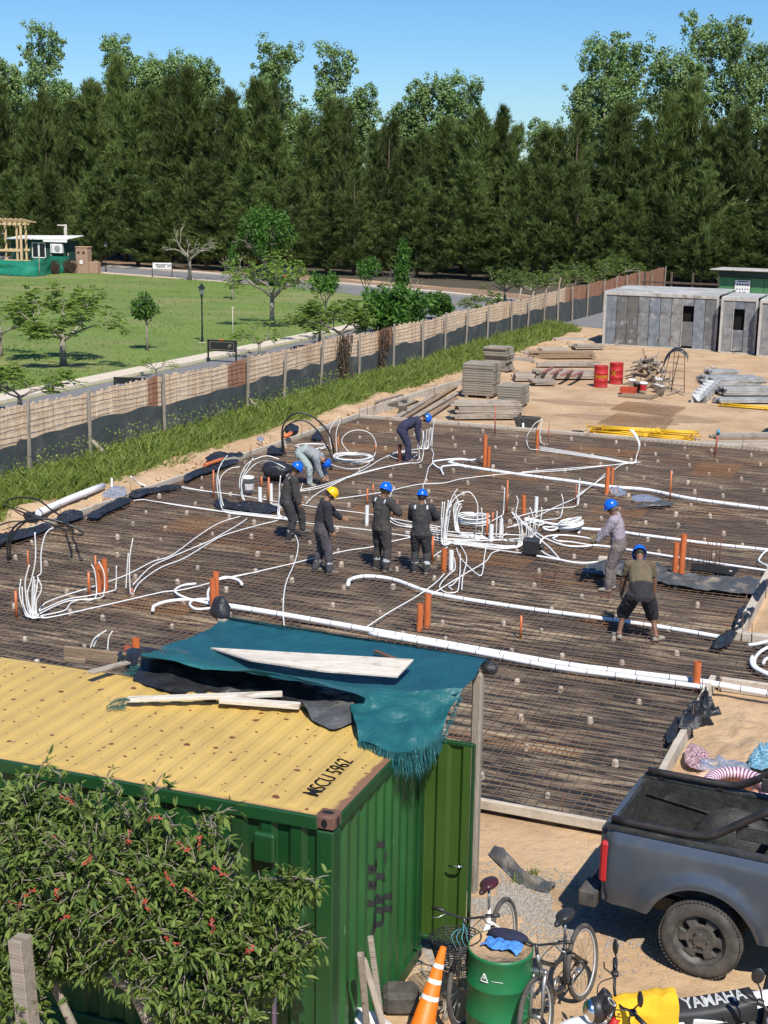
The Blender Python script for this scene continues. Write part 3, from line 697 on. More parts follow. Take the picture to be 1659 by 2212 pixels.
# ================================================================== lettering
def text_mb(txt, size, bold=0.0, ext=0.002):
    cu = bpy.data.curves.new('txt', 'FONT'); cu.body = txt; cu.size = size; cu.extrude = ext; cu.offset = bold; cu.align_x = 'CENTER'; cu.align_y = 'CENTER'
    cu.resolution_u = 3
    o = bpy.data.objects.new('txt', cu); link(o); dg = bpy.context.evaluated_depsgraph_get(); dg.update()
    me = bpy.data.meshes.new_from_object(o.evaluated_get(dg)); V = [v.co.copy() for v in me.vertices]; F = [list(p.vertices) for p in me.polygons]
    bpy.data.objects.remove(o); bpy.data.curves.remove(cu); bpy.data.meshes.remove(me)
    return V, F
def text(name, txt, size, mt, parent, origin, xdir, ydir, bold=0.0, xs=1.0, wrap=None):
    V, F = text_mb(txt, size, bold); x, y = Vector(xdir).normalized(), Vector(ydir).normalized(); n = x.cross(y); o = Vector(origin); mb = MB()
    mb.add([wrap(v) if wrap else o+x*v.x*xs+y*v.y+n*(v.z+.003) for v in V], F); return mb.build(name, mt, parent)
def islandmat(name, cols, rough=.9, bump=.3, stretch=(1, 1, 1), bsc=14, c3=None, t3=(.58, .72), sc3=1.2, metal=0.0):
    M = bpy.data.materials.new(name); M.use_nodes = True; N = M.node_tree.nodes; L = M.node_tree.links; p = N['Principled BSDF']
    g = N.new('ShaderNodeNewGeometry'); cr = N.new('ShaderNodeValToRGB'); cr.color_ramp.interpolation = 'LINEAR'
    for i, c in enumerate(cols):
        e = cr.color_ramp.elements[i] if i < 2 else cr.color_ramp.elements.new(0.5)
        e.position = i/(len(cols)-1); e.color = (*c, 1)
    L.new(g.outputs['Random Per Island'], cr.inputs[0]); col = cr.outputs[0]
    tc = N.new('ShaderNodeTexCoord'); mp = N.new('ShaderNodeMapping'); mp.inputs['Scale'].default_value = stretch; L.new(tc.outputs['Object'], mp.inputs[0])
    def no(s):
        t = N.new('ShaderNodeTexNoise'); t.inputs['Scale'].default_value = s; t.inputs['Detail'].default_value = 6; L.new(mp.outputs[0], t.inputs['Vector']); return t.outputs['Fac']
    def mixc(fac, a, b, blend='MIX'):
        x = N.new('ShaderNodeMix'); x.data_type = 'RGBA'; x.blend_type = blend; L.new(fac, x.inputs[0]); L.new(a, x.inputs[6])
        if isinstance(b, tuple): x.inputs[7].default_value = (*b, 1)
        else: L.new(b, x.inputs[7])
        return x.outputs[2]
    r = N.new('ShaderNodeMapRange'); r.inputs[1].default_value = .38; r.inputs[2].default_value = .68; r.inputs[4].default_value = .55; L.new(no(bsc*.5), r.inputs[0]); col = mixc(r.outputs[0], col, tuple(c*.55 for c in cols[0]))
    if c3:
        r = N.new('ShaderNodeMapRange'); r.inputs[1].default_value = t3[0]; r.inputs[2].default_value = t3[1]; L.new(no(sc3), r.inputs[0]); col = mixc(r.outputs[0], col, c3)
    L.new(col, p.inputs['Base Color']); p.inputs['Roughness'].default_value = rough; p.inputs['Metallic'].default_value = metal
    bp = N.new('ShaderNodeBump'); bp.inputs['Strength'].default_value = bump; bp.inputs['Distance'].default_value = .03; L.new(no(bsc), bp.inputs['Height']); L.new(bp.outputs[0], p.inputs['Normal'])
    return M
MT['slats'] = islandmat('fence_slats', [(.76, .56, .37), (.84, .66, .46), (.79, .60, .41), (.66, .47, .30)], stretch=(1, 1, .4), c3=(.30, .15, .08), sc3=.25, t3=(.6, .7))
MT['slatsred'] = islandmat('reddish_slats', [(.34, .16, .09), (.42, .22, .13), (.30, .14, .08)], stretch=(1, 1, .4))
MT['net'] = mat('shade_net', (.048, .056, .054), (.068, .076, .072), 2, .85, bump=.4, bsc=5, c3=(.10, .105, .095), sc3=.8)
MT['netgreen'] = mat('green_mesh', (.01, .20, .125), (.015, .27, .17), 1.5, .6, bump=.8, bsc=3)
MT['wire'] = mat('rusty_wire', (.15, .075, .04), (.21, .11, .06), 2, .9)
# ================================================================== long site fence
FX = lambda y: -22.35-.06*max(0, y-60)/10*.6 + .12*sin(y*.35)
FY0, FY1 = 23.0, 116.0
F = thing('site_fence', 'long timber slat fence with rusty wire mesh and dark shade netting beside the weeds', 'fence', (-22.35, 23, GZ))
fb = Vector((-22.35, 23, GZ))
topz = lambda y: 2.08+.04*sin(y*.9)+.03*nz(y*1.7, 0)
mb = MB(); y = FY0; was = None
while y < FY1:
    wd = .105 if y < 70 else .2; h = topz(y)+rr(-.05, .05); x = FX(y)-.05+rr(-.006, .006)
    red = y > 86 or 41.2 < y < 42.6 or (54.5 < y < 56) or 36.4 < y < 36.9
    if was is not None and red != was: mb.build('slat_panel', MT['slatsred' if was else 'slats'], F); mb = MB()
    was = red; mb.box(Vector((x, y+wd/2, GZ+h/2))-fb, (.018, wd-.008, h), Matrix.Rotation(rr(-.02, .02), 3, 'X')); y += wd
mb.build('slat_panel', MT['slatsred' if was else 'slats'], F)
mb = MB()
for k in range(14):                                 # horizontal wires of the mesh
    z = .12+k*.15; ys = [FY0+i*1.15 for i in range(int((FY1-FY0)/1.15)+1)]
    P = [Vector((FX(yy)+.0+rr(0, .035), yy, GZ+z+.03*nz(yy*.6, k*.3)+rr(-.012, .012)))-fb for yy in ys]
    for a, b_ in zip(P[:-1], P[1:]): bar(mb, a, b_, .006)
y = FY0
while y < FY1:
    bar(mb, Vector((FX(y), y, GZ))-fb, Vector((FX(y)+rr(-.01, .03), y+rr(-.02, .02), GZ+topz(y)+.03))-fb, .0045); y += .15
mb.build('wire_mesh', MT['wire'], F)
mb = MB()
nettop = lambda y: 1.27+.22*nz(y*.33, 4)+.13*nz(y*.9, 7) - (.15 if y < 30 else 0)
def fn(u, v):
    y = FY0+(FY1-20-FY0)*u; z = nettop(y)*v; return Vector((FX(y)+.045+.02*nz(y*2, z*2)+.02*sin(y*1.7)*v, y, GZ+z))-fb
mb.grid(fn, 420, 6); mb.build('shade_net', MT['net'], F)
PY = [25.4, 27.8, 30.4, 33.2, 37.0, 43.0-.6, 46.5-1, 48.9, 52.4, 55.8, 59.2, 62.5, 66, 69.3, 73, 76, 79.5, 83, 86.5, 90, 94, 98, 102, 106, 110, 115.5]
for i, y in enumerate(PY):
    mb = MB(); ln = rr(-.05, .05); hh = topz(y)+rr(.0, .2)
    mb.bbox(Vector((FX(y)+.14, y, GZ+hh/2))-fb, (.08, .085, hh), Matrix.Rotation(ln, 3, 'X') @ Matrix.Rotation(rr(-.03, .03), 3, 'Y'), bev=.012)
    if y in (33.2, 42.4): mb.tube([Vector((FX(y)+.2, y, GZ+.75))-fb, Vector((FX(y)+.55, y+.25, GZ+.3))-fb, Vector((FX(y)+1.0, y+.45, GZ-.02))-fb], [.06, .055, .05], 6)
    mb.build('post', MT['postwood'], F)
for (x, y, yt, lab) in ((1193, 700, 600, 'brown pole leaning against the far fence where the street bends'), (1108, 722, 622, 'grey pole tilted in front of the fence bay before the brown pole'), (1437, 612, 552, 'pale post standing where the fence ends')):
    p = G(x, y, GZ); top = GD(x+18 if x < 1200 else x+3, yt, p); mb = MB(); mb.tube([p+Vector((0, 0, -.1)), top], [.055, .045], 7)
    tag(mb.build('pole', MT['plank'] if x == 1193 else MT['postwood'], base=p), lab, 'pole')
mb = MB()
for i in range(1500):
    y = rr(50.2, 51.6) if i % 3 else rr(54.2, 55.1); x = FX(y)+.09+rr(0, .22); z = GZ+rr(.35, 2.25)
    if nz(y*2.5, z*.6) < -.12: continue
    blade(mb, Vector((x, y, z)), Vector((rr(-.2, .3), rr(-.3, .3), -1)).normalized(), rr(.15, .5), .03, RND)
tag(mb.build('dry_vine', LF['vine']), 'blackish dried vine hanging down over the fence slats', 'vine')
# ================================================================== house formwork boxes
MT['formpanel'] = islandmat('form_panel', [(.13, .155, .195), (.27, .26, .23), (.21, .235, .265), (.15, .165, .185), (.145, .13, .105)], .65, .2, bsc=6, c3=(.37, .36, .34), sc3=2.2, t3=(.56, .74), metal=.1)
MT['formframe'] = mat('form_frame', (.40, .37, .33), (.50, .47, .42), 3, .8, c3=(.27, .24, .2), sc3=2)
MT['formroof'] = islandmat('form_roof_panel', [(.44, .43, .40), (.52, .51, .48), (.40, .39, .36), (.30, .29, .26)], .7, .3, bsc=5)
MT['void'] = mat('opening_dark_fill', (.004, .004, .004), None, rough=1)  # near-black colour standing in for the shade inside openings
def formbox(x0, x1, y0, y1, lab, wins, lows, clips=True):
    r = thing('formwork_house', lab, 'formwork', (x0, y0, GZ)); Wd, D, Hh_ = x1-x0, y1-y0, 2.80
    fr, pn, rf, cl = MB(), MB(), MB(), MB()
    n = round(Wd/.6); pw = (Wd-.16)/n
    for i in range(n):                             # front panels, cut round the openings
        xa, xb = .08+i*pw+.012, .08+(i+1)*pw-.012; spans = [(.06, 2.62)]
        for (k, z0, z1) in wins+lows:
            if k == i: 
                new = []
                for s0, s1 in spans:
                    if z1 <= s0 or z0 >= s1: new.append((s0, s1)); continue
                    if z0 > s0+.02: new.append((s0, z0))
                    if z1 < s1-.02: new.append((z1, s1))
                spans = new
        for s0, s1 in spans: pn.bbox(((xa+xb)/2, .03+rr(-.008, .008), (s0+s1)/2), (xb-xa, .05, s1-s0-.012), bev=.006)
        if clips and i < n-3 and i > 0:
            for z in (.55, 1.75): cl.bbox((xa+.02, -.02, z), (.03, .03, .36), Matrix.Rotation(.5, 3, 'Y'), bev=.005)
    for yy in (.03, D-.03):                           # side panels
        pass
    m_ = round(D/.6)
    for i in range(m_):
        for xx in (.03, Wd-.03): pn.bbox((xx, .08+(i+.5)*(D-.16)/m_, 1.34), (.05, (D-.16)/m_-.02, 2.5), bev=.006)
    for i in range(n): pn.bbox((.08+(i+.5)*pw, D-.03, 1.34), (pw-.02, .05, 2.5), bev=.006)
    def fpost(c, d): q = MB(); q.bbox(c, d, bev=.01); q.build('frame_bar', MT['formframe'], r)
    for xx in (.04, Wd-.04):
        for yy in (-.015, D+.015): fpost((xx, yy, 1.4), (.12, .07, 2.78))
    fpost((Wd/2, -.012, 2.70), (Wd-.13, .06, .15)); fpost((Wd/2, -.012, .03), (Wd-.13, .06, .06))
    for (k, z0, z1) in wins: fpost((.08+k*pw+.0, -.02, 1.35), (.04, .05, 2.5))
    nx, ny = max(2, round(Wd/1.2)), max(3, round(D/.6))
    for i in range(nx):
        for j in range(ny): rf.bbox(((i+.5)*Wd/nx, (j+.5)*D/ny, 2.80+rr(-.008, .008)), (Wd/nx-.015, D/ny-.015, .06), bev=.008)
    pn.build('wall_panels', MT['formpanel'], r); rf.build('roof_panels', MT['formroof'], r)
    if clips: cl.build('clamps', MT['rustdark'], r)
    mb = MB(); mb.box((Wd/2, D/2, 1.3), (Wd-.5, D-.5, 2.4)); mb.build('interior_shade_box', MT['void'], r)  # black box paints the unlit inside behind the openings
    return r
formbox(-17.35, -11.45, 73.6, 79.2, 'large grey metal formwork box of upright panels with one dark window opening', [(8-1, 1.42, 2.22)], [(7, .0, .16)])
formbox(-11.2, -9.42, 73.0, 76.6, 'narrow grey formwork box with a tall dark opening between two other boxes', [(1, 1.18, 2.22)], [(1, 0, .1)], False)
formbox(-9.2, -5.4, 72.3, 75.6, 'grey formwork box cut off by the right frame edge', [], [], False)
# ================================================================== green site office
MT['offgreen'] = mat('office_green', (.055, .19, .075), (.07, .225, .09), 2, .6, bump=.1)
MT['offdark'] = mat('office_dark_green', (.012, .035, .02), None, rough=.6)
r = thing('site_office', 'green metal site office with safety sign and black emblem behind the formwork boxes', 'site office', (-14.6, 93.4, GZ), -.10)
mb = MB(); mb.bbox((4, 1.2, 1.35), (8, 2.4, 2.70), bev=.02); mb.build('wall', MT['offgreen'], r)
mb = MB(); mb.bbox((4, 1.1, 2.94), (8.05, 2.5, .42), bev=.02); mb.build('fascia', MT['offdark'], r)
mb = MB(); mb.bbox((3.9, 1.0, 3.18), (8.8, 3.2, .06), bev=.01); mb.build('roof', MT['formframe'], r)
for x in (2.9, 5.7): mb = MB(); mb.box((x, -.004, 1.35), (.03, .01, 2.6)); mb.build('seam', MT['offdark'], r)
s = MB(); s.bbox((1.55, -.03, 2.07), (1.02, .05, .98), bev=.01); sg = s.build('safety_sign', MT['cream'], r)
s = MB()
for x0 in (1.03, 2.05): s.box((x0, -.035, 2.07), (.03, .06, 1.0))
for z0 in (1.57, 2.57): s.box((1.54, -.035, z0), (1.0, .06, .03))
s.build('frame', MT['blackmetal'], sg)
s = MB(); s.box((1.55, -.06, 2.47), (.66, .006, .06))
for i in range(5):
    cx = 1.21+i*.17; s.lathe([(.001, 0), (.065, 0)], (cx, -.062, 2.26), 14, rot=Matrix.Rotation(pi/2, 3, 'X'), smooth=False)
    s.add([(cx-.055, -.062, 1.95), (cx+.055, -.062, 1.95), (cx, -.062, 2.06)], [(0, 1, 2)])
s.box((1.42, -.06, 1.75), (.13, .006, .13)); s.box((1.68, -.06, 1.75), (.17, .006, .14))
s.build('pictograms', mat('sign_blue_grey', (.07, .08, .13)), sg)
s = MB(); E0 = Vector((3.92, -.008, 1.34))            # emblem: eight spokes with crossed tips over the name
for k in range(8):
    a = k*pi/4; d = Vector((cos(a), 0, sin(a))); n_ = Vector((-sin(a), 0, cos(a)))
    if k == 6 or k == 2 or True:
        p0, p1 = E0+d*.05, E0+d*.40; s.add([p0-n_*.022, p1-n_*.03, p1+n_*.03, p0+n_*.022], [(0, 1, 2, 3)])
        s.add([E0+d*.31-n_*.10, E0+d*.37-n_*.10, E0+d*.37+n_*.10, E0+d*.31+n_*.10], [(0, 1, 2, 3)])
s.build('emblem', MT['letter'], r)
text('company_name', 'CUDEA', .34, MT['letter'], r, (3.95, -.004, .78), (1, 0, 0), (0, 0, 1), .012)
# rust-coloured earth heap with mesh behind the boxes
mb = MB()
def fn(u, v):
    x, y = -19.2+5.2*u, 93+5*v; e = max(0, sin(pi*u))*max(0, sin(pi*v)); return (x, y, GZ+1.25*e**.5+.08*nz(x*3, y*3))
mb.grid(fn, 30, 24); tag(mb.build('mesh_pile', MT['rust']), 'heap of red-brown rusty mesh sheets beyond the formwork roofs', 'scrap heap')
r = thing('timber_rack', 'dark timber rack under the trees left of the green office', 'rack', (-21, 101, GZ))
for x in (0, 1.9, 3.4, 5.2): q = MB(); q.bbox((x, 0, 1.25), (.14, .14, 2.5)); q.build('upright', MT['barkd'], r)
for z in (1.0, 1.75): q = MB(); q.bbox((2.6, -.1, z), (5.6, .06, .14)); q.build('rail', MT['barkd'], r)
for (x, y, w_, h_, lab) in ((1385, 580, 3.2, 1.3, 'white van-like shed glimpsed under the trees above the fence end'), (1055, 575, 1.6, 1.2, 'small white shed glimpsed between trunks at the centre right')):
    p = G(x, y, GZ); p = p+Vector((p.x, p.y, 0)).normalized()*9; rr_ = thing('white_shed', lab, 'shed', (p.x, p.y, GZ), .3)
    mb = MB(); mb.bbox((0, 0, h_/2+.6), (w_, 2, h_), bev=.1); mb.build('wall', MT['cream'], rr_)
    mb = MB(); mb.bbox((0, -1.02, h_*.5+.75), (w_*.6, .03, h_*.35)); mb.build('window', MT['glass'], rr_)
# ================================================================== far left: hut, timber frame, green mesh, brick pillar
HB = Vector((-78.0, 107.0, GZ)); hd = atan2(2.6, 3.4)*.55
r = thing('site_hut', 'dark green board hut with white roof and air conditioner behind the green mesh', 'hut', (-81.2, 109.2, GZ), .12)
MT['hutgreen'] = islandmat('hut_boards', [(.01, .05, .038), (.016, .075, .055), (.012, .06, .045)], .7, .2)
mb = MB()
for i in range(28): mb.box((i*.19, 0, 1.45), (.18, .05, 2.9))
for i in range(14): mb.box((5.3, .1+i*.19, 1.4), (.05, .18, 2.8))
mb.build('board_wall', MT['hutgreen'], r)
mb = MB(); mb.bbox((2.6, 1.2, 3.05), (6.4, 3.3, .07), Matrix.Rotation(-.02, 3, 'Y') @ Matrix.Rotation(.07, 3, 'X'), bev=.01); mb.bbox((4.6, -.42, 2.85), (2.4, .03, .28), bev=.01); mb.build('roof', MT['cream'], r)
wn = MB(); wn.bbox((2.75, -.03, 1.95), (1.3, .06, 1.25)); wo = wn.build('window', MT['glass'], r)
wn = MB()
for x in (2.1, 2.75, 3.4): wn.bbox((x, -.06, 1.95), (.09 if x != 2.75 else .16, .05, 1.35))
for z in (1.28, 2.6): wn.bbox((2.75, -.06, z), (1.3, .05, .08))
wn.build('frame', MT['cream'], wo)
mb = MB(); mb.bbox((2.75, -.05, .75), (1.3, .03, 1.0)); mb.build('lower_panel', mat('panel_teal', (.02, .14, .11), (.03, .18, .14), 3), r)
ac = MB(); ac.bbox((4.7, -.3, 2.15), (1.15, .4, .82), bev=.03); ao = ac.build('air_conditioner', MT['cream'], r)
ac = MB(); ac.lathe([(.001, 0), (.05, .01), (.27, .012), (.30, 0)], (4.85, -.51, 2.15), 20, rot=Matrix.Rotation(pi/2, 3, 'X'))
for k in range(7): ac.box((4.28, -.508, 1.85+k*.1), (.16, .012, .04))
ac.build('fan_grille', mat('grille_grey', (.3, .3, .3)), ao)
r = thing('timber_tower', 'raw yellow timber frame of a small tower at the left frame edge', 'timber tower', (-80.6, 106.2, GZ), .15)
def piece(nm, c, d, rot=None, mt='freshwood'): q = MB(); q.bbox(c, d, rot); return q.build(nm, MT[mt], r)
for x in (0, 2.0): 
    for y in (0, 1.7): piece('post', (x, y, 2.2), (.16, .16, 4.4))
piece('post', (2.55, -.3, 2.2), (.2, .14, 4.35))
for z in (1.0, 2.0, 4.3): 
    for y in (0, 1.7): piece('beam', (1.1, y-.1, z), (2.6, .08, .2))
for k in range(7): piece('rafter', (-.2+k*.5, .7, 4.62), (.09, 2.9, .12), Matrix.Rotation(-.12, 3, 'X'))
p = G(112, 588, GZ); r = thing('ladder', 'pale timber ladder leaning against the green hut', 'ladder', (p.x, p.y+1, GZ+.6), .12)
mb = MB()
for sx in (-.33, .33): mb.bbox((sx+.08*(1 if sx < 0 else .7), .25, 1.25), (.13, .1, 2.6), Matrix.Rotation(.09, 3, 'Y') @ Matrix.Rotation(-.12, 3, 'X'))
mb.build('rail', MT['palewood'], r); mb = MB()
for k in range(5): mb.bbox((.06+.03*k*.4, .25+(k-2)*.06, .35+k*.5), (.72, .12, .13))
mb.build('rung', MT['palewood'], r)
p = G(114, 585, GZ); mb = MB(); b0 = Vector((p.x+.3, p.y+1.8, GZ)); mb.bbox(b0+Vector((0, 0, 2.1)), (.3, .12, 4.2)); mb.bbox(b0+Vector((-.35, -.1, 4.12)), (.75, .3, .1))
tag(mb.build('flood_light_pole', MT['palewood'], base=b0), 'tall grey plank pole with a small light head beside the ladder', 'pole')
r = thing('mesh_barrier', 'bright green plastic mesh barrier sagging round the hut', 'barrier', (-79, 106, GZ))
mb = MB(); P = [Vector((-84, 104.0, 0)), G(60, 598, GZ), G(113, 592, GZ), G(150, 588, GZ), G(158, 580, GZ)]
for p in P: p.z = 0
P = smooth_path(P, 6)
def fn(u, v):
    k = u*(len(P)-1); i = min(int(k), len(P)-2); q = P[i].lerp(P[i+1], k-i); sag = .22*abs(sin(u*pi*2.2))
    return q+Vector((.12*nz(u*9, v*3), -.12*nz(u*9, v*4, 3), .05+v*(1.45-sag+.3*u)))-Vector((-79, 106, 0))
mb.grid(fn, 60, 8); mb.build('net', MT['netgreen'], r)
mb = MB()
for i in (0, 8, 12, 18, 23):
    q = P[i]-Vector((-79, 106, 0)); mb.cyl((q.x, q.y-.1, 0), (q.x, q.y-.1, 1.75), .05, 6)
mb.build('stake', MT['postwood'], r)
for (x, y, top, s, lab) in ((118, 592, 560, 301, 'dry brown bush growing against the middle of the green mesh'), (153, 590, 566, 303, 'dry brown bush at the right end of the green mesh')):
    p = G(x, y, GZ); mb = MB()
    for i in range(500):
        d = Vector((rr(-.6, .6), rr(-.3, .3), 1)).normalized(); blade(mb, p+Vector((rr(-.5, .5), rr(-.2, .2)-.2, rr(0, .5))), d, rr(.3, 1.0), .05, RND)
    tag(mb.build('dry_bush', LF['vine'], base=p), lab, 'bush')
r = thing('brick_pillar', 'slim-brick meter pillar with low wings at the street corner', 'brick pillar', G(182, 590, GZ), .15)
mb = MB(); mb.bbox((0, 0, 1.15), (1.15, .9, 2.3), bev=.02); mb.bbox((.95, .1, .52), (1.0, .7, 1.04), bev=.02); mb.bbox((-.95, .15, .52), (.9, .6, 1.04), bev=.02); mb.build('brickwork', MT['brick'], r)
mb = MB(); mb.bbox((0, 0, 2.34), (1.25, 1.0, .08), bev=.015); mb.build('cap', mat('cap_tile', (.45, .28, .17), (.5, .33, .2), 5), r)
mb = MB()
for x in (-.3, .2): mb.box((x, -.455, 1.85), (.2, .02, .2))
mb.build('niche_shade', MT['void'], r)  # black plates on the face stand in for shaded recesses
mb = MB(); mb.bbox((-.05, -.47, 1.0), (.3, .05, .34)); mb.build('meter_box', MT['cream'], r)
# ================================================================== lawn furniture
def lamp(px, py, ptop, lab):
    p = G(px, py, GZ); H = GD(px, ptop, p).z-GZ; k = H/3.0; r = thing('street_lamp', lab, 'street lamp', p); r.scale = (k, k, k)
    mb = MB(); mb.lathe([(.2, 0), (.2, .03), (.001, .03)], n=14); mb.build('base_plate', MT['conc'], r)
    mb = MB(); mb.lathe([(.075, .02), (.075, .25), (.05, .32), (.045, .75), (.06, .78), (.04, .84), (.034, 2.25), (.05, 2.3), (.075, 2.42)], n=12); mb.build('pole', MT['blackmetal'], r)
    ld = MB(); ld.lathe([(.085, 2.42), (.155, 2.76)], n=6, smooth=False); lo = ld.build('lantern', mat('lamp_glass', (.55, .58, .55), None, rough=.1, trans=.6), r)
    ld = MB()
    for q in range(6):
        a = q*pi/3; ld.cyl((.085*cos(a), .085*sin(a), 2.42), (.158*cos(a), .158*sin(a), 2.77), .011, 5)
    ld.lathe([(.09, 2.41), (.09, 2.44)], n=6); ld.build('cage', MT['blackmetal'], lo)
    ld = MB(); ld.ball((0, 0, 2.53), .04, 6); ld.build('bulb', MT['cream'], lo)
    mb = MB(); mb.lathe([(.21, 2.76), (.20, 2.79), (.09, 2.92), (.05, 2.93), (.05, 2.98), (.001, 3.0)], n=6, smooth=False); mb.build('lamp_cap', MT['blackmetal'], r)
lamp(437, 740, 612, 'black lantern street lamp standing on the lawn behind the fence')
lamp(229, 588, 521, 'black lantern street lamp far off beside the brick pillar')
def sign(px, py, ptop, wd, rz, lab, lines, mt, lm, brd, emblem=False):
    p = G(px, py, GZ); H = GD(px, ptop, p).z-GZ; r = thing('sign_board', lab, 'sign', p, rz)
    bd = MB(); bd.bbox((wd/2, 0, H*.74), (wd-.1, .04, H*.42), bev=.006); bo = bd.build('board', mt, r); mb = MB()
    for x in (0, wd): mb.bbox((x, 0, H/2), (.07, .07, H), bev=.008)
    mb.bbox((wd/2, 0, H-.03), (wd, .05, .05)); mb.bbox((wd/2, 0, H*.52), (wd, .05, .04)); mb.build('post', MT['blackmetal'], r)
    return r, bo, H
r, bo, H = sign(329, 597, 566, 1.75, .55, 'small white sign with two lines of black text on a black stand by the street', 2, MT['cream'], None, None)
for z, tx in ((.82, 'velocidad'), (.68, 'máxima')): text('lettering', tx, .26, MT['letter'], bo, (.75, -.022, H*z), (1, 0, 0), (0, 0, 1), .008)
text('number', '20', .4, MT['letter'], bo, (1.48, -.022, H*.74), (1, 0, 0), (0, 0, 1), .008)
mb = MB()
for x in (0, 1.75): mb.bbox((x, 0, .03), (.09, 1.7, .06))
mb.bbox((.87, 0, .03), (1.7, .07, .05)); mb.build('foot', MT['blackmetal'], r)
r, bo, H = sign(450, 782, 733, 1.35, .12, 'black street sign with thin gold border standing behind the fence', 0, MT['blackmetal'], None, None)
mb = MB()
for z in (H*.57, H*.91): mb.box((.675, -.024, z), (1.15, .006, .012))
for x in (.1, 1.25): mb.box((x, -.024, H*.74), (.012, .006, H*.34))
mb.tube([(1.05+.09*cos(a)*(1-a/14), -.026, H*.74+.09*sin(a)*(1-a/14)) for a in [i*.5 for i in range(24)]], .008, 4)
mb.build('scrollwork', mat('gold_line', (.35, .3, .18)), bo)
mb = MB(); mb.bbox((.65, -.02, H+.01), (.24, .05, .05)); mb.build('top_plate', MT['orange'], r)
r, bo, H = sign(248, 842, 814, 1.2, .3, 'dark low sign frame just showing above the fence at the left', 0, MT['blackmetal'], None, None)
p = G(503, 738, GZ); mb = MB(); mb.cyl((p.x, p.y, GZ), (p.x, p.y, GZ+1.7), .02, 5); mb.bbox((p.x, p.y, GZ+1.72), (.1, .06, .12))
tag(mb.build('marker_stake', MT['palewood'], base=p), 'thin stake with a small pale tag on the lawn right of the lamp', 'stake')
# dark car in the street behind the feathery tree
c0 = G(592, 617, GZ); r = thing('parked_car', 'dark blue-black estate car parked in the street behind the feathery tree', 'car', (c0.x, c0.y, GZ), -.42)
MT['carpaint'] = mat('dark_car_paint', (.012, .014, .022), None, rough=.2, spec=.8)
mb = MB(); prof = [(-2.2, .35), (-2.25, .75), (-2.15, .98), (-1.2, 1.05), (-.75, 1.48), (1.3, 1.52), (1.95, 1.1), (2.2, 1.0), (2.25, .6), (2.2, .35)]
mb.prism([(x, -.88, z) for x, z in prof], (0, 1.76, 0)); mb.build('body', MT['carpaint'], r)
mb = MB(); mb.prism([(x, -.885, z) for x, z in ((-1.1, 1.06), (-.72, 1.42), (1.2, 1.46), (1.7, 1.12))], (0, 1.77, 0)); mb.build('window', MT['glass'], r)
mb = MB(); mb.add([(1.42, -.75, 1.47), (1.42, .75, 1.47), (1.99, .75, 1.1), (1.99, -.75, 1.1)], [(0, 1, 2, 3)]); mb.build('rear_window', MT['glass'], r)
for y in (-.68, .68):
    mb = MB(); mb.bbox((2.24, y, .88), (.06, .3, .18), bev=.02); mb.build('tail_light', MT['red'], r)
mb = MB(); mb.bbox((2.265, 0, .8), (.02, .5, .13)); mb.build('number_plate', MT['cream'], r)
for x in (-1.35, 1.35):
    for y in (-.8, .8):
        mb = MB(); mb.lathe([(.001, -.1), (.2, -.1), (.3, -.09), (.32, -.05), (.32, .05), (.3, .09), (.2, .1), (.001, .1)], (x, y, .32), 18, rot=Matrix.Rotation(pi/2, 3, 'X')); mb.build('wheel', MT['tyre'], r)
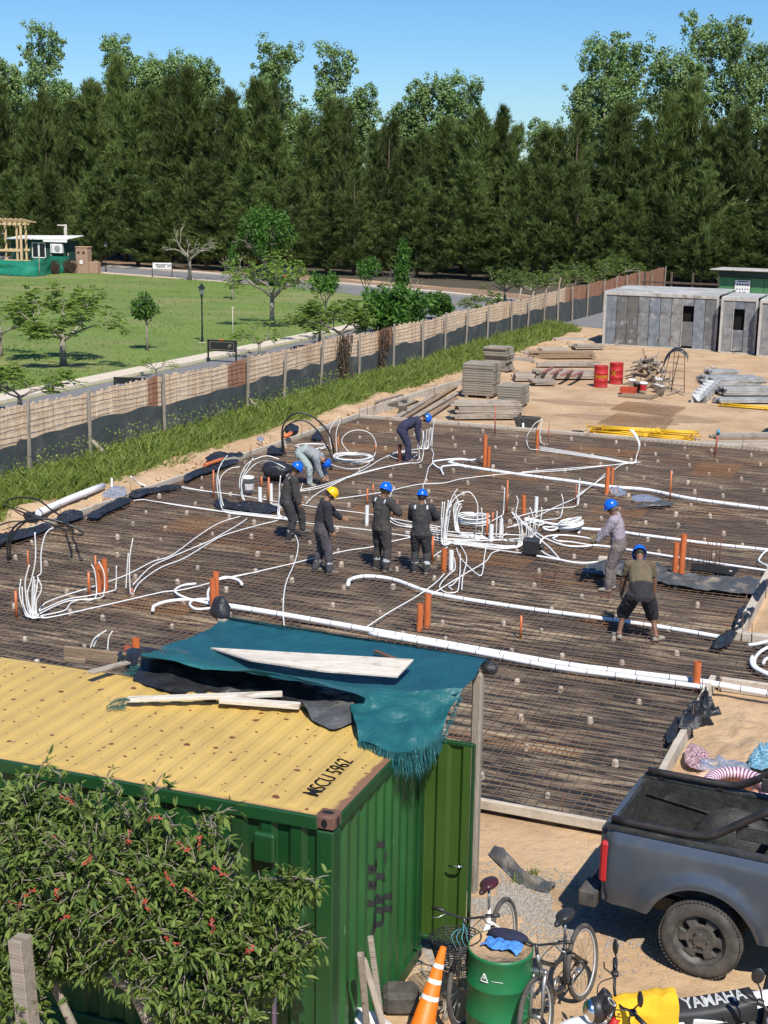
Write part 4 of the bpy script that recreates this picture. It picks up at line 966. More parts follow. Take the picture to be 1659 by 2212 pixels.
# ================================================================== shipping container
def blendmat(name, base, base2, spotc, rough=.5, spots=True, edge=None, scratch=None, streakc=None, bump=.15, spec=.5):
    M = bpy.data.materials.new(name); M.use_nodes = True; N = M.node_tree.nodes; L = M.node_tree.links; p = N['Principled BSDF']; p.inputs['Roughness'].default_value = rough; p.inputs['Specular IOR Level'].default_value = spec
    tc = N.new('ShaderNodeTexCoord')
    def no(s, st=(1, 1, 1), d=6):
        mp = N.new('ShaderNodeMapping'); mp.inputs['Scale'].default_value = st; L.new(tc.outputs['Object'], mp.inputs[0])
        t = N.new('ShaderNodeTexNoise'); t.inputs['Scale'].default_value = s; t.inputs['Detail'].default_value = d; L.new(mp.outputs[0], t.inputs['Vector']); return t.outputs['Fac']
    def mr(s, a, b, c=0, d=1): r = N.new('ShaderNodeMapRange'); r.inputs[1].default_value = a; r.inputs[2].default_value = b; r.inputs[3].default_value = c; r.inputs[4].default_value = d; L.new(s, r.inputs[0]); return r.outputs[0]
    def mx(f, a, b):
        x = N.new('ShaderNodeMix'); x.data_type = 'RGBA'; L.new(f, x.inputs[0])
        for k, v in ((6, a), (7, b)):
            if isinstance(v, tuple): x.inputs[k].default_value = (*v, 1)
            else: L.new(v, x.inputs[k])
        return x.outputs[2]
    def op(o, a, b):
        x = N.new('ShaderNodeMath'); x.operation = o
        for k, v in ((0, a), (1, b)):
            if isinstance(v, float): x.inputs[k].default_value = v
            else: L.new(v, x.inputs[k])
        return x.outputs[0]
    col = mx(mr(no(1.3), .35, .65), base, base2)
    if streakc: col = mx(op('MULTIPLY', mr(no(3, (1, 1, .12)), .55, .75), .6), col, streakc)
    if spots:                                        # rust blots of several sizes
        for sc3, th, in ((3.2, .13), (7, .14)):
            v = N.new('ShaderNodeTexVoronoi'); v.inputs['Scale'].default_value = sc3; v.voronoi_dimensions = '2D'; L.new(tc.outputs['Object'], v.inputs['Vector'])
            sep = N.new('ShaderNodeSeparateColor'); L.new(v.outputs['Color'], sep.inputs[0])
            rad = op('MULTIPLY', mr(sep.outputs[0], .35, 1.0), th)
            f = mr(op('SUBTRACT', op('ADD', v.outputs['Distance'], op('MULTIPLY', no(30), .03)), rad), -.01, .012, 1, 0)
            f = op('MULTIPLY', f, mr(sep.outputs[0], .40, .42)); col = mx(f, col, spotc)
    if scratch: col = mx(mr(no(9, (3, 3, .5), 8), .70, .73), col, scratch)
    if edge:                                         # corroded strip near a border: (axis, at, width, colour)
        for (ax, at, wd, ec) in edge:
            s = N.new('ShaderNodeSeparateXYZ'); L.new(tc.outputs['Object'], s.inputs[0])
            d = op('ABSOLUTE', op('SUBTRACT', s.outputs[ax], float(at)), 0.0)
            f = mr(op('ADD', d, op('MULTIPLY', op('SUBTRACT', no(5), .5), wd*2.2)), wd*.75, wd*1.05, 1, 0); col = mx(f, col, ec)
    L.new(col, p.inputs['Base Color'])
    bp = N.new('ShaderNodeBump'); bp.inputs['Strength'].default_value = bump; bp.inputs['Distance'].default_value = .02; L.new(no(4), bp.inputs['Height']); L.new(bp.outputs[0], p.inputs['Normal'])
    return M
CW, CL, CH = 2.46, 6.058, 2.59
MT['croof'] = blendmat('container_yellow_roof', (.58, .39, .11), (.50, .335, .095), (.17, .055, .022), .55, True, [(0, 0, .09, (.24, .12, .06)), (1, 0, .05, (.38, .22, .10))], (.42, .30, .12))
MT['cgreen'] = blendmat('container_green', (.007, .052, .013), (.011, .068, .018), (.1, .05, .03), .42, False, None, (.08, .13, .08), (.022, .035, .015), spec=.5)
MT['cdoor'] = blendmat('container_door_green', (.035, .085, .012), (.05, .10, .016), (.1, .05, .03), .4, False, None, None, (.06, .065, .015))
MT['crust'] = mat('corner_rust', (.11, .05, .035), (.17, .085, .06), 9, .85, c3=(.04, .06, .03), sc3=3)
CN = thing('shipping_container', 'yellow-roofed green corrugated shipping container in the foreground', 'container', (-4.445, 10.03, GZ), .030)
def trap(s, per, flat=.34):                         # trapezoid wave 0..1
    t = (s/per) % 1.0; r = (1-2*flat)/2
    return 1.0 if t < flat else (1-(t-flat)/r if t < flat+r else (0.0 if t < 2*flat+r else (t-2*flat-r)/r))
def breaks(per, L_, flat=.34):
    r = (1-2*flat)/2; out = [0.0]; k = 0
    while k*per < L_:
        for q in (0, flat, flat+r, 2*flat+r):
            s = (k+q)*per
            if 1e-6 < s < L_: out.append(s)
        k += 1
    return out+[L_]
def corr(name, mt, o, du, L_, z0, z1, nrm, dep, per, parent, flat=.34):
    mb = MB(); o, du, nrm = Vector(o), Vector(du), Vector(nrm); B = breaks(per, L_, flat)
    for a, b in zip(B[:-1], B[1:]):
        pa, pb = o+du*a+nrm*(dep*(trap(a+1e-7, per, flat)-1)), o+du*b+nrm*(dep*(trap(b-1e-7, per, flat)-1)); z = Vector((0, 0, 1))
        mb.add([pa+z*z0, pb+z*z0, pb+z*z1, pa+z*z1], [(0, 1, 2, 3)])
    return mb.build(name, mt, parent)
# end wall faces +X, long wall faces -Y
EPER, EDEP = .222, .045
MT['cend'] = blendmat('container_green_lit_end', (.013, .085, .021), (.02, .105, .026), (.1, .05, .03), .42, False, None, (.10, .17, .10), (.035, .06, .022))  # same container green, lightened in colour for the light on the end wall
corr('end_wall', MT['cend'], (-.018, .14, 0), (0, 1, 0), CW-.27, .16, CH-.12, (1, 0, 0), EDEP, EPER, CN)
corr('side_wall', MT['cgreen'], (-CL+.1, .018, 0), (1, 0, 0), CL-.26, .16, CH-.11, (0, -1, 0), .036, .278, CN)
corr('side_wall', MT['cgreen'], (-CL+.1, CW-.018, 0), (1, 0, 0), CL-.26, .16, CH-.11, (0, 1, 0), .036, .278, CN)
def cpart(nm, c, d, mt='cgreen', bev=.008, rot=None): q = MB(); q.bbox(c, d, rot, bev=bev); return q.build(nm, MT[mt], CN)
cpart('top_rail', (-CL/2, .02, CH-.075), (CL-.3, .06, .12)); cpart('top_rail', (-CL/2, CW-.02, CH-.075), (CL-.3, .06, .12))
cpart('end_rail', (-.02, CW/2, CH-.08), (.06, CW-.3, .12)); cpart('bottom_rail', (-.02, CW/2, .09), (.07, CW-.3, .15)); cpart('bottom_rail', (-CL/2, .02, .09), (CL-.3, .06, .15))
cpart('end_rail', (-CL+.02, CW/2, CH-.08), (.06, CW-.3, .12)); cpart('rear_wall', (-CL+.06, CW/2, CH/2), (.05, CW-.1, CH-.2))
for x in (-.085, -CL+.085):
    for y in (.085, CW-.085):
        cpart('corner_post', (x, y, CH/2), (.16, .16, CH-.28), bev=.012)
        for z in (.06, CH-.06):
            q = MB(); q.bbox((x, y, z), (.178, .172, .122), bev=.012); cc = q.build('corner_casting', MT['crust'] if (z > 1 and x > -1) else MT['cgreen'], CN)
            q = MB()
            if z > 1: q.prism([(x+.055*cos(a)+(.03 if abs(a-pi) > pi/2 else -.03)*0, y+.03*sin(a), z+.0615) for a in [k*pi/8 for k in range(16)]], (0, 0, .002))
            sg = -1 if y < 1 else 1
            q.prism([(x+.028*cos(a), y+sg*.0865, z-.005+.04*sin(a)) for a in [k*pi/8 for k in range(16)]], (0, sg*.002, 0)); sx = 1 if x > -1 else -1
            q.prism([(x+sx*.0895, y+.028*cos(a), z-.005+.04*sin(a)) for a in [k*pi/8 for k in range(16)]], (sx*.002, 0, 0))
            q.build('slot_shade', MT['void'], cc)  # thin black plates paint the shade of the casting holes
# ribbed roof
RP = .2095
def roofz(x, y):
    e = min(1, max(0, (y-.085)/.06))*min(1, max(0, (CW-.085-y)/.06))*(1 if -CL+.2 < x < -.16 else 0)
    return CH-.012+.011*trap(-x, RP, .30)*e - .006*sin(pi*y/CW)*0
xs = sorted(set([-b for b in breaks(RP, CL-.1, .30)]+[-.165, -.158])); ys = [.02, .085, .105, .125, .145, .6, 1.2, 1.8, CW-.145, CW-.125, CW-.105, CW-.085, CW-.02]
mb = MB(); K = len(xs)
mb.add([(x, y, roofz(x, y)) for y in ys for x in xs], [(j*K+i, j*K+i+1, (j+1)*K+i+1, (j+1)*K+i) for j in range(len(ys)-1) for i in range(K-1)]); RF = mb.build('roof', MT['croof'], CN)
text('lettering', 'MSCU 5962', .19, MT['letter'], RF, (0, 0, 0), (0, 1, 0), (-1, 0, 0), .001, wrap=lambda v: Vector((-.36-v.y*1.15, .78+v.x*.92, roofz(-.36-v.y*1.15, .78+v.x*.92)+.009)))
mb = MB(); mb.add([(-5.1+.03*sin(k), .95+.12*k, roofz(-5.1, 1)+.0035) for k in range(8)]+[(-5.1+.07+.02*cos(k*2), .95+.12*k, roofz(-5.1, 1)+.0035) for k in range(8)], [(k, k+1, 9+k, 8+k) for k in range(7)])
mb.build('bare_patch', mat('bare_metal', (.22, .21, .20), (.3, .29, .27), 5), RF)
# vent box, drain pipe and bend on the long wall
mb = MB(); mb.bbox((-.62, -.035, CH-.36), (.20, .07, .27), bev=.02); mb.build('vent', MT['cgreen'], CN)
mb = MB(); mb.cyl((-.52, -.06, .55), (-.52, -.06, 1.72), .022, 10); dp = mb.build('drain_pipe', mat('lilac_pipe', (.34, .27, .48), (.40, .33, .52), 4, .5), CN)
mb = MB(); mb.tube([(-.52, -.06, 1.70), (-.52, -.06, 1.83), (-.515, -.04, 1.9), (-.51, .0, 1.92)], [.034, .034, .032, .032], 10); mb.build('pipe_elbow', MT['cgreen'], dp)
# sprayed tag on the end wall: strokes that follow the ribs
def endx(s): return -.018+EDEP*(trap(s-.14, EPER)-1)
inv = Matrix.Rotation(-.030, 3, 'Z'); C0 = Vector((-4.445, 10.03, GZ))
def onend(cx, cy):
    q = GX((1100+cx*.5425)*.5486, (2950+cy*.5425)*.5486, -4.47); l = inv @ (q-C0); return (l.y, l.z)
ST = [[(745, 690), (760, 700), (785, 690)], [(745, 690), (742, 780), (722, 850), (670, 880)], [(722, 800), (705, 880), (668, 885)], [(815, 760), (812, 850), (795, 885)], [(735, 800), (738, 920), (735, 1080), (715, 1200), (705, 1300)],
      [(668, 980), (700, 985), (730, 960)], [(738, 935), (775, 930), (803, 965), (800, 1060), (770, 1120)], [(668, 1010), (690, 1000), (725, 995)], [(665, 1120), (700, 1125), (735, 1070), (760, 1100)], [(668, 890), (668, 1140)], [(810, 1080), (850, 1070), (855, 1150), (810, 1160), (808, 1085)],
      [(735, 1120), (770, 1100), (800, 1110)], [(740, 1180), (775, 1175), (772, 1250), (740, 1290)], [(700, 1260), (705, 1310), (690, 1330)], [(800, 1000), (803, 1100), (795, 1210)]]
mb = MB()
for st in ST:
    P = [Vector((*onend(*q), 0)) for q in st]; P = smooth_path(P, 8); wd = .03
    pts = []
    for a, b in zip(P[:-1], P[1:]):
        n = max(1, int((b-a).length/.012))
        for k in range(n): pts.append(a.lerp(b, k/n))
    pts.append(P[-1]); V = []
    for i, p in enumerate(pts):
        t = (pts[min(i+1, len(pts)-1)]-pts[max(i-1, 0)]).normalized(); n = Vector((-t.y, t.x, 0))*wd
        for h in range(9): q = p+n*(h/4-1); V.append((endx(q.x)+.008, q.x, q.y))
    mb.add(V, [(9*i+k, 9*i+k+1, 9*i+k+10, 9*i+k+9) for i in range(len(pts)-1) for k in range(8)])
mb.build('spray_tag', MT['letter'], CN)
# door swung open past the far corner
dr = MB(); B = breaks(.26, .86, .36); o = Vector((-.40, CW+.04, 0))
for a, b in zip(B[:-1], B[1:]):
    pa, pb = o+Vector((a, -.035*trap(a+1e-7, .26, .36), 0)), o+Vector((b, -.035*trap(b-1e-7, .26, .36), 0))
    dr.add([pa+Vector((0, 0, .22)), pb+Vector((0, 0, .22)), pb+Vector((0, 0, 2.36)), pa+Vector((0, 0, 2.36))], [(0, 1, 2, 3)])
DO = dr.build('door', MT['cdoor'], CN); DO['label'] = 'olive green corrugated door standing open'
dr = MB()
for (c, d) in (((.03, CW+.03, 2.375), (.90, .05, .04)), ((.03, CW+.03, .205), (.90, .05, .04)), ((.48, CW+.03, 1.29), (.03, .05, 2.2))): dr.bbox(c, d, bev=.006)
dr.build('door_frame', MT['cgreen'], DO)
dr = MB(); dr.tube([(.41, CW+.0, 1.10), (.41, CW-.06, 1.10), (.39, CW-.07, 1.10), (.28, CW-.07, 1.09)], .012, 8); dr.build('handle', MT['chrome'], DO)
# ================================================================== awning of tarp and plastic
def post(px, py, ptop, Y, lab, r=.055):
    if py: b = G(px, py, GZ)
    else: b = GY(px, ptop, Y); b.z = GZ
    top = GY(px+(14 if py else 0), ptop, b.y); mb = MB(); mb.bbox(((b+top)/2+Vector((0, 0, -.03))), (.115, .115, (top-b).length+.02), (top-b).to_track_quat('Z', 'Y').to_matrix(), bev=.02)
    return tag(mb.build('awning_post', MT['postwood'], base=b), lab, 'post'), top
P1, T1 = post(1020, 1925, 1448, 0, 'grey weathered post holding up the right end of the teal tarp')
P2, T2 = post(482, None, 1330, 14.35, 'grey post under the left end of the teal tarp, wrapped in black plastic')
def ruled(polys, nu, amp=.02, fr=3.0, seed=0, k=4):
    L_ = []
    for P in polys:
        Q = smooth_path(P, 8); n = len(Q); L_.append([Q[min(n-2, int(i/nu*(n-1)))].lerp(Q[min(n-2, int(i/nu*(n-1)))+1], i/nu*(n-1)-min(n-2, int(i/nu*(n-1)))) for i in range(nu+1)])
    rows = []
    cols = [smooth_path([l[i] for l in L_], k) for i in range(nu+1)]
    nv = len(cols[0])-1; mb = MB(); V = []
    for j in range(nv+1):
        for i in range(nu+1):
            p = cols[i][j]; q = p*fr; e = min(1, 3*min(j/nv+.15, 1.15-j/nv))
            d = amp*(mnoise.noise(q+Vector((seed, 0, 0)))+.6*mnoise.noise(Vector((q.x*2.3+seed, q.y*2.3, q.z*2.3)))-abs(mnoise.noise(Vector((q.x*1.1-seed, q.y*1.8, q.z*1.8))))*.8)
            V.append(p+Vector((.15*d, -.35*d, d))*e)
    mb.add(V, [(j*(nu+1)+i, j*(nu+1)+i+1, (j+1)*(nu+1)+i+1, (j+1)*(nu+1)+i) for j in range(nv) for i in range(nu)], 0, True)
    return mb
def gy(pts, Y): return [GY(x, y, Y if not isinstance(Y, list) else Y[i]) for i, (x, y) in enumerate(pts)]
ZR = CH+GZ+.02
def onroof(x, y): return G(x, y, ZR)
Tp = thing('teal_tarp', 'teal plastic tarp stretched as an awning between the container roof and two posts', 'tarp', T1)
def tb(mb, nm, mt, par): 
    o = mb.build(nm, mt, par); 
    if par is Tp: o.location = -Vector(T1)
    return o
rows = [gy([(478, 1336), (600, 1354), (820, 1388), (1048, 1424)], [14.35, 14.3, 14.2, 14.02]),
        gy([(440, 1358), (580, 1388), (800, 1418), (1036, 1442)], [13.9, 13.85, 13.75, 13.6]),
        gy([(400, 1380), (540, 1425), (780, 1460), (1018, 1468)], [13.4, 13.3, 13.2, 13.1]),
        gy([(345, 1398), (480, 1442), (745, 1492), (985, 1500)], [12.9, 12.75, 12.7, 12.75])]
MT['teal2'] = mat('teal_tarp_back', (.014, .098, .108), (.02, .13, .132), 2.0, .42, bump=.9, bsc=6)
tb(ruled(rows, 70, .04, 1.1, 1), 'canopy', MT['teal'], Tp)
rows = [gy([(480, 1331), (600, 1349), (820, 1384), (1050, 1420)], [14.37, 14.32, 14.22, 14.04]), gy([(482, 1338), (602, 1358), (824, 1394), (1052, 1436)], [14.39, 14.34, 14.24, 14.06])]
tb(ruled(rows, 40, .012, 4, 2), 'hem', MT['teal'], Tp)
rows = [gy([(310, 1403), (370, 1402), (430, 1420), (500, 1442), (600, 1458), (700, 1476), (790, 1490)], [12.95, 12.9, 12.85, 12.8, 12.75, 12.7, 12.68]),
        gy([(305, 1408), (370, 1413), (430, 1432), (505, 1446), (600, 1462), (700, 1482), (790, 1498)], 12.36),
        gy([(302, 1411), (360, 1421), (425, 1442), (455, 1448), (560, 1452), (690, 1478), (790, 1504)], 12.26)]
tb(ruled(rows, 70, .06, 2.0, 3), 'folded_edge', MT['teal2'], Tp)
# corner that hangs over the container end
A = [Vector(p) for p in gy([(752, 1494), (830, 1490), (915, 1490), (1000, 1482)], [12.62, 12.66, 12.72, 12.85])]
orf = lambda x, y, h: G(x, y, ZR+h)
B = [orf(758, 1530, .10), orf(835, 1535, .13), orf(918, 1535, .08), GX(982, 1515, -4.30)]
Cc = [orf(768, 1572, .05), orf(836, 1582, .09), GX(918, 1582, -4.36), GX(962, 1556, -4.26)]
D = [orf(775, 1600, .02), orf(840, 1622, .03), GX(898, 1622, -4.34), GX(952, 1598, -4.26)]
tb(ruled([A, B, Cc, D], 60, .12, 2.0, 5, 7), 'hanging_corner', MT['teal2'], Tp)
fq = MB(); DD = smooth_path(D, 14)
for i in range(520):
    k = int(rr(0, .999)*(len(DD)-1)); p = DD[k].lerp(DD[k+1], rr(0, 1))+Vector((rr(-.02, .02), rr(-.03, .02), rr(-.01, .02)))
    u = k/len(DD); ln = rr(.03, .10)+.20*max(0, sin(pi*(u*1.25-.25)))
    blade(fq, p, Vector((rr(-.25, .4), rr(-.45, .05), -1)).normalized(), ln, .008, RND)
for i in range(240):                                # frayed right edge
    p = A[3].lerp(D[3], rr(.2, 1)); blade(fq, p, Vector((1, rr(-.5, .5), rr(-.7, .3))).normalized(), rr(.02, .07), .006, RND)
for i in range(160):
    k = rr(0, .35); p = Vector(T2).lerp(Vector(T1), k); blade(fq, p+Vector((0, 0, .0)), Vector((rr(-.5, .5), 1, rr(-.2, .5))).normalized(), rr(.02, .07), .006, RND)
tb(fq, 'fringe', MT['teal2'], Tp)
# black plastic under the fold, spread over the roof
r1 = gy([(308, 1400), (380, 1408), (440, 1432), (540, 1452), (650, 1476), (770, 1496)], 12.72)
r3 = [onroof(*q) for q in ((286, 1466), (345, 1490), (430, 1509), (520, 1516), (625, 1524), (765, 1564))]
r2 = [a.lerp(b, .5)+Vector((0, .04, -.01+.03*sin(i*2.1))) for i, (a, b) in enumerate(zip(r1, r3))]
tag(ruled([r1, r2, r3], 70, .08, 2.4, 9, 9).build('plastic_sheet', MT['blackplastic'], base=r3[0]), 'crumpled black plastic sheet spilling from under the tarp onto the yellow roof', 'plastic sheet')
r1 = [onroof(*q)+Vector((0, 0, .05)) for q in ((640, 1522), (700, 1522), (752, 1512), (762, 1512))]; r3 = [onroof(*q)+Vector((0, 0, .012)) for q in ((672, 1556), (715, 1576), (745, 1570), (768, 1560))]
r2 = [a.lerp(b, .5)+Vector((0, 0, .06)) for a, b in zip(r1, r3)]
tag(ruled([r1, r2, r3], 30, .03, 5, 12, 6).build('plastic_sheet', MT['greyplastic'], base=r3[0]), 'dark grey plastic flap lying flat on the roof beside the hanging tarp corner', 'plastic sheet')
r1 = [GY(x, y, 12.9) for x, y in ((272, 1402), (290, 1398), (312, 1402), (320, 1412))]; r3 = [GY(x, y, 12.45) for x, y in ((272, 1430), (282, 1462), (296, 1468), (310, 1450))]
r2 = [a.lerp(b, .5)+Vector((-.05, -.1, .04)) for a, b in zip(r1, r3)]
tag(ruled([r1, r2, r3], 24, .05, 5, 14, 6).build('plastic_sheet', MT['blackplastic'], base=r3[0]), 'bunched black plastic bundle at the left end of the folded tarp', 'plastic sheet')
# black plastic tied round both post heads
def wrapbag(c, r_, lab, seed, st=(1, 1, 1.3)):
    mb = MB(); mb.ball(c, r_, 10, sc3=st); mb.v = [tuple(Vector(v)+(Vector(v)-Vector(c)).normalized()*(.6*r_*nz(v[0]*9+seed, v[1]*9, v[2]*9))) for v in mb.v]
    return tag(mb.build('plastic_wrap', MT['blackplastic'], base=c), lab, 'plastic wrap')
wrapbag(GY(478, 1318, 14.4), .10, 'black plastic knotted round the head of the left tarp post', 1, (1.2, 1, 1.4)); wrapbag(GY(1058, 1440, 14.05), .075, 'black plastic scrap tied round the head of the right tarp post', 4, (1.5, 1, 1))
# boards lying about on the roof
def plank(name, a, b, wd, th, mt, lab, cat='plank', roll=0.0, group=None, bev=.006):
    a, b = Vector(a), Vector(b); d = (b-a); q = d.to_track_quat('X', 'Z').to_matrix() @ Matrix.Rotation(roll, 3, 'X'); mb = MB(); mb.bbox((0, 0, 0), (d.length, wd, th), bev=bev)
    o = mb.build(name, mt); o.location = (a+b)/2; o.rotation_euler = q.to_euler(); return tag(o, lab, cat, group)
plank('plank', GY(140, 1408, 12.72), GY(272, 1424, 12.72), .05, .14, MT['plank'], 'thick brown timber beam along the far edge of the yellow roof left of the plastic')
plank('plank', GY(140, 1424, 12.55), GY(184, 1428, 12.55), .05, .05, MT['plank'], 'short brown timber offcut under the thick beam on the roof edge')
plank('plank', onroof(196, 1472)+Vector((0, 0, .10)), onroof(276, 1442)+Vector((0, 0, .06)), .10, .025, MT['wood'], 'grey board jutting out from the plastic over the yellow roof')
plank('plank', onroof(275, 1521)+Vector((0, 0, .05)), onroof(610, 1517)+Vector((0, 0, .09)), .095, .04, MT['palewood'], 'long bleached board lying across the yellow roof')
plank('plank', onroof(475, 1524)+Vector((0, 0, .06)), onroof(648, 1535)+Vector((0, 0, .05)), .10, .05, MT['palewood'], 'shorter pale board overlapping the long bleached board on the roof')
plank('rusty_bar', GY(810, 1406, 13.75), GY(855, 1424, 13.6), .045, .03, MT['rustdark'], 'short rusty brown bar lying on the teal tarp', 'bar')
P = [GY(455, 1411, 13.36)+Vector((0, 0, .05)), GY(893, 1437, 13.35)+Vector((0, 0, .05)), GY(858, 1478, 12.95)+Vector((0, 0, .07)), GY(700, 1462, 12.9)+Vector((0, 0, .05)), GY(540, 1438, 12.95)+Vector((0, 0, .05))]
mb = MB(); mb.prism(P[::-1], (0, 0, .018)); tag(mb.build('plywood_sheet', MT['palewood'], base=P[0]), 'long bleached plywood sheet lying on the teal tarp', 'plywood')
mb = MB()
for (x, y, n) in ((272, 1524, 26), (300, 1452, 16)):
    c = onroof(x, y)+Vector((0, 0, .05))
    for i in range(n):
        P = smooth_path([c+Vector((rr(-.03, .05), rr(-.02, .02), rr(0, .03))), c+Vector((rr(-.1, .02), rr(-.06, .02), rr(-.01, .03))), c+Vector((rr(-.15, .05), rr(-.14, -.02), -.035)), c+Vector((rr(-.12, .08), rr(-.2, -.06), -.038))], 4); mb.tube(P, .0022, 3, cap=False)
    if n == 26: tag(mb.build('rope_tangle', MT['teal2']), 'tangle of blue-green frayed strands at the end of the long bleached board', 'string'); mb = MB()
    else: tag(mb.build('rope_tangle', MT['teal2']), 'tangle of thin green strands by the jutting grey board', 'string')
P = smooth_path([onroof(*q) for q in ((405, 1452), (360, 1470), (300, 1485))], 4)
# ================================================================== pipes, conduits and hoses on the slab
CROP = dict(A=(384.0, 850.3, .3472), B=(905.2, 905.2, .3472), C=(932.6, 1042.3, .2315), D=(0, 1097.2, .3307), E=(0, 795.5, .3307), F=(1179.5, 1014.9, .2890), G=(932.6, 521.2, .4378), H=(630.9, 960.0, .1984), I=(822.9, 877.8, .0992), K=(1426.4, 1289.2, .2232), P=(0, 0, 1))
def path(cr, pts, z=.105):
    """photo positions -> points on the ground, or, marked 'v', standing above the last ground point"""
    ox, oy, s = CROP[cr]; out = []; base = None
    for q in pts:
        x, y = ox+q[0]*s, oy+q[1]*s
        if len(q) > 2 and q[2] == 'v': out.append(GD(x, y, base))
        else:
            p = G(x, y, z if len(q) < 3 else q[2]); out.append(p); base = p
    return out
def hose(name, cr, pts, r, mt, lab, cat, group=None, z=.105, off=(0, 0, 0), k=7, n=6, marks=False):
    P = [p+Vector(off) for p in path(cr, pts, z)]; P = smooth_path(P, k); mb = MB(); mb.tube(P, r, n); b0 = P[0]; b0 = Vector((b0.x, b0.y, 0))
    o = tag(mb.build(name, MT[mt], base=b0), lab, cat, group)
    if marks:                                        # black tie marks along a taped pipe
        acc = 0; nxt = .35; mk = MB()
        for a, b in zip(P[:-1], P[1:]):
            acc += (b-a).length
            if acc > nxt: t = (b-a).normalized(); mk.tube([a-b0, a-b0+t*.012], r+.003, n, cap=False); nxt += rr(.28, .6)
        mk.build('tie_marks', MT['tape'], o)['kind'] = 'stuff'
    return o
tw = 'thick white pipe'
hose('drain_pipe', 'P', [(466, 1305), (600, 1326), (900, 1379), (1200, 1432), (1350, 1452), (1510, 1472), (1600, 1488), (1672, 1500)], .055, 'white', 'thick white taped pipe, the nearest of the long pipes, passing the tarp', 'pipe', marks=True, n=8)
hose('drain_pipe', 'P', [(800, 1364), (1000, 1399), (1200, 1437), (1350, 1457), (1520, 1480)], .045, 'white', 'second white pipe strapped alongside the nearest long white pipe', 'pipe', off=(.03, -.10, 0), n=8, marks=True)
hose('drain_pipe', 'P', [(752, 1262), (757, 1252), (790, 1245), (850, 1252), (940, 1282), (1100, 1309), (1300, 1336), (1450, 1358), (1570, 1379)], .042, 'white', 'long white pipe with curled left end running past the man in shorts', 'pipe', marks=True, n=8)
hose('drain_pipe', 'B', [(660, 620), (780, 645), (1010, 680), (1210, 695), (1340, 715), (1610, 750), (1800, 775), (2180, 815)], .036, 'white', 'white pipe running behind the man in the lavender shirt', 'pipe', marks=True, n=8)
hose('drain_pipe', 'B', [(185, 268), (290, 295), (600, 342), (1000, 395), (1160, 420), (1410, 440), (1659, 490), (1900, 525), (2180, 560)], .048, 'white', 'thick white pipe, the farthest of the long pipes, between two pairs of orange pipes', 'pipe', marks=True, n=8)
hose('drain_pipe', 'B', [(1080, 785), (1160, 792), (1350, 820), (1570, 855), (1659, 868), (1900, 905), (2180, 945)], .026, 'white', 'slim white pipe passing the lavender-shirted man at thigh height in the view', 'pipe', n=8)
for pts, lab in (([(85, 275), (100, 262), (200, 250), (270, 248), (330, 258)], 'white hose end curling left beside the farthest long pipe'), ([(150, 340), (138, 315), (150, 295), (230, 288), (290, 298)], 'short white hose hooked below the end of the farthest long pipe'), ([(88, 278), (110, 298), (140, 310)], 'short white hose offcut joining the hooked hose end'), ([(185, 268), (230, 252), (300, 255), (362, 252)], 'white hose end pointing right over the farthest long pipe')):
    hose('white_hose', 'B', pts, .028, 'white', lab, 'hose')
CT, CG = 'conduit tube', 'white conduits across the slab'
def cond(cr, pts, lab, r=.0125, z=.105, off=(0, 0, 0), mt='conduit', group=None): return hose('conduit_tube', cr, pts, r, mt, lab, CT, group, z, off)
cond('A', [(-60, 570), (0, 580), (120, 600), (380, 632), (620, 672), (760, 690), (900, 712), (1160, 745), (1280, 768), (1640, 830)], 'white conduit running from the left kerb past the bucket behind the standing workers')
cond('E', [(1120, 780), (1180, 772), (1300, 795), (1560, 830), (1659, 845)], 'white conduit curling up at the kerb above the bucket line')
cond('E', [(870, 865), (930, 858), (1000, 868), (1300, 912), (1659, 965), (1900, 985)], 'white conduit crossing from the left kerb below the folded black plastic')
cond('A', [(-90, 680), (0, 695), (280, 735), (620, 775), (800, 805), (1190, 850), (1460, 892)], 'white conduit passing in front of the black plastic patch behind the legs of the workers')
for i, (pts) in enumerate(([(640, 772), (400, 745), (300, 732), (268, 705), (248, 600, 'v'), (245, 520, 'v'), (268, 440, 'v'), (310, 385, 'v')], [(640, 780), (420, 755), (310, 742), (275, 712), (262, 600, 'v'), (268, 520, 'v'), (320, 470, 'v'), (385, 455, 'v')], [(650, 765), (320, 728), (285, 700), (258, 570, 'v'), (252, 480, 'v'), (275, 435, 'v')])):
    cond('A', pts, 'white conduit bent upright beside the thin orange pipe left of the bucket', group='bent conduits left of the bucket')
for i, pts in enumerate(([(660, 690), (470, 680), (410, 660), (388, 600, 'v'), (388, 520, 'v'), (430, 440, 'v'), (500, 400, 'v'), (560, 388, 'v'), (630, 407, 'v')], [(660, 697), (470, 688), (420, 670), (400, 620, 'v'), (398, 530, 'v'), (440, 450, 'v'), (470, 400, 'v')], [(650, 700), (450, 675), (412, 655), (398, 560, 'v'), (430, 490, 'v'), (500, 427, 'v'), (580, 420, 'v'), (670, 462, 'v')])):
    cond('A', pts, 'white conduit arching over the white bucket', group='conduits arching over the bucket')
for pts in ([(690, 775), (640, 760), (625, 735), (630, 620, 'v'), (640, 510, 'v')], [(700, 780), (650, 765), (632, 740), (642, 620, 'v'), (670, 540, 'v')], [(700, 790), (640, 770), (622, 745), (632, 640, 'v'), (632, 560, 'v')]): cond('A', pts, 'white conduit standing left of the worker with the lowered head', group='conduits beside the leftmost worker')
cond('D', [(255, 665), (330, 605), (620, 510), (820, 440), (1000, 350), (1120, 310), (1300, 180), (1430, 100), (1570, 55)], 'white conduit, upper one of three fanning out toward the left bundle')
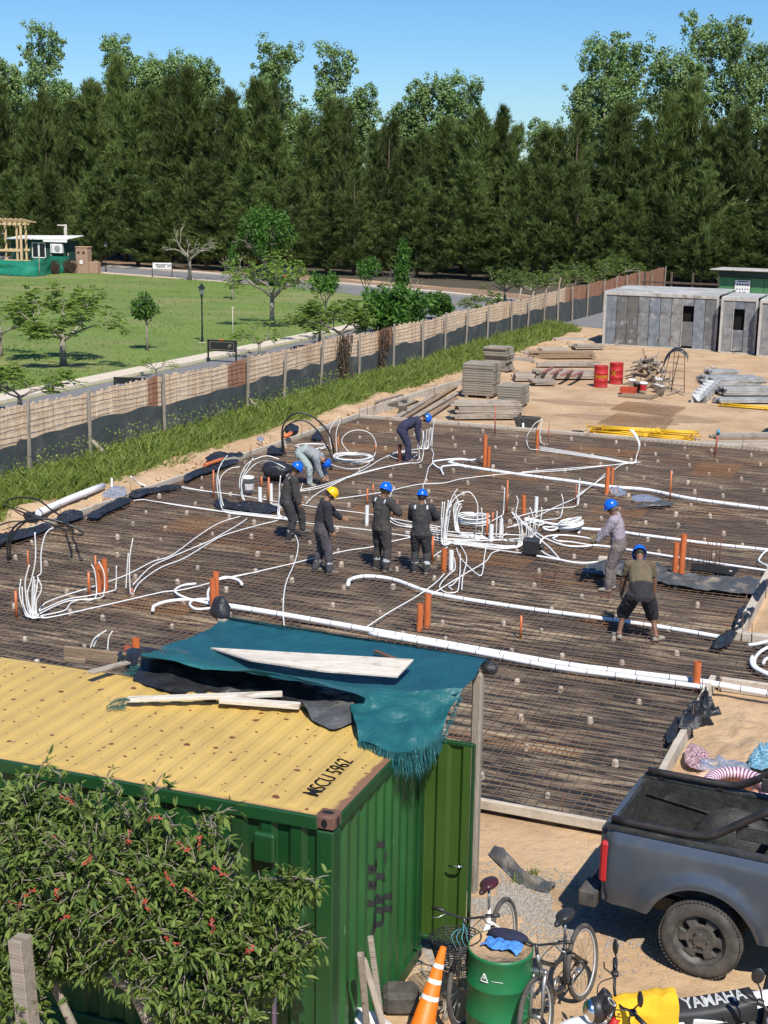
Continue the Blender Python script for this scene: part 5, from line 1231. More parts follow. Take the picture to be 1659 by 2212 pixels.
cond('D', [(870, 500), (980, 390), (1100, 330), (1300, 245), (1390, 205), (1540, 120), (1615, 70)], 'white conduit, middle one of three fanning out toward the left bundle')
cond('D', [(875, 545), (920, 480), (1050, 390), (1200, 330), (1350, 240), (1460, 180), (1660, 120), (1815, 82)], 'white conduit, lower one of three fanning out from the upright pair')
cond('A', [(980, 655), (1170, 630), (1310, 605), (1500, 565), (1660, 555), (1780, 528), (2060, 498), (2400, 478), (2650, 450), (2780, 435), (2880, 425)], 'long thin white conduit slanting up from the yellow helmet to the far bundle')
cond('A', [(800, 682), (870, 620), (1040, 530), (1180, 460), (1280, 400), (1400, 360), (1480, 345)], 'white conduit sweeping up from the yellow-helmeted worker to the navy one')
cond('A', [(770, 597), (900, 570), (1080, 510), (1230, 470), (1400, 435), (1500, 428), (1525, 390), (1530, 300, 'v'), (1538, 250, 'v')], 'white conduit held down by the grey worker and rising by the navy one')
cond('A', [(765, 607), (900, 582), (1060, 522), (1200, 482), (1330, 450), (1450, 432)], 'white conduit parallel and just below the one held by the grey worker')
cond('A', [(760, 610), (768, 590), (775, 560, 'v')], 'short white conduit stub rising beside the leftmost worker')
cond('A', [(730, 880), (748, 930), (742, 1000), (715, 1080), (680, 1160), (663, 1230), (655, 1350), (665, 1480)], 'wavy white conduit trailing from the leftmost worker toward the tarp')
cond('A', [(240, 1158), (350, 1140), (700, 1060), (880, 1015), (1060, 975), (1200, 955), (1330, 920), (1460, 892)], 'white conduit passing between the feet of the middle workers')
cond('A', [(1150, 1470), (1300, 1370), (1480, 1265), (1600, 1180), (1659, 1120)], 'straight white conduit slanting between the two pairs of near orange pipes')
for pts in ([(1330, 780), (1320, 760), (1312, 700, 'v'), (1320, 640, 'v'), (1350, 580, 'v')], [(1620, 850), (1400, 825), (1330, 800), (1315, 770, 'v'), (1315, 740, 'v')], [(1620, 838), (1420, 815), (1345, 790), (1322, 760), (1322, 730, 'v')]): cond('A', pts, 'white conduit bent up behind the third worker', group='conduits behind the third worker')
hose('black_hose', 'A', [(655, 380), (650, 220, 'v'), (700, 140, 'v'), (770, 120, 'v'), (850, 150, 'v'), (930, 230, 'v'), (965, 320, 'v'), (970, 420, 'v'), (958, 462)], .026, 'hose', 'outer one of two black hoses arching above the grey worker', 'hose')
hose('black_hose', 'A', [(668, 388), (656, 240, 'v'), (715, 178, 'v'), (790, 170, 'v'), (860, 220, 'v'), (920, 310, 'v'), (958, 400, 'v'), (945, 465)], .022, 'hose', 'inner one of two black hoses arching above the grey worker', 'hose')
def coil(name, c, R0, turns, r, mt, lab, seed=0, hgt=.10, jit=.06, cat='coil', tilt=0.0, sep=True):
    R = random.Random(seed); mb = MB(); P = []; n = 26
    ph = R.uniform(0, 6)
    for i in range(turns*n+1):
        a = 2*pi*i/n+ph; tn = i//n; rad = R0*(1+.09*sin(tn*2.4+seed)+jit*sin(a*1.0+tn*1.9)); P.append(Vector((rad*cos(a)+.05*R0*sin(tn*3.1), rad*sin(a)+.05*R0*cos(tn*2.2), r+hgt*((tn*0.37) % 1.0)+.012*sin(a*2+tn)+tilt*cos(a))))
    mb.tube(P, r, 6); o = mb.build(name, MT[mt], loc=c); return tag(o, lab, cat)
def at(cr, x, y, z=.09): ox, oy, s = CROP[cr]; return G(ox+x*s, oy+y*s, z)
coil('conduit_coil', at('A', 1090, 412), .52, 9, .0145, 'conduit', 'flat white conduit coil in front of the tall standing loop', 1)
coil('conduit_coil', at('A', 830, 330), .45, 2, .0145, 'conduit', 'single flat white hoop lying under the black hose arch', 2, .02, .03)
cond('A', [(1075, 378), (1020, 300, 'v'), (1055, 245, 'v'), (1125, 227, 'v'), (1200, 250, 'v'), (1235, 320, 'v'), (1220, 390, 'v'), (1165, 452), (1060, 468), (940, 438)], 'white conduit springing up as a tall standing loop above the flat coil')
cond('A', [(992, 380), (985, 250, 'v'), (1012, 165, 'v')], 'white conduit with bent tip standing right of the black hose arch'); cond('A', [(957, 350), (945, 230, 'v'), (1003, 140, 'v')], 'white conduit bent over standing within the black hose arch')
IB = 'upright white conduits bunched beside the navy worker'
for x0, x1, x2, y2 in ((800, 815, 805, 640), (845, 850, 840, 600), (880, 915, 912, 530), (940, 935, 925, 540), (965, 985, 1000, 500), (1000, 1040, 1050, 500), (1010, 1070, 1082, 460), (1030, 1095, 1112, 480)):
    cond('I', [(350, 975), (640, 945), (840, 925), (x0, 912), (x1, 720, 'v'), (x2, y2, 'v')], 'white conduit standing in the bunch where the navy worker bends', group=IB)
cond('I', [(690, 1120), (780, 1060), (800, 1010), (640, 1000), (400, 1000)], 'white conduit looped on the grid at the feet of the navy worker'); cond('I', [(790, 1180), (835, 1110), (825, 920, 'v'), (780, 870, 'v')], 'short white conduit held by the navy worker')
cond('I', [(355, 1140), (230, 1100), (205, 1070), (260, 1030), (370, 990)], 'small white conduit loop left of the dark red pipe')
cond('I', [(1580, 4200-1659), (1578, 2350), (1500, 2000), (1430, 1720), (960, 1659-0)][3:4]+[(935, 1760), (960, 1640), (1000, 1480), (1040, 1330), (1115, 1240), (1130, 1100), (1150, 1040), (1112, 950), (1110, 850, 'v'), (1125, 600, 'v'), (1165, 265, 'v')][1:], 'wavy white conduit standing tall right of the navy worker') if False else cond('I', [(985, 2300), (975, 2150), (935, 1950), (915, 1760), (955, 1640), (1000, 1480), (1040, 1330), (1115, 1240), (1130, 1100), (1150, 1040), (1112, 950), (1110, 850, 'v'), (1125, 600, 'v'), (1165, 265, 'v')], 'wavy white conduit standing tall right of the navy worker')
# --- central knot
CK = 'upright white conduits of the central knot'
for x0, y0, mids in ((100, 575, [(88, 400), (100, 180)]), (112, 570, [(105, 400), (120, 180)]), (125, 560, [(128, 380), (155, 165)]), (135, 555, [(150, 400), (182, 200)]), (118, 580, [(118, 420), (140, 250)]), (140, 548, [(150, 260), (195, 130), (240, 60)]), (130, 545, [(160, 300), (180, 170)]), (95, 585, [(92, 480), (95, 330)])):
    cond('C', [(780, 600+RND.randint(-15, 15)), (500, 590), (230, 560), (x0+25, y0), (x0, y0-25)]+[(a, b, 'v') for a, b in mids], 'white conduit standing in the left comb of the central knot', group=CK)
for i, (xb, tops) in enumerate(((220, [(205, 300), (215, 250), (242, 190), (300, 168)]), (232, [(218, 300), (240, 230), (270, 200)]), (245, [(225, 320), (250, 200), (218, 115)]), (250, [(240, 330), (262, 250), (280, 225)]), (238, [(210, 330), (205, 230), (245, 165)]))):
    cond('C', [(480+i*10, 498+i*6), (320, 480+i*5), (xb+20, 458+i*4), (xb, 430)]+[(a, b, 'v') for a, b in tops], 'white conduit bent up before the flat coil in the central knot', group=CK)
cond('C', [(125, 548), (140, 300, 'v'), (200, 165, 'v'), (280, 105, 'v'), (350, 90, 'v'), (405, 150, 'v'), (430, 240, 'v'), (415, 420, 'v'), (400, 505)], 'white conduit arching over the flat coil of the central knot')
for xb, yb, tops in ((800, 590, [(822, 480), (800, 360), (745, 275)]), (812, 585, [(840, 470), (830, 350), (785, 290), (805, 180), (790, 125)]), (830, 580, [(850, 470), (820, 380), (780, 300)]), (848, 575, [(885, 450), (870, 340)]), (870, 560, [(905, 450), (880, 370)]), (890, 545, [(920, 430), (905, 310)]), (905, 530, [(950, 400), (940, 300), (915, 230)]), (940, 500, [(1000, 400), (1025, 300), (1025, 228)]), (925, 520, [(965, 420), (945, 330)])):
    cond('C', [(200, 545+RND.randint(0, 30)), (500, 580+RND.randint(0, 20)), (740, 612), (xb, yb)]+[(a, b, 'v') for a, b in tops], 'white conduit standing in the right comb of the central knot', group=CK)
for i, pts in enumerate(([(-250, 405), (0, 440), (300, 468), (860, 492)], [(-250, 455), (0, 480), (400, 520), (860, 552)], [(-250, 470), (0, 505), (300, 550), (770, 600)], [(-250, 495), (0, 528), (130, 555), (600, 627), (880, 665)], [(-150, 410), (0, 455), (300, 500), (700, 540), (860, 560)], [(-120, 480), (60, 520), (420, 545), (860, 520)], [(150, 525), (400, 530), (650, 500), (700, 470)])):
    cond('C', pts, 'white conduit run lying through the central knot of conduits', group='conduit runs through the central knot')
hose('white_hose', 'C', [(980, 685), (1100, 705), (1200, 722), (1300, 742), (1430, 752), (1575, 740)], .026, 'conduit', 'thick white hose lying from the black box to the plastic patch', 'hose')
hose('white_hose', 'C', [(620, 222, 'v') if False else (800, 330), (900, 430), (1010, 530), (1100, 610), (1195, 718)], .02, 'conduit', 'straight white hose slanting down right out of the central knot', 'hose')
hose('white_hose', 'C', [(745, 275), (860, 380), (960, 460), (1100, 540), (1230, 585), (1350, 597), (1480, 590), (1520, 552), (1450, 518), (1250, 492), (1100, 497), (1030, 530), (1005, 590), (1030, 645), (1110, 690), (1195, 718)], .022, 'conduit', 'white hose lying in a long oval loop right of the central knot', 'hose')
hose('white_hose', 'C', [(1480, 585), (1300, 555), (1180, 545), (1130, 520), (1170, 503)], .02, 'conduit', 'white hose end inside the long oval loop', 'hose')
coil('hose_coil', at('C', 1290, 440), .24, 9, .022, 'conduit', 'tangled thick white hose coil at the right of the central knot', 5, .22, .18, tilt=.06)
coil('hose_coil', at('C', 1100, 440), .15, 2, .022, 'conduit', 'small white hose loop left of the tangled coil', 6, .04, .1)
hose('white_hose', 'C', [(1225, 390), (1230, 360, 'v'), (1290, 338, 'v'), (1360, 370, 'v'), (1395, 430, 'v'), (1370, 470)], .022, 'conduit', 'white hose loop standing up out of the tangled coil', 'hose')
hose('white_hose', 'C', [(1050, 380), (1000, 400), (950, 375), (880, 350), (870, 335), (900, 332), (1000, 352), (1055, 375)], .02, 'conduit', 'white hose loop behind the right comb of the central knot', 'hose')
coil('conduit_coil', at('C', 392, 375), .34, 10, .0145, 'conduit', 'flat white conduit coil within the central knot', 7, .16)
for pts, lab in (([(760, 330), (980, 272), (1200, 238), (1330, 225), (1368, 190), (1378, 60, 'v'), (1382, -10, 'v')], 'white conduit rising by the thin red pipe right of the knot'), ([(760, 400), (960, 330), (1130, 240), (1350, 140), (1450, 60), (1530, 0), (1640, -100)], 'white conduit slanting up right from the knot to the thick orange pair'), ([(700, 420), (1050, 350), (1180, 335), (1215, 280), (1225, 170, 'v'), (1210, 108, 'v')], 'white conduit with upturned tip behind the tangled coil'), ([(560, 360), (650, 310), (668, 280), (675, 160, 'v'), (680, 48, 'v')], 'white conduit rising beside the tall thin orange pipe in the knot'),
                 ([(600, 515), (605, 400, 'v'), (610, 268, 'v')], 'short upright white conduit between the white stubs of the knot'), ([(420, 540), (455, 520), (475, 420, 'v'), (465, 235, 'v')], 'white conduit standing right of the flat coil in the knot'), ([(660, 540), (665, 420, 'v'), (650, 315, 'v')], 'white conduit standing by the rear white stub of the knot'),
                 ([(0, 1045), (150, 950), (330, 840), (500, 740), (560, 660), (630, 635)], 'white conduit slanting down left from the knot to the thick pipe'), ([(265, 580), (320, 680), (320, 760), (290, 880), (280, 995)], 'white conduit hanging in a curve below the knot'), ([(230, 610), (265, 700), (350, 790), (430, 860), (470, 850), (490, 700), (515, 560)], 'white conduit dipping in a deep V below the knot'), ([(180, 840), (100, 920), (75, 980), (130, 1025), (220, 1025), (250, 980), (265, 800), (265, 660)], 'white conduit curled in a hook near the thick pipe below the knot'), ([(190, 1000), (160, 970), (200, 950), (260, 880)], 'small white conduit bend inside the hook below the knot'),
                 ([(160, 700), (205, 700), (220, 790), (200, 830)], 'white conduit bend beside the white stub below the knot'), ([(15, 690), (80, 645), (150, 600)], 'short white conduit behind the orange pipe below the knot')):
    cond('C', pts, lab)
# --- far right bundle and right edge
for i in range(4):
    cond('B', [(745, 172+i*7), (900, 196+i*6), (1150, 238+i*4), (1330, 270+i*2), (1352, 235), (1366+i*3, 160, 'v'), (1340+i*5, 100, 'v'), (1310+i*6, 66, 'v')], 'white conduit in the flat bundle bending up at the far right of the slab', group='far right conduit bundle')
for pts, lab in (([(740, 190), (690, 185), (672, 150), (675, 100, 'v'), (720, 30, 'v'), (765, 2, 'v')], 'white conduit curling over by the far orange pipe, left one'), ([(800, 158), (760, 145), (752, 80, 'v'), (768, 8, 'v')], 'white conduit curling up by the far orange pipe, right one'), ([(640, 330), (760, 320), (1150, 290), (1260, 280), (1310, 272)], 'white conduit lying behind the thick far pipe toward the far right bundle'), ([(1210, 318), (1260, 285), (1335, 268), (1350, 245)], 'short white conduit joining the far right bundle behind the orange pair'), ([(980, 480), (1080, 410), (1160, 355)], 'white conduit crossing under the farthest long pipe'), ([(985, 540), (992, 450, 'v'), (1000, 370, 'v')], 'thin white conduit standing at the thin red pipe right of the knot')): cond('B', pts, lab)
hose('white_hose', 'K', [(890, 578), (878, 620), (890, 665), (930, 700), (1042, 752), (1150, 770)], .03, 'white', 'white hose loop end at the right frame edge, lower one', 'hose'); hose('white_hose', 'K', [(1100, 470), (1042, 490), (960, 540), (912, 610), (930, 680), (1042, 738), (1150, 745)], .03, 'white', 'white hose loop at the right frame edge, outer one', 'hose')
hose('white_hose', 'K', [(1000, 640), (1012, 612), (1060, 590), (1150, 580)], .03, 'white', 'white hose stub inside the loop at the right frame edge', 'hose'); hose('white_hose', 'K', [(850, 466), (940, 455), (1042, 430), (1150, 412)], .03, 'white', 'white hose lying on the concrete kerb end at the right frame edge', 'hose', z=.16)
hose('white_hose', 'F', [(1659, 720), (1600, 690), (1592, 668), (1630, 620), (1680, 590)], .022, 'white', 'white hose bend entering at the right edge beyond the hole', 'hose')
# --- left bundle
LB = 'upright white conduits of the left bundle'
for x0, y0, ups in ((165, 700, [(135, 600), (128, 540), (137, 465)]), (178, 705, [(150, 620), (145, 515)]), (188, 700, [(172, 600), (165, 480), (192, 372)]), (200, 712, [(185, 620), (178, 540)]), (212, 705, [(210, 600), (212, 520), (222, 450)]), (218, 700, [(222, 560), (228, 470)]), (235, 700, [(228, 600), (238, 540), (245, 515)]), (226, 690, [(235, 560), (250, 460)]), (205, 690, [(180, 560), (205, 470), (232, 330), (228, 160)]), (238, 690, [(240, 600), (262, 560), (270, 510), (245, 450), (268, 420), (268, 300), (290, 190), (320, 145), (350, 130)])):
    cond('D', [(300, 700), (255, 715), (x0+12, y0+8), (x0, y0-10)]+[(a, b, 'v') for a, b in ups], 'white conduit standing in the left bundle near the slab corner', group=LB)
cond('D', [(270, 718), (350, 710), (600, 655), (840, 600), (1060, 550), (1160, 540), (1280, 515), (1370, 490), (1430, 470), (1560, 440), (1700, 415)], 'long white conduit from the left bundle past the orange pair near the tarp')
for pts, lab in (([(265, 705), (420, 670), (460, 625), (520, 600), (600, 600), (630, 560), (620, 420, 'v'), (597, 370, 'v')], 'white conduit from the left bundle rising with a blue tip before the orange trio'), ([(260, 690), (440, 610), (650, 588), (680, 545), (680, 430, 'v'), (645, 350, 'v')], 'white conduit rising across the orange trio on the left'), ([(255, 675), (430, 600), (600, 570), (740, 540), (757, 510), (760, 380, 'v')], 'white conduit rising right of the orange trio on the left'), ([(852, 570), (845, 350, 'v'), (868, 200, 'v')], 'tall one of two white conduits standing alone on the left'), ([(822, 528), (830, 400, 'v'), (838, 298, 'v')], 'short one of two white conduits standing alone on the left'), ([(590, 915), (620, 850, 'v'), (695, 800, 'v')], 'white conduit with red tip curving up behind the thick roof beam'), ([(612, 908), (622, 880, 'v'), (650, 830, 'v')], 'shorter white conduit under the red-tipped one behind the roof beam'), ([(703, 930), (710, 850, 'v'), (735, 805, 'v')], 'white conduit curving up right of the red-tipped one')): cond('D', pts, lab)
for pts, lab, r in (([(1280, 495), (1200, 505), (1150, 530), (1150, 555), (1220, 590), (1390, 632)], 'white hose curl left of the orange pair near the tarp, upper one', .026), ([(1365, 595), (1270, 600), (1240, 630), (1280, 660), (1385, 655)], 'white hose curl left of the orange pair near the tarp, small loop', .026), ([(998, 668), (1010, 640), (1100, 610), (1240, 600), (1390, 628)], 'white hose with open end curving left from the nearest long pipe', .034), ([(1425, 468), (1480, 454), (1550, 470), (1580, 495)], 'white hose hooking over right of the orange pair near the tarp', .034), ([(1360, 600), (1358, 550), (1375, 515)], 'short white hose behind the orange pair near the tarp', .026)):
    hose('white_hose', 'D', pts, r, 'white', lab, 'hose')
hose('black_hose', 'D', [(50, 335), (55, 200, 'v'), (110, 110, 'v'), (220, 72, 'v'), (330, 76, 'v'), (450, 110, 'v'), (535, 155, 'v'), (528, 178, 'v'), (470, 165)], .024, 'hose', 'black hose arching up at the left corner, front one', 'hose'); hose('black_hose', 'D', [(66, 335), (75, 200, 'v'), (150, 104, 'v'), (260, 66, 'v'), (400, 95, 'v'), (470, 130, 'v'), (430, 150)], .022, 'hose', 'black hose arching up at the left corner, rear one', 'hose')
hose('black_hose', 'E', [(-60, 930), (60, 860, .4), (150, 845, .55), (250, 862, .55), (330, 920, .4), (420, 985, .15), (480, 1060)], .022, 'hose', 'black hose looping over the kerb at the left frame edge', 'hose', z=.12); hose('black_hose', 'E', [(-40, 875, .3), (120, 930, .25), (250, 985, .15), (440, 1060)], .02, 'hose', 'black hose lying straight across the kerb at the left frame edge', 'hose', z=.12)
hose('black_hose', 'E', [(-40, 1040), (60, 1005), (150, 1000), (240, 1010)], .018, 'hose', 'thin black hose on the sand at the left frame edge', 'hose', z=.2)
hose('big_pipe', 'P', [(83, 1108, .22), (150, 1078, .22), (222, 1050, .22)], .085, 'white', 'large white pipe lying on the sand beside the left kerb', 'pipe', n=14, k=2)
cond('E', [(735, 800), (730, 770, 'v'), (730, 718, 'v')], 'white hose stub standing out of the clear bag at the left kerb', r=.03, z=.15); cond('E', [(955, 770, .2), (900, 745, .3), (855, 708, .5)], 'white hose end curling off the left kerb', r=.022)
hose('orange_pipe', 'E', [(1338, 632, .25), (1400, 612, .25), (1462, 592, .25)], .055, 'orange', 'orange pipe lying on the left kerb over black plastic', 'pipe', n=12, k=2); hose('orange_pipe', 'A', [(655, 262, .25), (680, 262, .25), (705, 245, .3)], .07, 'orange', 'short orange elbow pipe lying by the kerb inside the black hose arch', 'pipe', n=12, k=2)
# --- upright pipes: photo base, top, radius, colour, label
UP = [(1047, 1010, 940, .058, 'o', 'tall thick orange pipe of the far pair beside the farthest white pipe'), (1055, 1011, 965, .045, 'o', 'shorter orange pipe of the far pair beside the farthest white pipe'), (1310, 1068, 1008, .058, 'o', 'thick orange pipe of the pair where the farthest white pipe passes'), (1321, 1056, 1010, .04, 'o', 'slimmer orange pipe of the pair where the farthest white pipe passes'), (1160, 977, 929, .052, 'o', 'thick orange pipe standing by the far kerb with curling conduits'), (1447, 1083, 1017, .02, 'o', 'thin orange pipe standing on a black sheet at right'), (1094, 1113, 1037, .02, 'o', 'tall thin orange pipe at the back of the central knot'), (1131, 1113, 1070, .052, 'o', 'thick orange pipe at the back of the central knot'), (1157, 1114, 1073, .047, 'w', 'white pipe stub at the back of the central knot'), (1243, 1090, 1046, .016, 'r', 'thin red pipe right of the central knot'),
      (1051, 1168, 1108, .026, 'o', 'tall slim orange pipe in the middle of the central knot'), (1064, 1133, 1107, .024, 'o', 'slim orange pipe behind the white stub in the central knot'), (1060, 1175, 1133, .05, 'w', 'front white pipe stub in the central knot'), (1081, 1163, 1121, .042, 'w', 'rear white pipe stub in the central knot'), (958, 1235, 1186, .058, 'o', 'thick orange pipe in front of the central knot'), (974, 1237, 1189, .05, 'w', 'white pipe stub beside the thick orange pipe in front of the knot'), (934, 1217, 1158, .028, 'o', 'slim orange pipe by the arm of the fourth worker'),
      (462, 1081, 1015, .02, 'o', 'thin orange pipe standing left of the white bucket'), (565, 1056, 1029, .024, 'o', 'slim orange pipe behind the black bag, right of the bucket'), (562, 1098, 1053, .05, 'w', 'front white pipe stub on the black plastic patch'), (580, 1091, 1031, .026, 'o', 'slim orange pipe between the two white stubs on black plastic'), (586, 1087, 1045, .044, 'w', 'rear white pipe stub on the black plastic patch'), (793, 1095, 1055, .022, 'o', 'slim orange pipe left of the third worker, front one'), (806, 1070, 1046, .022, 'o', 'slim orange pipe left of the third worker, rear one'), (792, 1136, 1092, .046, 'w', 'white pipe stub behind the third worker'), (863, 999, 960, .05, 'd', 'dark red-brown pipe beside the navy worker'), (731, 981, 942, .018, 'o', 'thin orange pipe right of the black hose arch'), (811, 981, 958, .02, 'o', 'thin orange pipe behind the flat coil at the back'),
      (36, 1338, 1276, .024, 'o', 'slim orange pipe left of the left bundle'), (62, 1247, 1188, .016, 'o', 'thin orange pipe behind the left bundle'), (193, 1293, 1236, .026, 'o', 'slim orange pipe, front left of the trio on the left'), (214, 1282, 1220, .058, 'o', 'shorter thick orange pipe of the trio on the left'), (228, 1277, 1208, .06, 'o', 'taller thick orange pipe of the trio on the left'), (207, 1262, 1200, .022, 'o', 'slim orange pipe behind the trio on the left'), (461, 1324, 1251, .062, 'o', 'front thick orange pipe of the pair by the tarp post'), (467, 1310, 1236, .058, 'o', 'rear taller orange pipe of the pair by the tarp post'), (294, 1412, 1380, .07, 'o', 'orange pipe end sticking up behind the plastic bundle, right one'), (276, 1418, 1396, .07, 'r', 'reddish pipe end sticking up behind the thick roof beam'),
      (1457, 1247, 1172, .058, 'o', 'shorter orange pipe of the pair by the open pit'), (1471, 1247, 1154, .062, 'o', 'taller orange pipe of the pair by the open pit'), (906, 1363, 1305, .058, 'o', 'front orange pipe of the near pair beyond the tarp'), (922, 1356, 1284, .062, 'o', 'rear taller orange pipe of the near pair beyond the tarp'), (1124, 1381, 1330, .022, 'o', 'thin orange pipe left of the man in shorts'), (1503, 1492, 1430, .062, 'o', 'single thick orange pipe beside the nearest white pipe at right'), (1184, 957, 922, .018, 'r', 'thin red pipe at the far kerb right of the curling conduits'), (1069, 942, 876, .022, 'r', 'thin red stake in front of the long timber stack'), (257, 1282, 1240, .02, 'r', 'small red pipe stub at the foot of the standing conduit pair') if False else (857//3, 1288, 1270, .022, 'r', 'small red pipe stub at the foot of the standing conduit pair'), (1379, 992, 955, .014, 'r', 'thin rusty stake at the far right conduit bundle')]
MT['redpvc'] = mat('red_pvc', (.36, .09, .055), (.42, .12, .07), 4, .5); MT['darkpvc'] = mat('dark_red_pvc', (.14, .04, .025), (.2, .06, .035), 4, .5)
for x, y, yt, r, c, lab in UP:
    b = G(x, y, 0); H = GD(x, yt, b).z; mb = MB(); tilt = Vector((rr(-.02, .02), rr(-.02, .02), 0))*H
    n = 16 if r > .04 else 8
    mb.tube([b, b+Vector((0, 0, H))+tilt], r, n, cap=r < .03); 
    if r >= .03:                                     # hollow end
        t_ = b+Vector((0, 0, H))+tilt; mb.tube([t_, t_-Vector((0, 0, .15))], r*.9, n, cap=False); mb.lathe([(r*.9, 0), (r, 0)], t_, n); mb.lathe([(.001, -.14), (r*.9, -.14)], t_, n)
    nm, m_ = {'o': ('orange_pipe', 'orange'), 'w': ('white_pipe', 'white'), 'r': ('red_pipe', 'redpvc'), 'd': ('dark_pipe', 'darkpvc')}[c]
    tag(mb.build(nm, MT[m_], base=b), lab, 'pipe')
b = G(1543, 988, 0); top = GD(1552, 931, b); r_ = thing('capped_pipe', 'thin red-brown pipe with a blue cap at the right of the far kerb', 'pipe', b)
mb = MB(); mb.tube([(0, 0, 0), top-b], .03, 8); mb.build('pipe', MT['redpvc'], r_); mb = MB(); mb.tube([top-b-Vector((0, 0, .1)), top-b+Vector((.0, 0, .05))], .055, 10); mb.build('cap', mat('cap_blue', (.10, .30, .36), None, rough=.4), r_)
# --- plastic sheets, bags, boxes lying on the slab
def sheet(pts, z, mt, lab, amp=.04, seed=0, cat='plastic sheet', n=26, crop='P', name='plastic_sheet', fr=5):
    P = [G(CROP[crop][0]+x*CROP[crop][2], CROP[crop][1]+y*CROP[crop][2], z) for x, y in pts]; c = sum(P, Vector())/len(P); Q = smooth_path(P, 8, closed=True); mb = MB(); V = [c+Vector((0, 0, amp))]; m_ = 7
    for j in range(1, m_+1):
        for q in Q:
            p = c.lerp(q, j/m_); a = amp*(1 if j < m_ else .3); d = a*(mnoise.noise(p*fr+Vector((seed, 0, 0)))+.7*mnoise.noise(p*fr*2.3)+.5); V.append(p+Vector((a*.4*mnoise.noise(p*fr*1.7), 0, max(0, d))))
    K = len(Q); F = [(0, 1+i, 1+(i+1) % K) for i in range(K)]+[(1+j*K+i, 1+(j+1)*K+i, 1+(j+1)*K+(i+1) % K, 1+j*K+(i+1) % K) for j in range(m_-1) for i in range(K)]
    mb.add(V, F, 0, True); return tag(mb.build(name, MT[mt], base=c), lab, cat)
sheet([(230, 670), (300, 680), (420, 690), (560, 690), (620, 705), (600, 740), (500, 745), (400, 730), (250, 710)], .1, 'blackplastic', 'black plastic patch under the white pipe stubs left of the workers', .10, 1, crop='A')
sheet([(1280, 775), (1330, 720), (1450, 700), (1600, 735), (1690, 790), (1850, 790), (2030, 800), (2060, 850), (1990, 900), (1850, 905), (1700, 880), (1560, 850), (1450, 830)], .1, 'greyplastic', '-', .09, 2, crop='B') if False else sheet([(280, 770), (330, 710), (480, 690), (640, 700), (800, 720), (900, 760), (940, 810), (1200, 830), (1420, 815), (1600, 830), (1630, 880), (1560, 930), (1300, 915), (1050, 885), (830, 840), (600, 800)], .1, 'greyplastic', 'dusty grey plastic sheet spread from the lavender-shirted man to the pit', .10, 2, crop='F')
sheet([(580, 300), (700, 270), (860, 235), (960, 250), (900, 270), (760, 275)], .1, 'greyplastic', 'grey plastic strip lying behind the lavender-shirted man', .06, 3, crop='F')
sheet([(1545, 930), (1590, 870), (1640, 820), (1680, 830), (1620, 930), (1580, 985)], .14, 'blackplastic', 'black plastic lapping over the kerb of the raised bed', .05, 4, crop='F')
sheet([(1440, 1040), (1560, 1035), (1510, 1140), (1430, 1230), (1380, 1300), (1290, 1340), (1240, 1310), (1370, 1240), (1440, 1130)], .1, 'blackplastic', 'black plastic sheet bunched at the corner of the raised bed kerb', .10, 5, crop='F')
sheet([(430, 940), (480, 1000), (520, 1060), (590, 1150), (500, 1160), (380, 1210), (390, 1280), (200, 1300), (170, 1230), (230, 1150), (330, 1060)], .1, 'blackplastic', 'torn black plastic sheet draped over the board by the dug earth', .16, 6, crop='K', fr=6)
sheet([(60, 1310), (150, 1180), (200, 1200), (150, 1350), (90, 1420), (60, 1400)], .1, 'blackplastic', 'black plastic strip along the board under the torn sheet', .06, 7, crop='K')
for pts, lab, sd_ in (([(840, 825), (900, 790), (1000, 785), (1100, 765), (1190, 770), (1100, 795), (960, 820), (900, 850)], 'black plastic crumpled on the left kerb, middle piece', 8), ([(740, 870), (790, 850), (850, 850), (840, 880), (700, 940), (640, 980), (560, 965), (650, 915)], 'black plastic crumpled along the left kerb below the clear bag', 9), ([(1205, 700), (1290, 660), (1400, 625), (1520, 595), (1560, 605), (1440, 655), (1300, 700), (1215, 740)], 'black plastic folded over the left kerb beside the lying orange pipe', 10), ([(1340, 590), (1420, 545), (1500, 555), (1590, 560), (1500, 585), (1380, 600)], 'black plastic heap on the sand above the lying orange pipe', 11), ([(380, 960), (450, 925), (530, 935), (540, 970), (460, 1000), (380, 1000)], 'black plastic bundle on the left kerb near the big white pipe', 12), ([(-20, 1100), (80, 1065), (200, 1045), (300, 1010), (330, 1040), (200, 1100), (60, 1130), (-20, 1160)], 'black plastic strip along the left kerb at the frame edge', 13), ([(150, 945), (230, 915), (280, 940), (250, 975), (180, 985)], 'black plastic scrap under the end of the big white pipe', 14)):
    sheet(pts, .14, 'blackplastic', lab, .05, sd_, crop='E', fr=9)
for pts, lab, sd_ in (([(830, 275), (860, 240), (900, 265), (880, 285)], 'small black plastic piece on the kerb right of the hose arch', 15), ([(560, 370), (570, 340), (650, 345), (650, 370)], 'black plastic scrap on the kerb left of the hose arch', 16), ([(665, 225), (690, 195), (745, 200), (750, 225), (700, 240)], 'dark plastic scrap on the earth bank inside the hose arch', 17)): sheet(pts, .16, 'blackplastic', lab, .09, sd_, crop='A')
sheet([(665, 835), (720, 790), (800, 785), (830, 815), (790, 845), (700, 850)], .18, 'clear', 'clear plastic bag of fittings on the left kerb', .10, 18, cat='plastic bag', crop='E', name='plastic_bag')
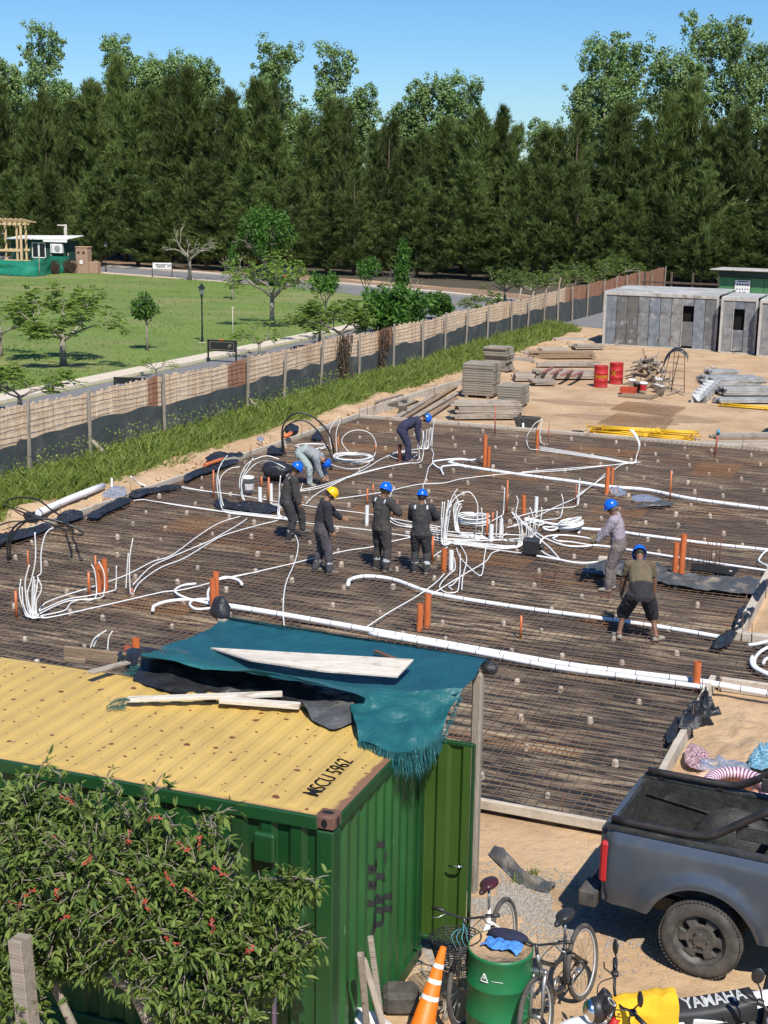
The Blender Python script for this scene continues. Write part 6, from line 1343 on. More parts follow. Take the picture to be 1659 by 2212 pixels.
sheet([(470, 150), (520, 130), (590, 165), (590, 190), (510, 190)], .1, 'clear', 'clear plastic film beside the orange pair on the farthest pipe', .10, 19, cat='plastic film', crop='F', name='plastic_film'); sheet([(640, 210), (680, 190), (780, 200), (850, 220), (840, 240), (740, 240), (660, 235)], .1, 'clear', 'clear plastic film lying behind the lavender-shirted man', .05, 20, cat='plastic film', crop='F', name='plastic_film')
sheet([(490, 290), (500, 275), (535, 280), (530, 300)], .2, 'clear', 'crumpled white wrapper on the earth bank left of the hose arch', .10, 21, cat='wrapper', crop='A', name='wrapper')
def blob(c, rx, ry, rz, mt, name, lab, cat, seed, amp=.25, fr=3):
    mb = MB(); mb.ball((0, 0, rz), 1, 14, sc3=(rx, ry, rz)); V = []
    for v in mb.v:
        p = Vector(v); d = (p-Vector((0, 0, rz))); k = 1+amp*(mnoise.noise(Vector((p.x/rx, p.y/ry, p.z/rz))*fr*.6+Vector((seed, 0, 0)))+.6*mnoise.noise(Vector((p.x/rx, p.y/ry, p.z/rz))*fr*1.7)); V.append(tuple(Vector((0, 0, rz))+d*k))
    mb.v = [(x, y, max(0, z)) for x, y, z in V]; return tag(mb.build(name, MT[mt], loc=c), lab, cat)
blob(at('A', 615, 540, .08), .42, .3, .27, 'blackplastic', 'refuse_bag', 'shiny black plastic bag lying behind the white stubs, beside the bucket', 'bag', 3, .25)
# bucket
c = at('A', 437, 612, .1); r_ = thing('bucket', 'white plastic bucket with label standing on the grid by the black bag', 'bucket', c); k = .40
mb = MB(); mb.lathe([(.001, 0), (.125, 0), (.15, k-.04), (.162, k-.04), (.162, k-.025), (.155, k-.02), (.158, k), (.15, k), (.13, .03), (.001, .03)], n=24); mb.build('body', MT['cream'], r_)
mb = MB(); mb.lathe([(.147, .08), (.156, .24)], n=10, arc=2.0, rot=Matrix.Rotation(-1.6, 3, 'Z')); mb.build('label', mat('bucket_label', (.6, .6, .58), (.55, .3, .28), 22, .6, lo=.55, hi=.6), r_)
mb = MB(); mb.tube([(.16*cos(a), .16*sin(a)-.02*sin(a), k-.05-.17*sin(a)) for a in [-pi+pi*i/14 for i in range(15)]][::-1], .004, 5); mb.build('handle', MT['steel'], r_)
c = at('C', 925, 660, .1); r_ = thing('junction_box', 'black square junction box at the end of a conduit right of the knot', 'junction box', c, .2)
mb = MB(); mb.bbox((0, 0, .16), (.34, .3, .32), bev=.02); mb.build('case', MT['black'], r_); mb = MB(); mb.cyl((.17, 0, .15), (.26, 0, .15), .07, 10); mb.build('inlet', MT['black'], r_)
# open pit with cage
hc = G(1535, 1238, 0); r_ = thing('pit_opening', 'dark open pit in the grid with a rusty bar cage beside the orange pair', 'pit', (hc.x, hc.y, 0))
mb = MB(); mb.add([(-.35, -.22, .092), (.50, -.30, .092), (.55, .30, .092), (-.45, .33, .092)], [(0, 1, 2, 3)]); mb.build('hole', MT['void'], r_)  # flat black sheet above the bars paints the darkness of the pit
mb = MB()
for i in range(9): mb.cyl((-.75+i*.11, .28+rr(-.04, .04), 0), (-.75+i*.11+rr(-.02, .02), .28, rr(.4, .75)), .006, 5)
for z in (.15, .3, .45): mb.cyl((-.8, .28, z), (.25, .28, z), .006, 5)
mb.build('bar_cage', MT['rustdark'], r_)
for i, (x, y, h) in enumerate(((1546, 1180, 1.0), (1536, 1170, .9), (1553, 1176, .95), (1526, 1186, .8))):
    b = G(x, y+50, 0); mb = MB(); mb.cyl(b, b+Vector((rr(-.03, .03), 0, h)), .006, 5); tag(mb.build('rebar_stub', MT['rustdark'], base=b), 'thin upright rusty bar beyond the open pit', 'bar', 'upright bars beyond the pit')
for (x, y, lab) in ((1165, 1250, 'rusty bent bracket lying on the rust patch, left one'), (1192, 1246, 'rusty bent bracket lying on the rust patch, right one'), (1308, 1290, 'small rusty bracket near the lavender-shirted man')):
    b = G(x, y, .1); mb = MB(); mb.bbox((0, 0, .02), (.22, .08, .03), Matrix.Rotation(rr(-.5, .5), 3, 'Z')); mb.bbox((.08, 0, .08), (.04, .05, .16), Matrix.Rotation(.4, 3, 'Y')); tag(mb.build('bracket', MT['rustdark'], loc=b), lab, 'bracket')
b = at('F', 435, 690, .1); mb = MB(); mb.bbox((0, 0, .06), (.26, .14, .12), Matrix.Rotation(.1, 3, 'Z'), bev=.02); tag(mb.build('concrete_block', MT['conc'], loc=b), 'pale concrete lump at the end of the thick white hose', 'concrete block')
# ================================================================== yard: stacks, drums, props, debris
MT['panelside'] = islandmat('stack_wood', [(.38, .33, .26), (.30, .26, .20), (.46, .41, .34), (.23, .19, .145)], .9, .4, bsc=9, c3=(.14, .115, .085), sc3=2.5)
MT['alupan'] = islandmat('aluminium_panels', [(.36, .36, .34), (.50, .50, .48), (.42, .42, .41)], .5, .2, bsc=7, metal=.3, c3=(.27, .25, .21), sc3=3)
def slab_stack(name, c, dx, dy, n, h0, h1, rz, jit, lab, group, cat='panel', mt='panelside', feet=True, ins=True, bevelled=True):
    z = GZ+(.10 if feet else .0); R = RND
    if feet:
        for k, s in enumerate((-1, 1)):
            q = MB(); q.bbox((0, 0, .05), (.12, dy*1.02, .10)); o = q.build('bearer', MT['plank'], loc=(c[0]+s*dx*.35*cos(rz), c[1]+s*dx*.35*sin(rz), GZ)); o.rotation_euler = (0, 0, rz)
            tag(o, 'timber bearer under the %s, %s one' % (lab, 'left' if s < 0 else 'right'), 'bearer')
    for k in range(n):
        h = rr(h0, h1); q = MB(); L_ = dx*rr(.93, 1.0) if dx > 1.8 else dx
        q.bbox((0, 0, h/2), (L_, dy, h*.93), bev=.008)
        if ins and h > .07:                        # framed panel: rim boards round a recessed core
            for sy in (-1, 1): q.bbox((0, sy*(dy/2+.004), h*.5), (L_*.98, .012, h*.3), bev=.003)
        a = rz+rr(-jit, jit)*.4; o = q.build(name, MT[mt], loc=(c[0]+rr(-jit, jit), c[1]+rr(-jit, jit), z)); o.rotation_euler = (0, 0, a); z += h
        pos_ = ORD[n-1-k] if n-1-k < len(ORD) else 'lower'
        tag(o, '%s %s in the %s' % (pos_, cat, lab), cat, group)
slab_stack('shuttering_board', (-16.95, 52.0), 1.22, 1.2, 13, .085, .105, .05, .02, 'tall panel stack at the left of the yard', 'panels of the tall stack')
slab_stack('shuttering_board', (-15.1, 50.2), .98, .95, 8, .08, .095, .05, .015, 'lower panel stack right of the tall one', 'panels of the lower stack')
slab_stack('shuttering_board', (-18.7, 59.8), 1.05, 1.1, 11, .085, .10, .0, .07, 'leaning panel stack behind the tall one', 'panels of the leaning stack')
slab_stack('shuttering_board', (-15.3, 48.8), 1.35, .6, 2, .09, .11, .12, .02, 'short pair in front of the lower stack', 'panels in front of the lower stack')
def pile(x0, x1, yb, depth, rows, layers, wd, th, lab, group, name='timber_board', cat='board', mt='wood', jit=.1, rz0=0.0, base=.06):
    a, b = G(x0, yb, GZ), G(x1, yb, GZ); c = (a+b)/2; L_ = (b-a).length; rz = atan2((b-a).y, (b-a).x)+rz0; d = Vector((-sin(rz), cos(rz), 0)); t = Vector((cos(rz), sin(rz), 0)); i = 0; N = rows*layers
    for l in range(layers):
        for r_ in range(rows-(l if rows > 3 else 0) if rows-l > 1 or rows <= 3 else 1):
            q = MB(); ln = L_*rr(.84, 1.02); q.bbox((0, 0, 0), (ln, wd*rr(.85, 1.05), th), bev=.006); o = q.build(name, MT[mt])
            o.location = c+d*((r_+.5)*depth/rows)+t*rr(-jit, jit)*L_*.6+Vector((0, 0, base+th*(l+.5)+rr(0, .006))); o.rotation_euler = (rr(-.02, .02), rr(-.006, .006), rz+rr(-.03, .03)); i += 1
            tag(o, '%s in the %s' % ({'board': 'weathered board', 'beam': 'dark weathered beam', 'panel': 'grey metal panel', 'plank': 'pale grey plank', 'prop': 'yellow tube'}.get(cat, cat), lab), cat, group)
pile(977, 1128, 909, .62, 3, 8, .2, .075, 'long board stack nearest the slab', 'boards of the long stack nearest the slab')
pile(1148, 1285, 777, 1.1, 5, 4, .2, .08, 'dark beam pile behind the red-topped one', 'beams of the dark pile', cat='beam', mt='plank')
pile(1165, 1292, 822, 1.5, 6, 3, .24, .10, 'wide pile with reddish boards on top', 'boards of the wide pile')
for k, (x, y) in enumerate(((1185, 800), (1205, 803), (1228, 806), (1250, 808))):
    a = G(x+8, y-6, GZ+.40); b = G(x-14, y+5, GZ+.42); plank('red_board', a, b, .16, .04, mat('red_board_%d' % k, (.22, .05, .045), (.32, .16, .13), 6, .8), '%s reddish board lying across the wide pile, counted from the left' % ('first', 'second', 'third', 'fourth')[k], 'board', group=None)
pile(1114, 1156, 826, .8, 3, 3, .24, .09, 'small pile between the lower stack and the wide pile', 'boards of the small pile')
pile(1151, 1204, 835, .75, 3, 2, .24, .09, 'low pallet in front of the wide pile', 'boards of the low pallet', mt='wood')
pile(1168, 1300, 795, .8, 4, 2, .2, .09, 'flat pile between the dark beams and the wide pile', 'boards of the flat middle pile')
pile(1090, 1160, 786, 1.0, 4, 2, .24, .08, 'low pile behind the leaning stack', 'boards of the low rear pile'); pile(1240, 1308, 757, 1.1, 4, 3, .24, .08, 'pile at the far end of the yard before the formwork', 'boards of the far pile')
pile(1200, 1270, 742, 1.2, 4, 2, .24, .09, 'farthest pile beside the weeds', 'boards of the farthest pile'); pile(1130, 1190, 772, .8, 3, 2, .22, .08, 'narrow pile by the weeds', 'boards of the narrow pile by the weeds')
pile(1165, 1230, 765, .7, 3, 2, .2, .10, 'rear pile left of the farthest one', 'boards of the rear left pile')
for i, (a, b, wd) in enumerate(((G(858, 905, GZ), G(980, 833, GZ), .2), (G(872, 908, GZ), G(985, 842, GZ), .16), (G(890, 910, GZ), G(990, 852, GZ), .2), (G(915, 912, GZ), G(985, 868, GZ), .18), (G(868, 882, GZ), G(905, 868, GZ), .14))):
    plank('plank', a+Vector((0, 0, .08)), b+Vector((0, 0, .10+.05*(i % 2))), wd, .05, MT['plank'] if i % 2 else MT['wood'], '%s long plank lying on the sand between kerb and stacks, counted from the left' % ('first', 'second', 'third', 'fourth', 'short fifth')[i], 'plank')
for i, (a, b) in enumerate((((812, 868), (868, 853)), ((820, 873), (880, 860)), ((836, 872), (862, 866)))):
    plank('plank', G(*a, GZ+.28), G(*b, GZ+.28), .12, .06, MT['wood'], '%s plank lying on the earth bank left of the yard' % ('upper', 'middle', 'short lower')[i], 'plank')
b = G(873, 908, GZ); mb = MB(); mb.bbox((0, 0, .12), (.3, .3, .24), Matrix.Rotation(.4, 3, 'Z')); tag(mb.build('block', MT['barkd'], loc=G(870, 893, GZ)), 'small dark block beside the long planks on the sand', 'block')
# wheelbarrow-like tub at the far kerb
c = G(1138, 935, GZ); r_ = thing('mortar_tub', 'dark mortar tub on legs with white pipe ends beside it at the far kerb', 'tub', c)
mb = MB(); V0 = [(-.30, -.25, .22), (.30, -.25, .22), (.30, .25, .22), (-.30, .25, .22)]; V1 = [(-.38, -.32, .52), (.38, -.32, .52), (.38, .32, .52), (-.38, .32, .52)]; V2 = [(v[0]*.94, v[1]*.94, v[2]) for v in V1]; V3 = [(v[0]*.9, v[1]*.9, .26) for v in V0]
mb.add(V0+V1+V2+V3, [(3, 2, 1, 0)]+[(i, (i+1) % 4, 4+(i+1) % 4, 4+i) for i in range(4)]+[(4+i, 4+(i+1) % 4, 8+(i+1) % 4, 8+i) for i in range(4)]+[(8+i, 8+(i+1) % 4, 12+(i+1) % 4, 12+i) for i in range(4)]+[(12, 13, 14, 15)]); mb.build('tray', MT['tyre'], r_)
for x in (-.25, .25):
    for y in (-.2, .2): mb = MB(); mb.cyl((x, y, 0), (x*1.05, y*1.05, .25), .02, 6); mb.build('leg', MT['rustdark'], r_)
for i, (x, y, yt, lab) in enumerate(((1130, 938, 914, 'white pipe stub standing left of the dark mortar tub'), (1147, 938, 918, 'white pipe stub standing right of the dark mortar tub'))): b = G(x, y, GZ); mb = MB(); mb.tube([b, GD(x, yt, b)], .035, 8); tag(mb.build('white_pipe', MT['white'], base=b), lab, 'pipe')
c = G(1247, 946, GZ); mb = MB(); mb.lathe([(.001, 0), (.16, 0), (.21, .22), (.19, .22), (.15, .02), (.001, .02)], n=18); tag(mb.build('bucket', MT['black'], loc=c), 'small black bucket left of the yellow props', 'bucket')
# yellow props: tubes with collars and end plates
def prop_mesh():
    t = thing('steel_prop', '', 'prop'); L_ = 3.1
    mb = MB(); mb.cyl((0, 0, 0), (L_*.62, 0, 0), .030, 9); mb.cyl((L_*.6, 0, 0), (L_, 0, 0), .024, 9); mb.build('tube', MT['yellowpaint'], t)
    mb = MB(); mb.tube([(L_*.56, 0, 0), (L_*.56+.14, 0, 0)], .043, 9); mb.tube([(L_*.6, -.09, 0), (L_*.6, .09, .03)], .008, 5); mb.build('collar', MT['yellowpaint'], t)
    for x in (0, L_): mb = MB(); mb.bbox((x, 0, 0), (.012, .13, .13), bev=.004); mb.build('end_plate', MT['yellowpaint'], t)
    return t
PR = prop_mesh(); kids(PR); a = G(1252, 938, GZ); 
PP = [(0, .05), (.02, .13), (.0, .21), (.05, .29), (.1, .37), (.0, .46), (.08, .55), (.02, .64), (.1, .73), (.06, .82), (.1, .95), (.15, 1.05)]
for i in range(17):
    x, dy = PP[i % 12]; l = i//12; p = Vector((a.x+.1+x+(.35 if i % 3 == 0 else rr(-.1, .25))+l*.25, a.y+.05+dy+l*.12, GZ+.05+.075*(i % 3 == 1)+.11*l+.05*(i % 5 == 2))); rz = .0+rr(-.05, .05)+(.10 if i > 8 else 0)-(.14 if i in (9, 14) else 0)
    if i == 0: o = PR; o.location = p; o.rotation_euler = (rr(0, 3), 0, rz)
    else: o = dup(PR, p, rot=(rr(0, 3), rr(-.015, .015), rz))
    o['label'] = 'yellow telescopic steel prop in the pile beyond the far kerb'; o['category'] = 'prop'; o['group'] = 'yellow props piled beyond the far kerb'
a = G(1552, 879, GZ)
for i in range(4):
    o = dup(PR, (a.x+.12*i, a.y+.02+.07*i, GZ+.06+.05*(i % 2)), rot=(rr(0, 3), 0, -.05+rr(-.02, .02))); o['label'] = 'yellow steel prop in the row at the right edge before the grey panels'; o['category'] = 'prop'; o['group'] = 'yellow props at the right edge'
# rust-coloured mats on the ground
for (q, lab) in (([(1353, 868), (1482, 880), (1447, 901), (1320, 884)], 'rusty mesh mat lying on the yard, rear one'), ([(1333, 893), (1455, 905), (1430, 932), (1290, 915)], 'rusty mesh mat lying on the yard behind the yellow props')):
    A, B, C_, D_ = [G(x, y, GZ+.05) for x, y in q]; mb = MB()
    for k in range(21): u = k/20; bar(mb, A.lerp(B, u)+Vector((0, 0, rr(0, .03))), D_.lerp(C_, u)+Vector((0, 0, rr(0, .03))), .011)
    for k in range(17): u = k/16; bar(mb, A.lerp(D_, u)+Vector((0, 0, .015)), B.lerp(C_, u)+Vector((0, 0, .015)), .008)
    tag(mb.build('mesh_mat', MT['rebar'], base=A), lab, 'mesh mat')
# drums
def drum(name, c, lab, mt, ttl, rz=0.0, H=.88, R_=.29, closed=True, rustm=None, top=None):
    t = thing(name, lab, 'drum', c, rz); mb = MB(); k = H/.88
    prof = [(.001, .015), (R_-.01, .015), (R_-.01, .0), (R_, .005), (R_, .03), (R_-.006, .04), (R_-.004, .27), (R_+.008, .285), (R_+.008, .30), (R_-.004, .315), (R_-.004, .56), (R_+.008, .575), (R_+.008, .59), (R_-.004, .605), (R_-.006, .84), (R_, .85), (R_, .88), (R_-.012, .88)]
    mb.lathe([(r, z*k) for r, z in prof], n=36); mb.build('shell', mt, t)
    mb = MB(); mb.lathe([(R_-.012, .88*k), (R_-.014, .862*k), (.001, .864*k)], n=36); mb.cyl((.17, 0, .86*k), (.17, 0, .882*k), .035, 12); mb.build('lid', top or mt, t)
    return t
def drumtext(t, s, size, z, a0, R_, mtx, nm='lettering', bold=.01):
    return text(nm, s, size, mtx, t, (0, 0, 0), (1, 0, 0), (0, 0, 1), bold, wrap=lambda v: Vector(((R_+.004)*sin(a0+v.x/R_), -(R_+.004)*cos(a0+v.x/R_), z+v.y)))
dA = drum('oil_drum', G(1297, 836, GZ), 'red steel drum lettered in yellow, the front one of two', MT['red'], ''); drumtext(dA, 'PROTEX', .155, .44, .30, .29, MT['lettery'])
dB = drum('oil_drum', G(1330, 829, GZ), 'red steel drum with a yellow X, the rear one of two', MT['red'], ''); drumtext(dB, 'X', .24, .46, -.15, .29, MT['lettery'], bold=.016)
# debris heap: timbers, buckets, crate
hc = G(1395, 838, GZ)
for i in range(46):
    a = rr(0, 6.28); z = rr(.25, 1.15); r_ = .6*(1.25-z)+.12; c = Vector((hc.x+rr(-r_, r_)*1.25, hc.y+.3+rr(-r_, r_)*.8, GZ+z)); d = Vector((rr(-1, 1), rr(-.6, .6), rr(-.45, .55))).normalized(); ln = rr(.4, 1.2)
    plank('scrap_timber', c-d*ln/2, c+d*ln/2, rr(.05, .12), rr(.025, .05), MT['wood'] if i % 3 else MT['plank'], 'piece of scrap timber in the heap right of the red drums', 'scrap timber', roll=rr(0, 1.5), group='scrap timbers in the heap')
for i, (x, y, x2, y2, lab) in enumerate(((1384, 826, 1384, 773, 'upright post sticking out of the scrap heap'), (1428, 842, 1430, 792, 'upright board at the right side of the scrap heap'), (1372, 830, 1365, 800, 'short leaning board at the left side of the scrap heap'))):
    b = G(x, y, GZ); plank('plank', b, GD(x2, y2, b), .1, .04, MT['wood'], lab, 'plank')
def tub(x, y, h, r_, mt, lab, stripe=None):
    t = thing('paint_bucket', lab, 'bucket', G(x, y, GZ+.06)); mb = MB(); mb.lathe([(.001, 0), (r_*.86, 0), (r_*.97, h*.85), (r_*1.05, h*.85), (r_*1.05, h*.9), (r_, h*.92), (r_*1.02, h), (r_*.95, h), (r_*.8, .03), (.001, .03)], n=20); mb.build('body', MT[mt], t)
    if stripe: mb = MB(); mb.lathe([(r_*.90, h*.2), (r_*.965, h*.75)], n=20, arc=2.4, rot=Matrix.Rotation(-2.8, 3, 'Z')); mb.v = [(x*1.012, y*1.012, z) for x, y, z in mb.v]; mb.build('label', MT[stripe], t)
tub(1364, 840, .40, .15, 'cream', 'white bucket left in the scrap heap beside the red drums'); tub(1375, 846, .36, .15, 'black', 'black bucket in front of the scrap heap'); tub(1389, 847, .40, .16, 'cream', 'white bucket with red label in front of the scrap heap', 'red'); tub(1408, 834, .42, .17, 'cream', 'white bucket behind the red-labelled one in the scrap heap'); tub(1424, 838, .40, .17, 'cream', 'white bucket at the right of the scrap heap'); tub(1428, 853, .38, .14, 'alu', 'grey metal bucket standing at the front right of the scrap heap'); tub(1418, 845, .3, .14, 'alu', 'grey bucket between the white buckets of the scrap heap')
c = G(1357, 849, GZ+.06); r_ = thing('crate', 'flat orange-red plastic crate in front of the red drums', 'crate', c); mb = MB()
for z in (.03, .12, .2):
    for (dx, dy, sx, sy) in ((0, -.2, .6, .02), (0, .2, .6, .02), (-.3, 0, .02, .4), (.3, 0, .02, .4)): mb.bbox((dx, dy, z), (sx, sy, .06), bev=.004)
mb.bbox((0, 0, .01), (.6, .4, .02)); mb.build('body', mat('crate_red', (.50, .075, .03), (.42, .06, .03), 5, .5), r_)
c = G(1375, 853, GZ); plank('base_board', G(1343, 852, GZ+.05), G(1415, 858, GZ+.05), .9, .06, MT['plank'], 'brown board base on which the scrap buckets stand', 'board')
c = G(1395, 812, GZ); plank('cross_brace', G(1405, 860, GZ+.1), G(1432, 842, GZ+.5), .05, .03, MT['wood'], 'slanting batten before the scrap heap', 'batten')
# step ladder with jacket
c = G(1458, 846, GZ); H = 1.62; r_ = thing('step_ladder', 'tall rusty steel trestle ladder in the yard with a jacket over its top', 'ladder', c)
def lpart(nm, a, b, r=.016): q = MB(); q.cyl(a, b, r, 6); q.build(nm, MT['rustdark'], r_)
for a, b in (((-.1, -.25, 0), (-.12, 0, H)), ((.42, -.25, 0), (.30, 0, H)), ((-.62, .3, 0), (-.30, .05, H-.12)), ((-.25, .5, 0), (.05, .1, H-.12))): lpart('leg', a, b)
for k in range(5): z = .3+k*.28; u = z/H; lpart('rung', (-.1-.02*u, -.25+.25*u, z), (.42-.12*u, -.25+.25*u, z), .013)
for k in range(3): z = .35+k*.4; u = z/(H-.12); lpart('rung', (-.62+.32*u, .3-.25*u, z), (-.25+.3*u, .5-.4*u, z), .012)
P = [[(-.58, .15, .98), (-.55, .05, 1.0), (-.5, -.02, 1.02)], [(-.5, .12, 1.35), (-.42, .0, 1.4), (-.38, -.1, 1.3)], [(-.25, .15, 1.70), (-.2, .02, 1.76), (-.15, -.12, 1.62)], [(.15, .15, 1.74), (.15, .0, 1.78), (.15, -.14, 1.62)], [(.38, .12, 1.52), (.42, .0, 1.55), (.42, -.12, 1.40)], [(.40, .1, 1.25), (.44, .0, 1.22), (.44, -.1, 1.18)]]
rows = [[c+Vector(p[k]) for p in P] for k in range(3)]
tag(ruled(rows, 36, .06, 3, 31, 6).build('jacket', MT['black'], base=c), 'black work jacket slung over the top of the trestle ladder', 'jacket')
for i, (a, b) in enumerate((((1436, 790), (1438, 845)), ((1448, 800), (1446, 843)), ((1432, 812), (1432, 846)))):
    bb = G(b[0], b[1], GZ); plank('batten', bb, GD(a[0], a[1], bb), .05, .03, MT['wood'], '%s batten leaning between scrap heap and trestle ladder' % ('tallest', 'middle', 'shortest')[i], 'batten')
for i, (a, b) in enumerate((((1440, 852), (1478, 838)), ((1452, 838), (1480, 850)))): plank('batten', G(*a, GZ+.08), G(*b, GZ+.12), .06, .03, MT['wood'], '%s batten lying under the trestle ladder' % ('front', 'rear')[i], 'batten')
# metal panels
def panel(a, b, wd, lab):
    d = b-a; rz = atan2(d.y, d.x); t = thing('metal_tray', lab, 'panel', a, rz); L_ = d.length; mb = MB(); mb.bbox((L_/2, wd/2, .02), (L_, wd, .02)); mb.build('sheet', MT['alu'], t)
    mb = MB()
    for y in (0, wd): mb.bbox((L_/2, y, .04), (L_, .03, .08))
    for k in range(6): mb.bbox((L_*(k/5), wd/2, .045), (.03, wd-.03, .06))
    mb.build('ribs', MT['alu'], t)
panel(G(1495, 868, GZ), G(1525, 838, GZ), -.55, 'ribbed grey metal panel lying alone on the sand right of the ladder')
for i, (x, y) in enumerate(((1530, 800), (1540, 797), (1546, 802))): q = MB(); q.bbox((0, 0, .06), (.3, .12, .12), Matrix.Rotation(i, 3, 'Z') @ Matrix.Rotation(.5*i, 3, 'X')); tag(q.build('scrap_piece', MT['wood'], loc=G(x, y, GZ)), 'small scrap piece lying alone on the sand in the yard', 'scrap', 'scrap pieces alone on the sand')
pile(1533, 1650, 836, 2.4, 7, 4, .3, .07, 'rear grey pile at the right of the yard', 'panels of the rear grey pile', 'metal_plank', 'panel', 'alupan', .12); pile(1535, 1600, 812, 1.2, 4, 2, .28, .07, 'rear grey pile at the right of the yard', 'panels of the rear grey pile', 'metal_plank', 'panel', 'alupan', .1)
pile(1560, 1720, 858, 1.5, 5, 4, .3, .08, 'middle grey pile at the right edge', 'panels of the middle grey pile', 'metal_plank', 'panel', 'alupan', .08); pile(1552, 1720, 874, .6, 2, 2, .28, .08, 'front grey row behind the yellow tubes at the right edge', 'panels of the front grey row', 'metal_plank', 'panel', 'alupan', .05)
pile(1500, 1690, 985, .5, 2, 1, .24, .05, 'pale plank rows beyond the far kerb at the right', 'planks beyond the far kerb', 'plank', 'plank', 'wood', .04, base=.02); pile(1515, 1700, 968, .7, 3, 2, .22, .05, 'pale plank rows beyond the far kerb at the right', 'planks beyond the far kerb', 'plank', 'plank', 'wood', .06, base=.02); pile(1545, 1700, 950, .8, 3, 2, .2, .05, 'pale plank rows beyond the far kerb at the right', 'planks beyond the far kerb', 'plank', 'plank', 'wood', .06, base=.02)
c = G(1662, 942, GZ); r_ = thing('flatbed_cart', 'white sided cart cut by the right frame edge beyond the slab', 'cart', (c.x, c.y, GZ), -.05)
mb = MB(); mb.bbox((.8, .6, .32), (1.6, 1.2, .08)); mb.build('deck', MT['black'], r_)
for nm, cc, dd in (('side_board', (.8, 0, .58), (1.6, .03, .42)), ('side_board', (0, .6, .58), (.03, 1.2, .42)), ('side_board', (.8, 1.2, .58), (1.6, .03, .42))): q = MB(); q.bbox(cc, dd, bev=.01); q.build(nm, MT['cream'], r_)
for x in (.25, 1.3):
    for y in (.0, 1.2): mb = MB(); mb.lathe([(.001, -.05), (.15, -.05), (.16, 0), (.15, .05), (.001, .05)], (x, y, .16), 14, rot=Matrix.Rotation(pi/2, 3, 'X')); mb.build('wheel', MT['tyre'], r_)
# damp stains on the sand
for (x, y, rx, ry, k) in ((1340, 905, 2.2, .7, 1), (1470, 905, 1.3, .8, 2), (1240, 870, 1.8, .5, 3), (1080, 800, 1.0, .7, 4)):
    g = G(x, y, GZ); patch('damp_sand', g.x, g.y, rx, ry, GZ+.004+k*.001, mat('damp_sand_%d' % k, (.30, .195, .11), (.36, .24, .14), 2, .9, bump=.4), k)
# ================================================================== people
import numpy as np
SK = dict(skin=mat('skin_tan', (.30, .155, .095), (.36, .19, .12), 20, .55), skindark=mat('skin_brown', (.17, .085, .05), (.22, .11, .07), 20, .55), boots=mat('dusty_boots', (.12, .105, .085), (.19, .17, .14), 9, .9), beige=mat('beige_shoes', (.34, .31, .25), (.24, .22, .17), 9, .9), hair=mat('dark_hair', (.02, .016, .013), None, rough=.7), hairg=mat('grey_hair', (.14, .13, .12), None, rough=.7), band=mat('reflective_band', (.55, .56, .56), (.45, .46, .46), 20, .35), glove=mat('work_glove', (.26, .21, .11), (.18, .14, .08), 12, .9))
def cloth(name, a, b, d=None): return mat(name, a, b, 5, .92, bump=.5, bsc=16, c3=d, sc3=2.6, t3=(.5, .75))
CH_ = cloth('charcoal_overall', (.030, .030, .033), (.043, .042, .044), (.07, .062, .054)); GRB = cloth('grey_brown_overall', (.040, .036, .034), (.055, .049, .045), (.08, .068, .058)); NAVY = cloth('navy_overall', (.028, .027, .06), (.038, .037, .078))
GREY = cloth('grey_sweater', (.24, .25, .26), (.29, .30, .31)); JEAN = cloth('pale_jeans', (.30, .36, .34), (.36, .42, .40)); BLK = cloth('black_longsleeve', (.022, .02, .025), (.032, .03, .036)); GP = cloth('grey_work_trousers', (.065, .06, .066), (.09, .083, .088), (.06, .05, .055))
LAV = cloth('lavender_shirt', (.29, .24, .29), (.35, .30, .35), (.27, .22, .21)); BRP = cloth('brown_grey_trousers', (.15, .12, .115), (.20, .165, .155), (.10, .08, .07)); OLV = cloth('olive_shirt', (.10, .075, .042), (.15, .118, .068), (.17, .14, .088)); SHO = cloth('black_shorts', (.022, .02, .022), (.035, .032, .034))
HELM = dict(b=mat('helmet_blue', (.004, .13, .66), (.006, .11, .58), 6, .28), y=mat('helmet_yellow', (.82, .50, .005), (.75, .44, .01), 6, .3))
def ik(a, b, l1, l2, pole):
    d = b-a; L_ = min(d.length, (l1+l2)*.995); u = d.normalized(); x = (l1*l1-l2*l2+L_*L_)/(2*L_); h = sqrt(max(0, l1*l1-x*x)); p = pole-u*pole.dot(u); p = p.normalized() if p.length > 1e-4 else u.orthogonal().normalized()
    return a+u*x+p*h, a+u*L_
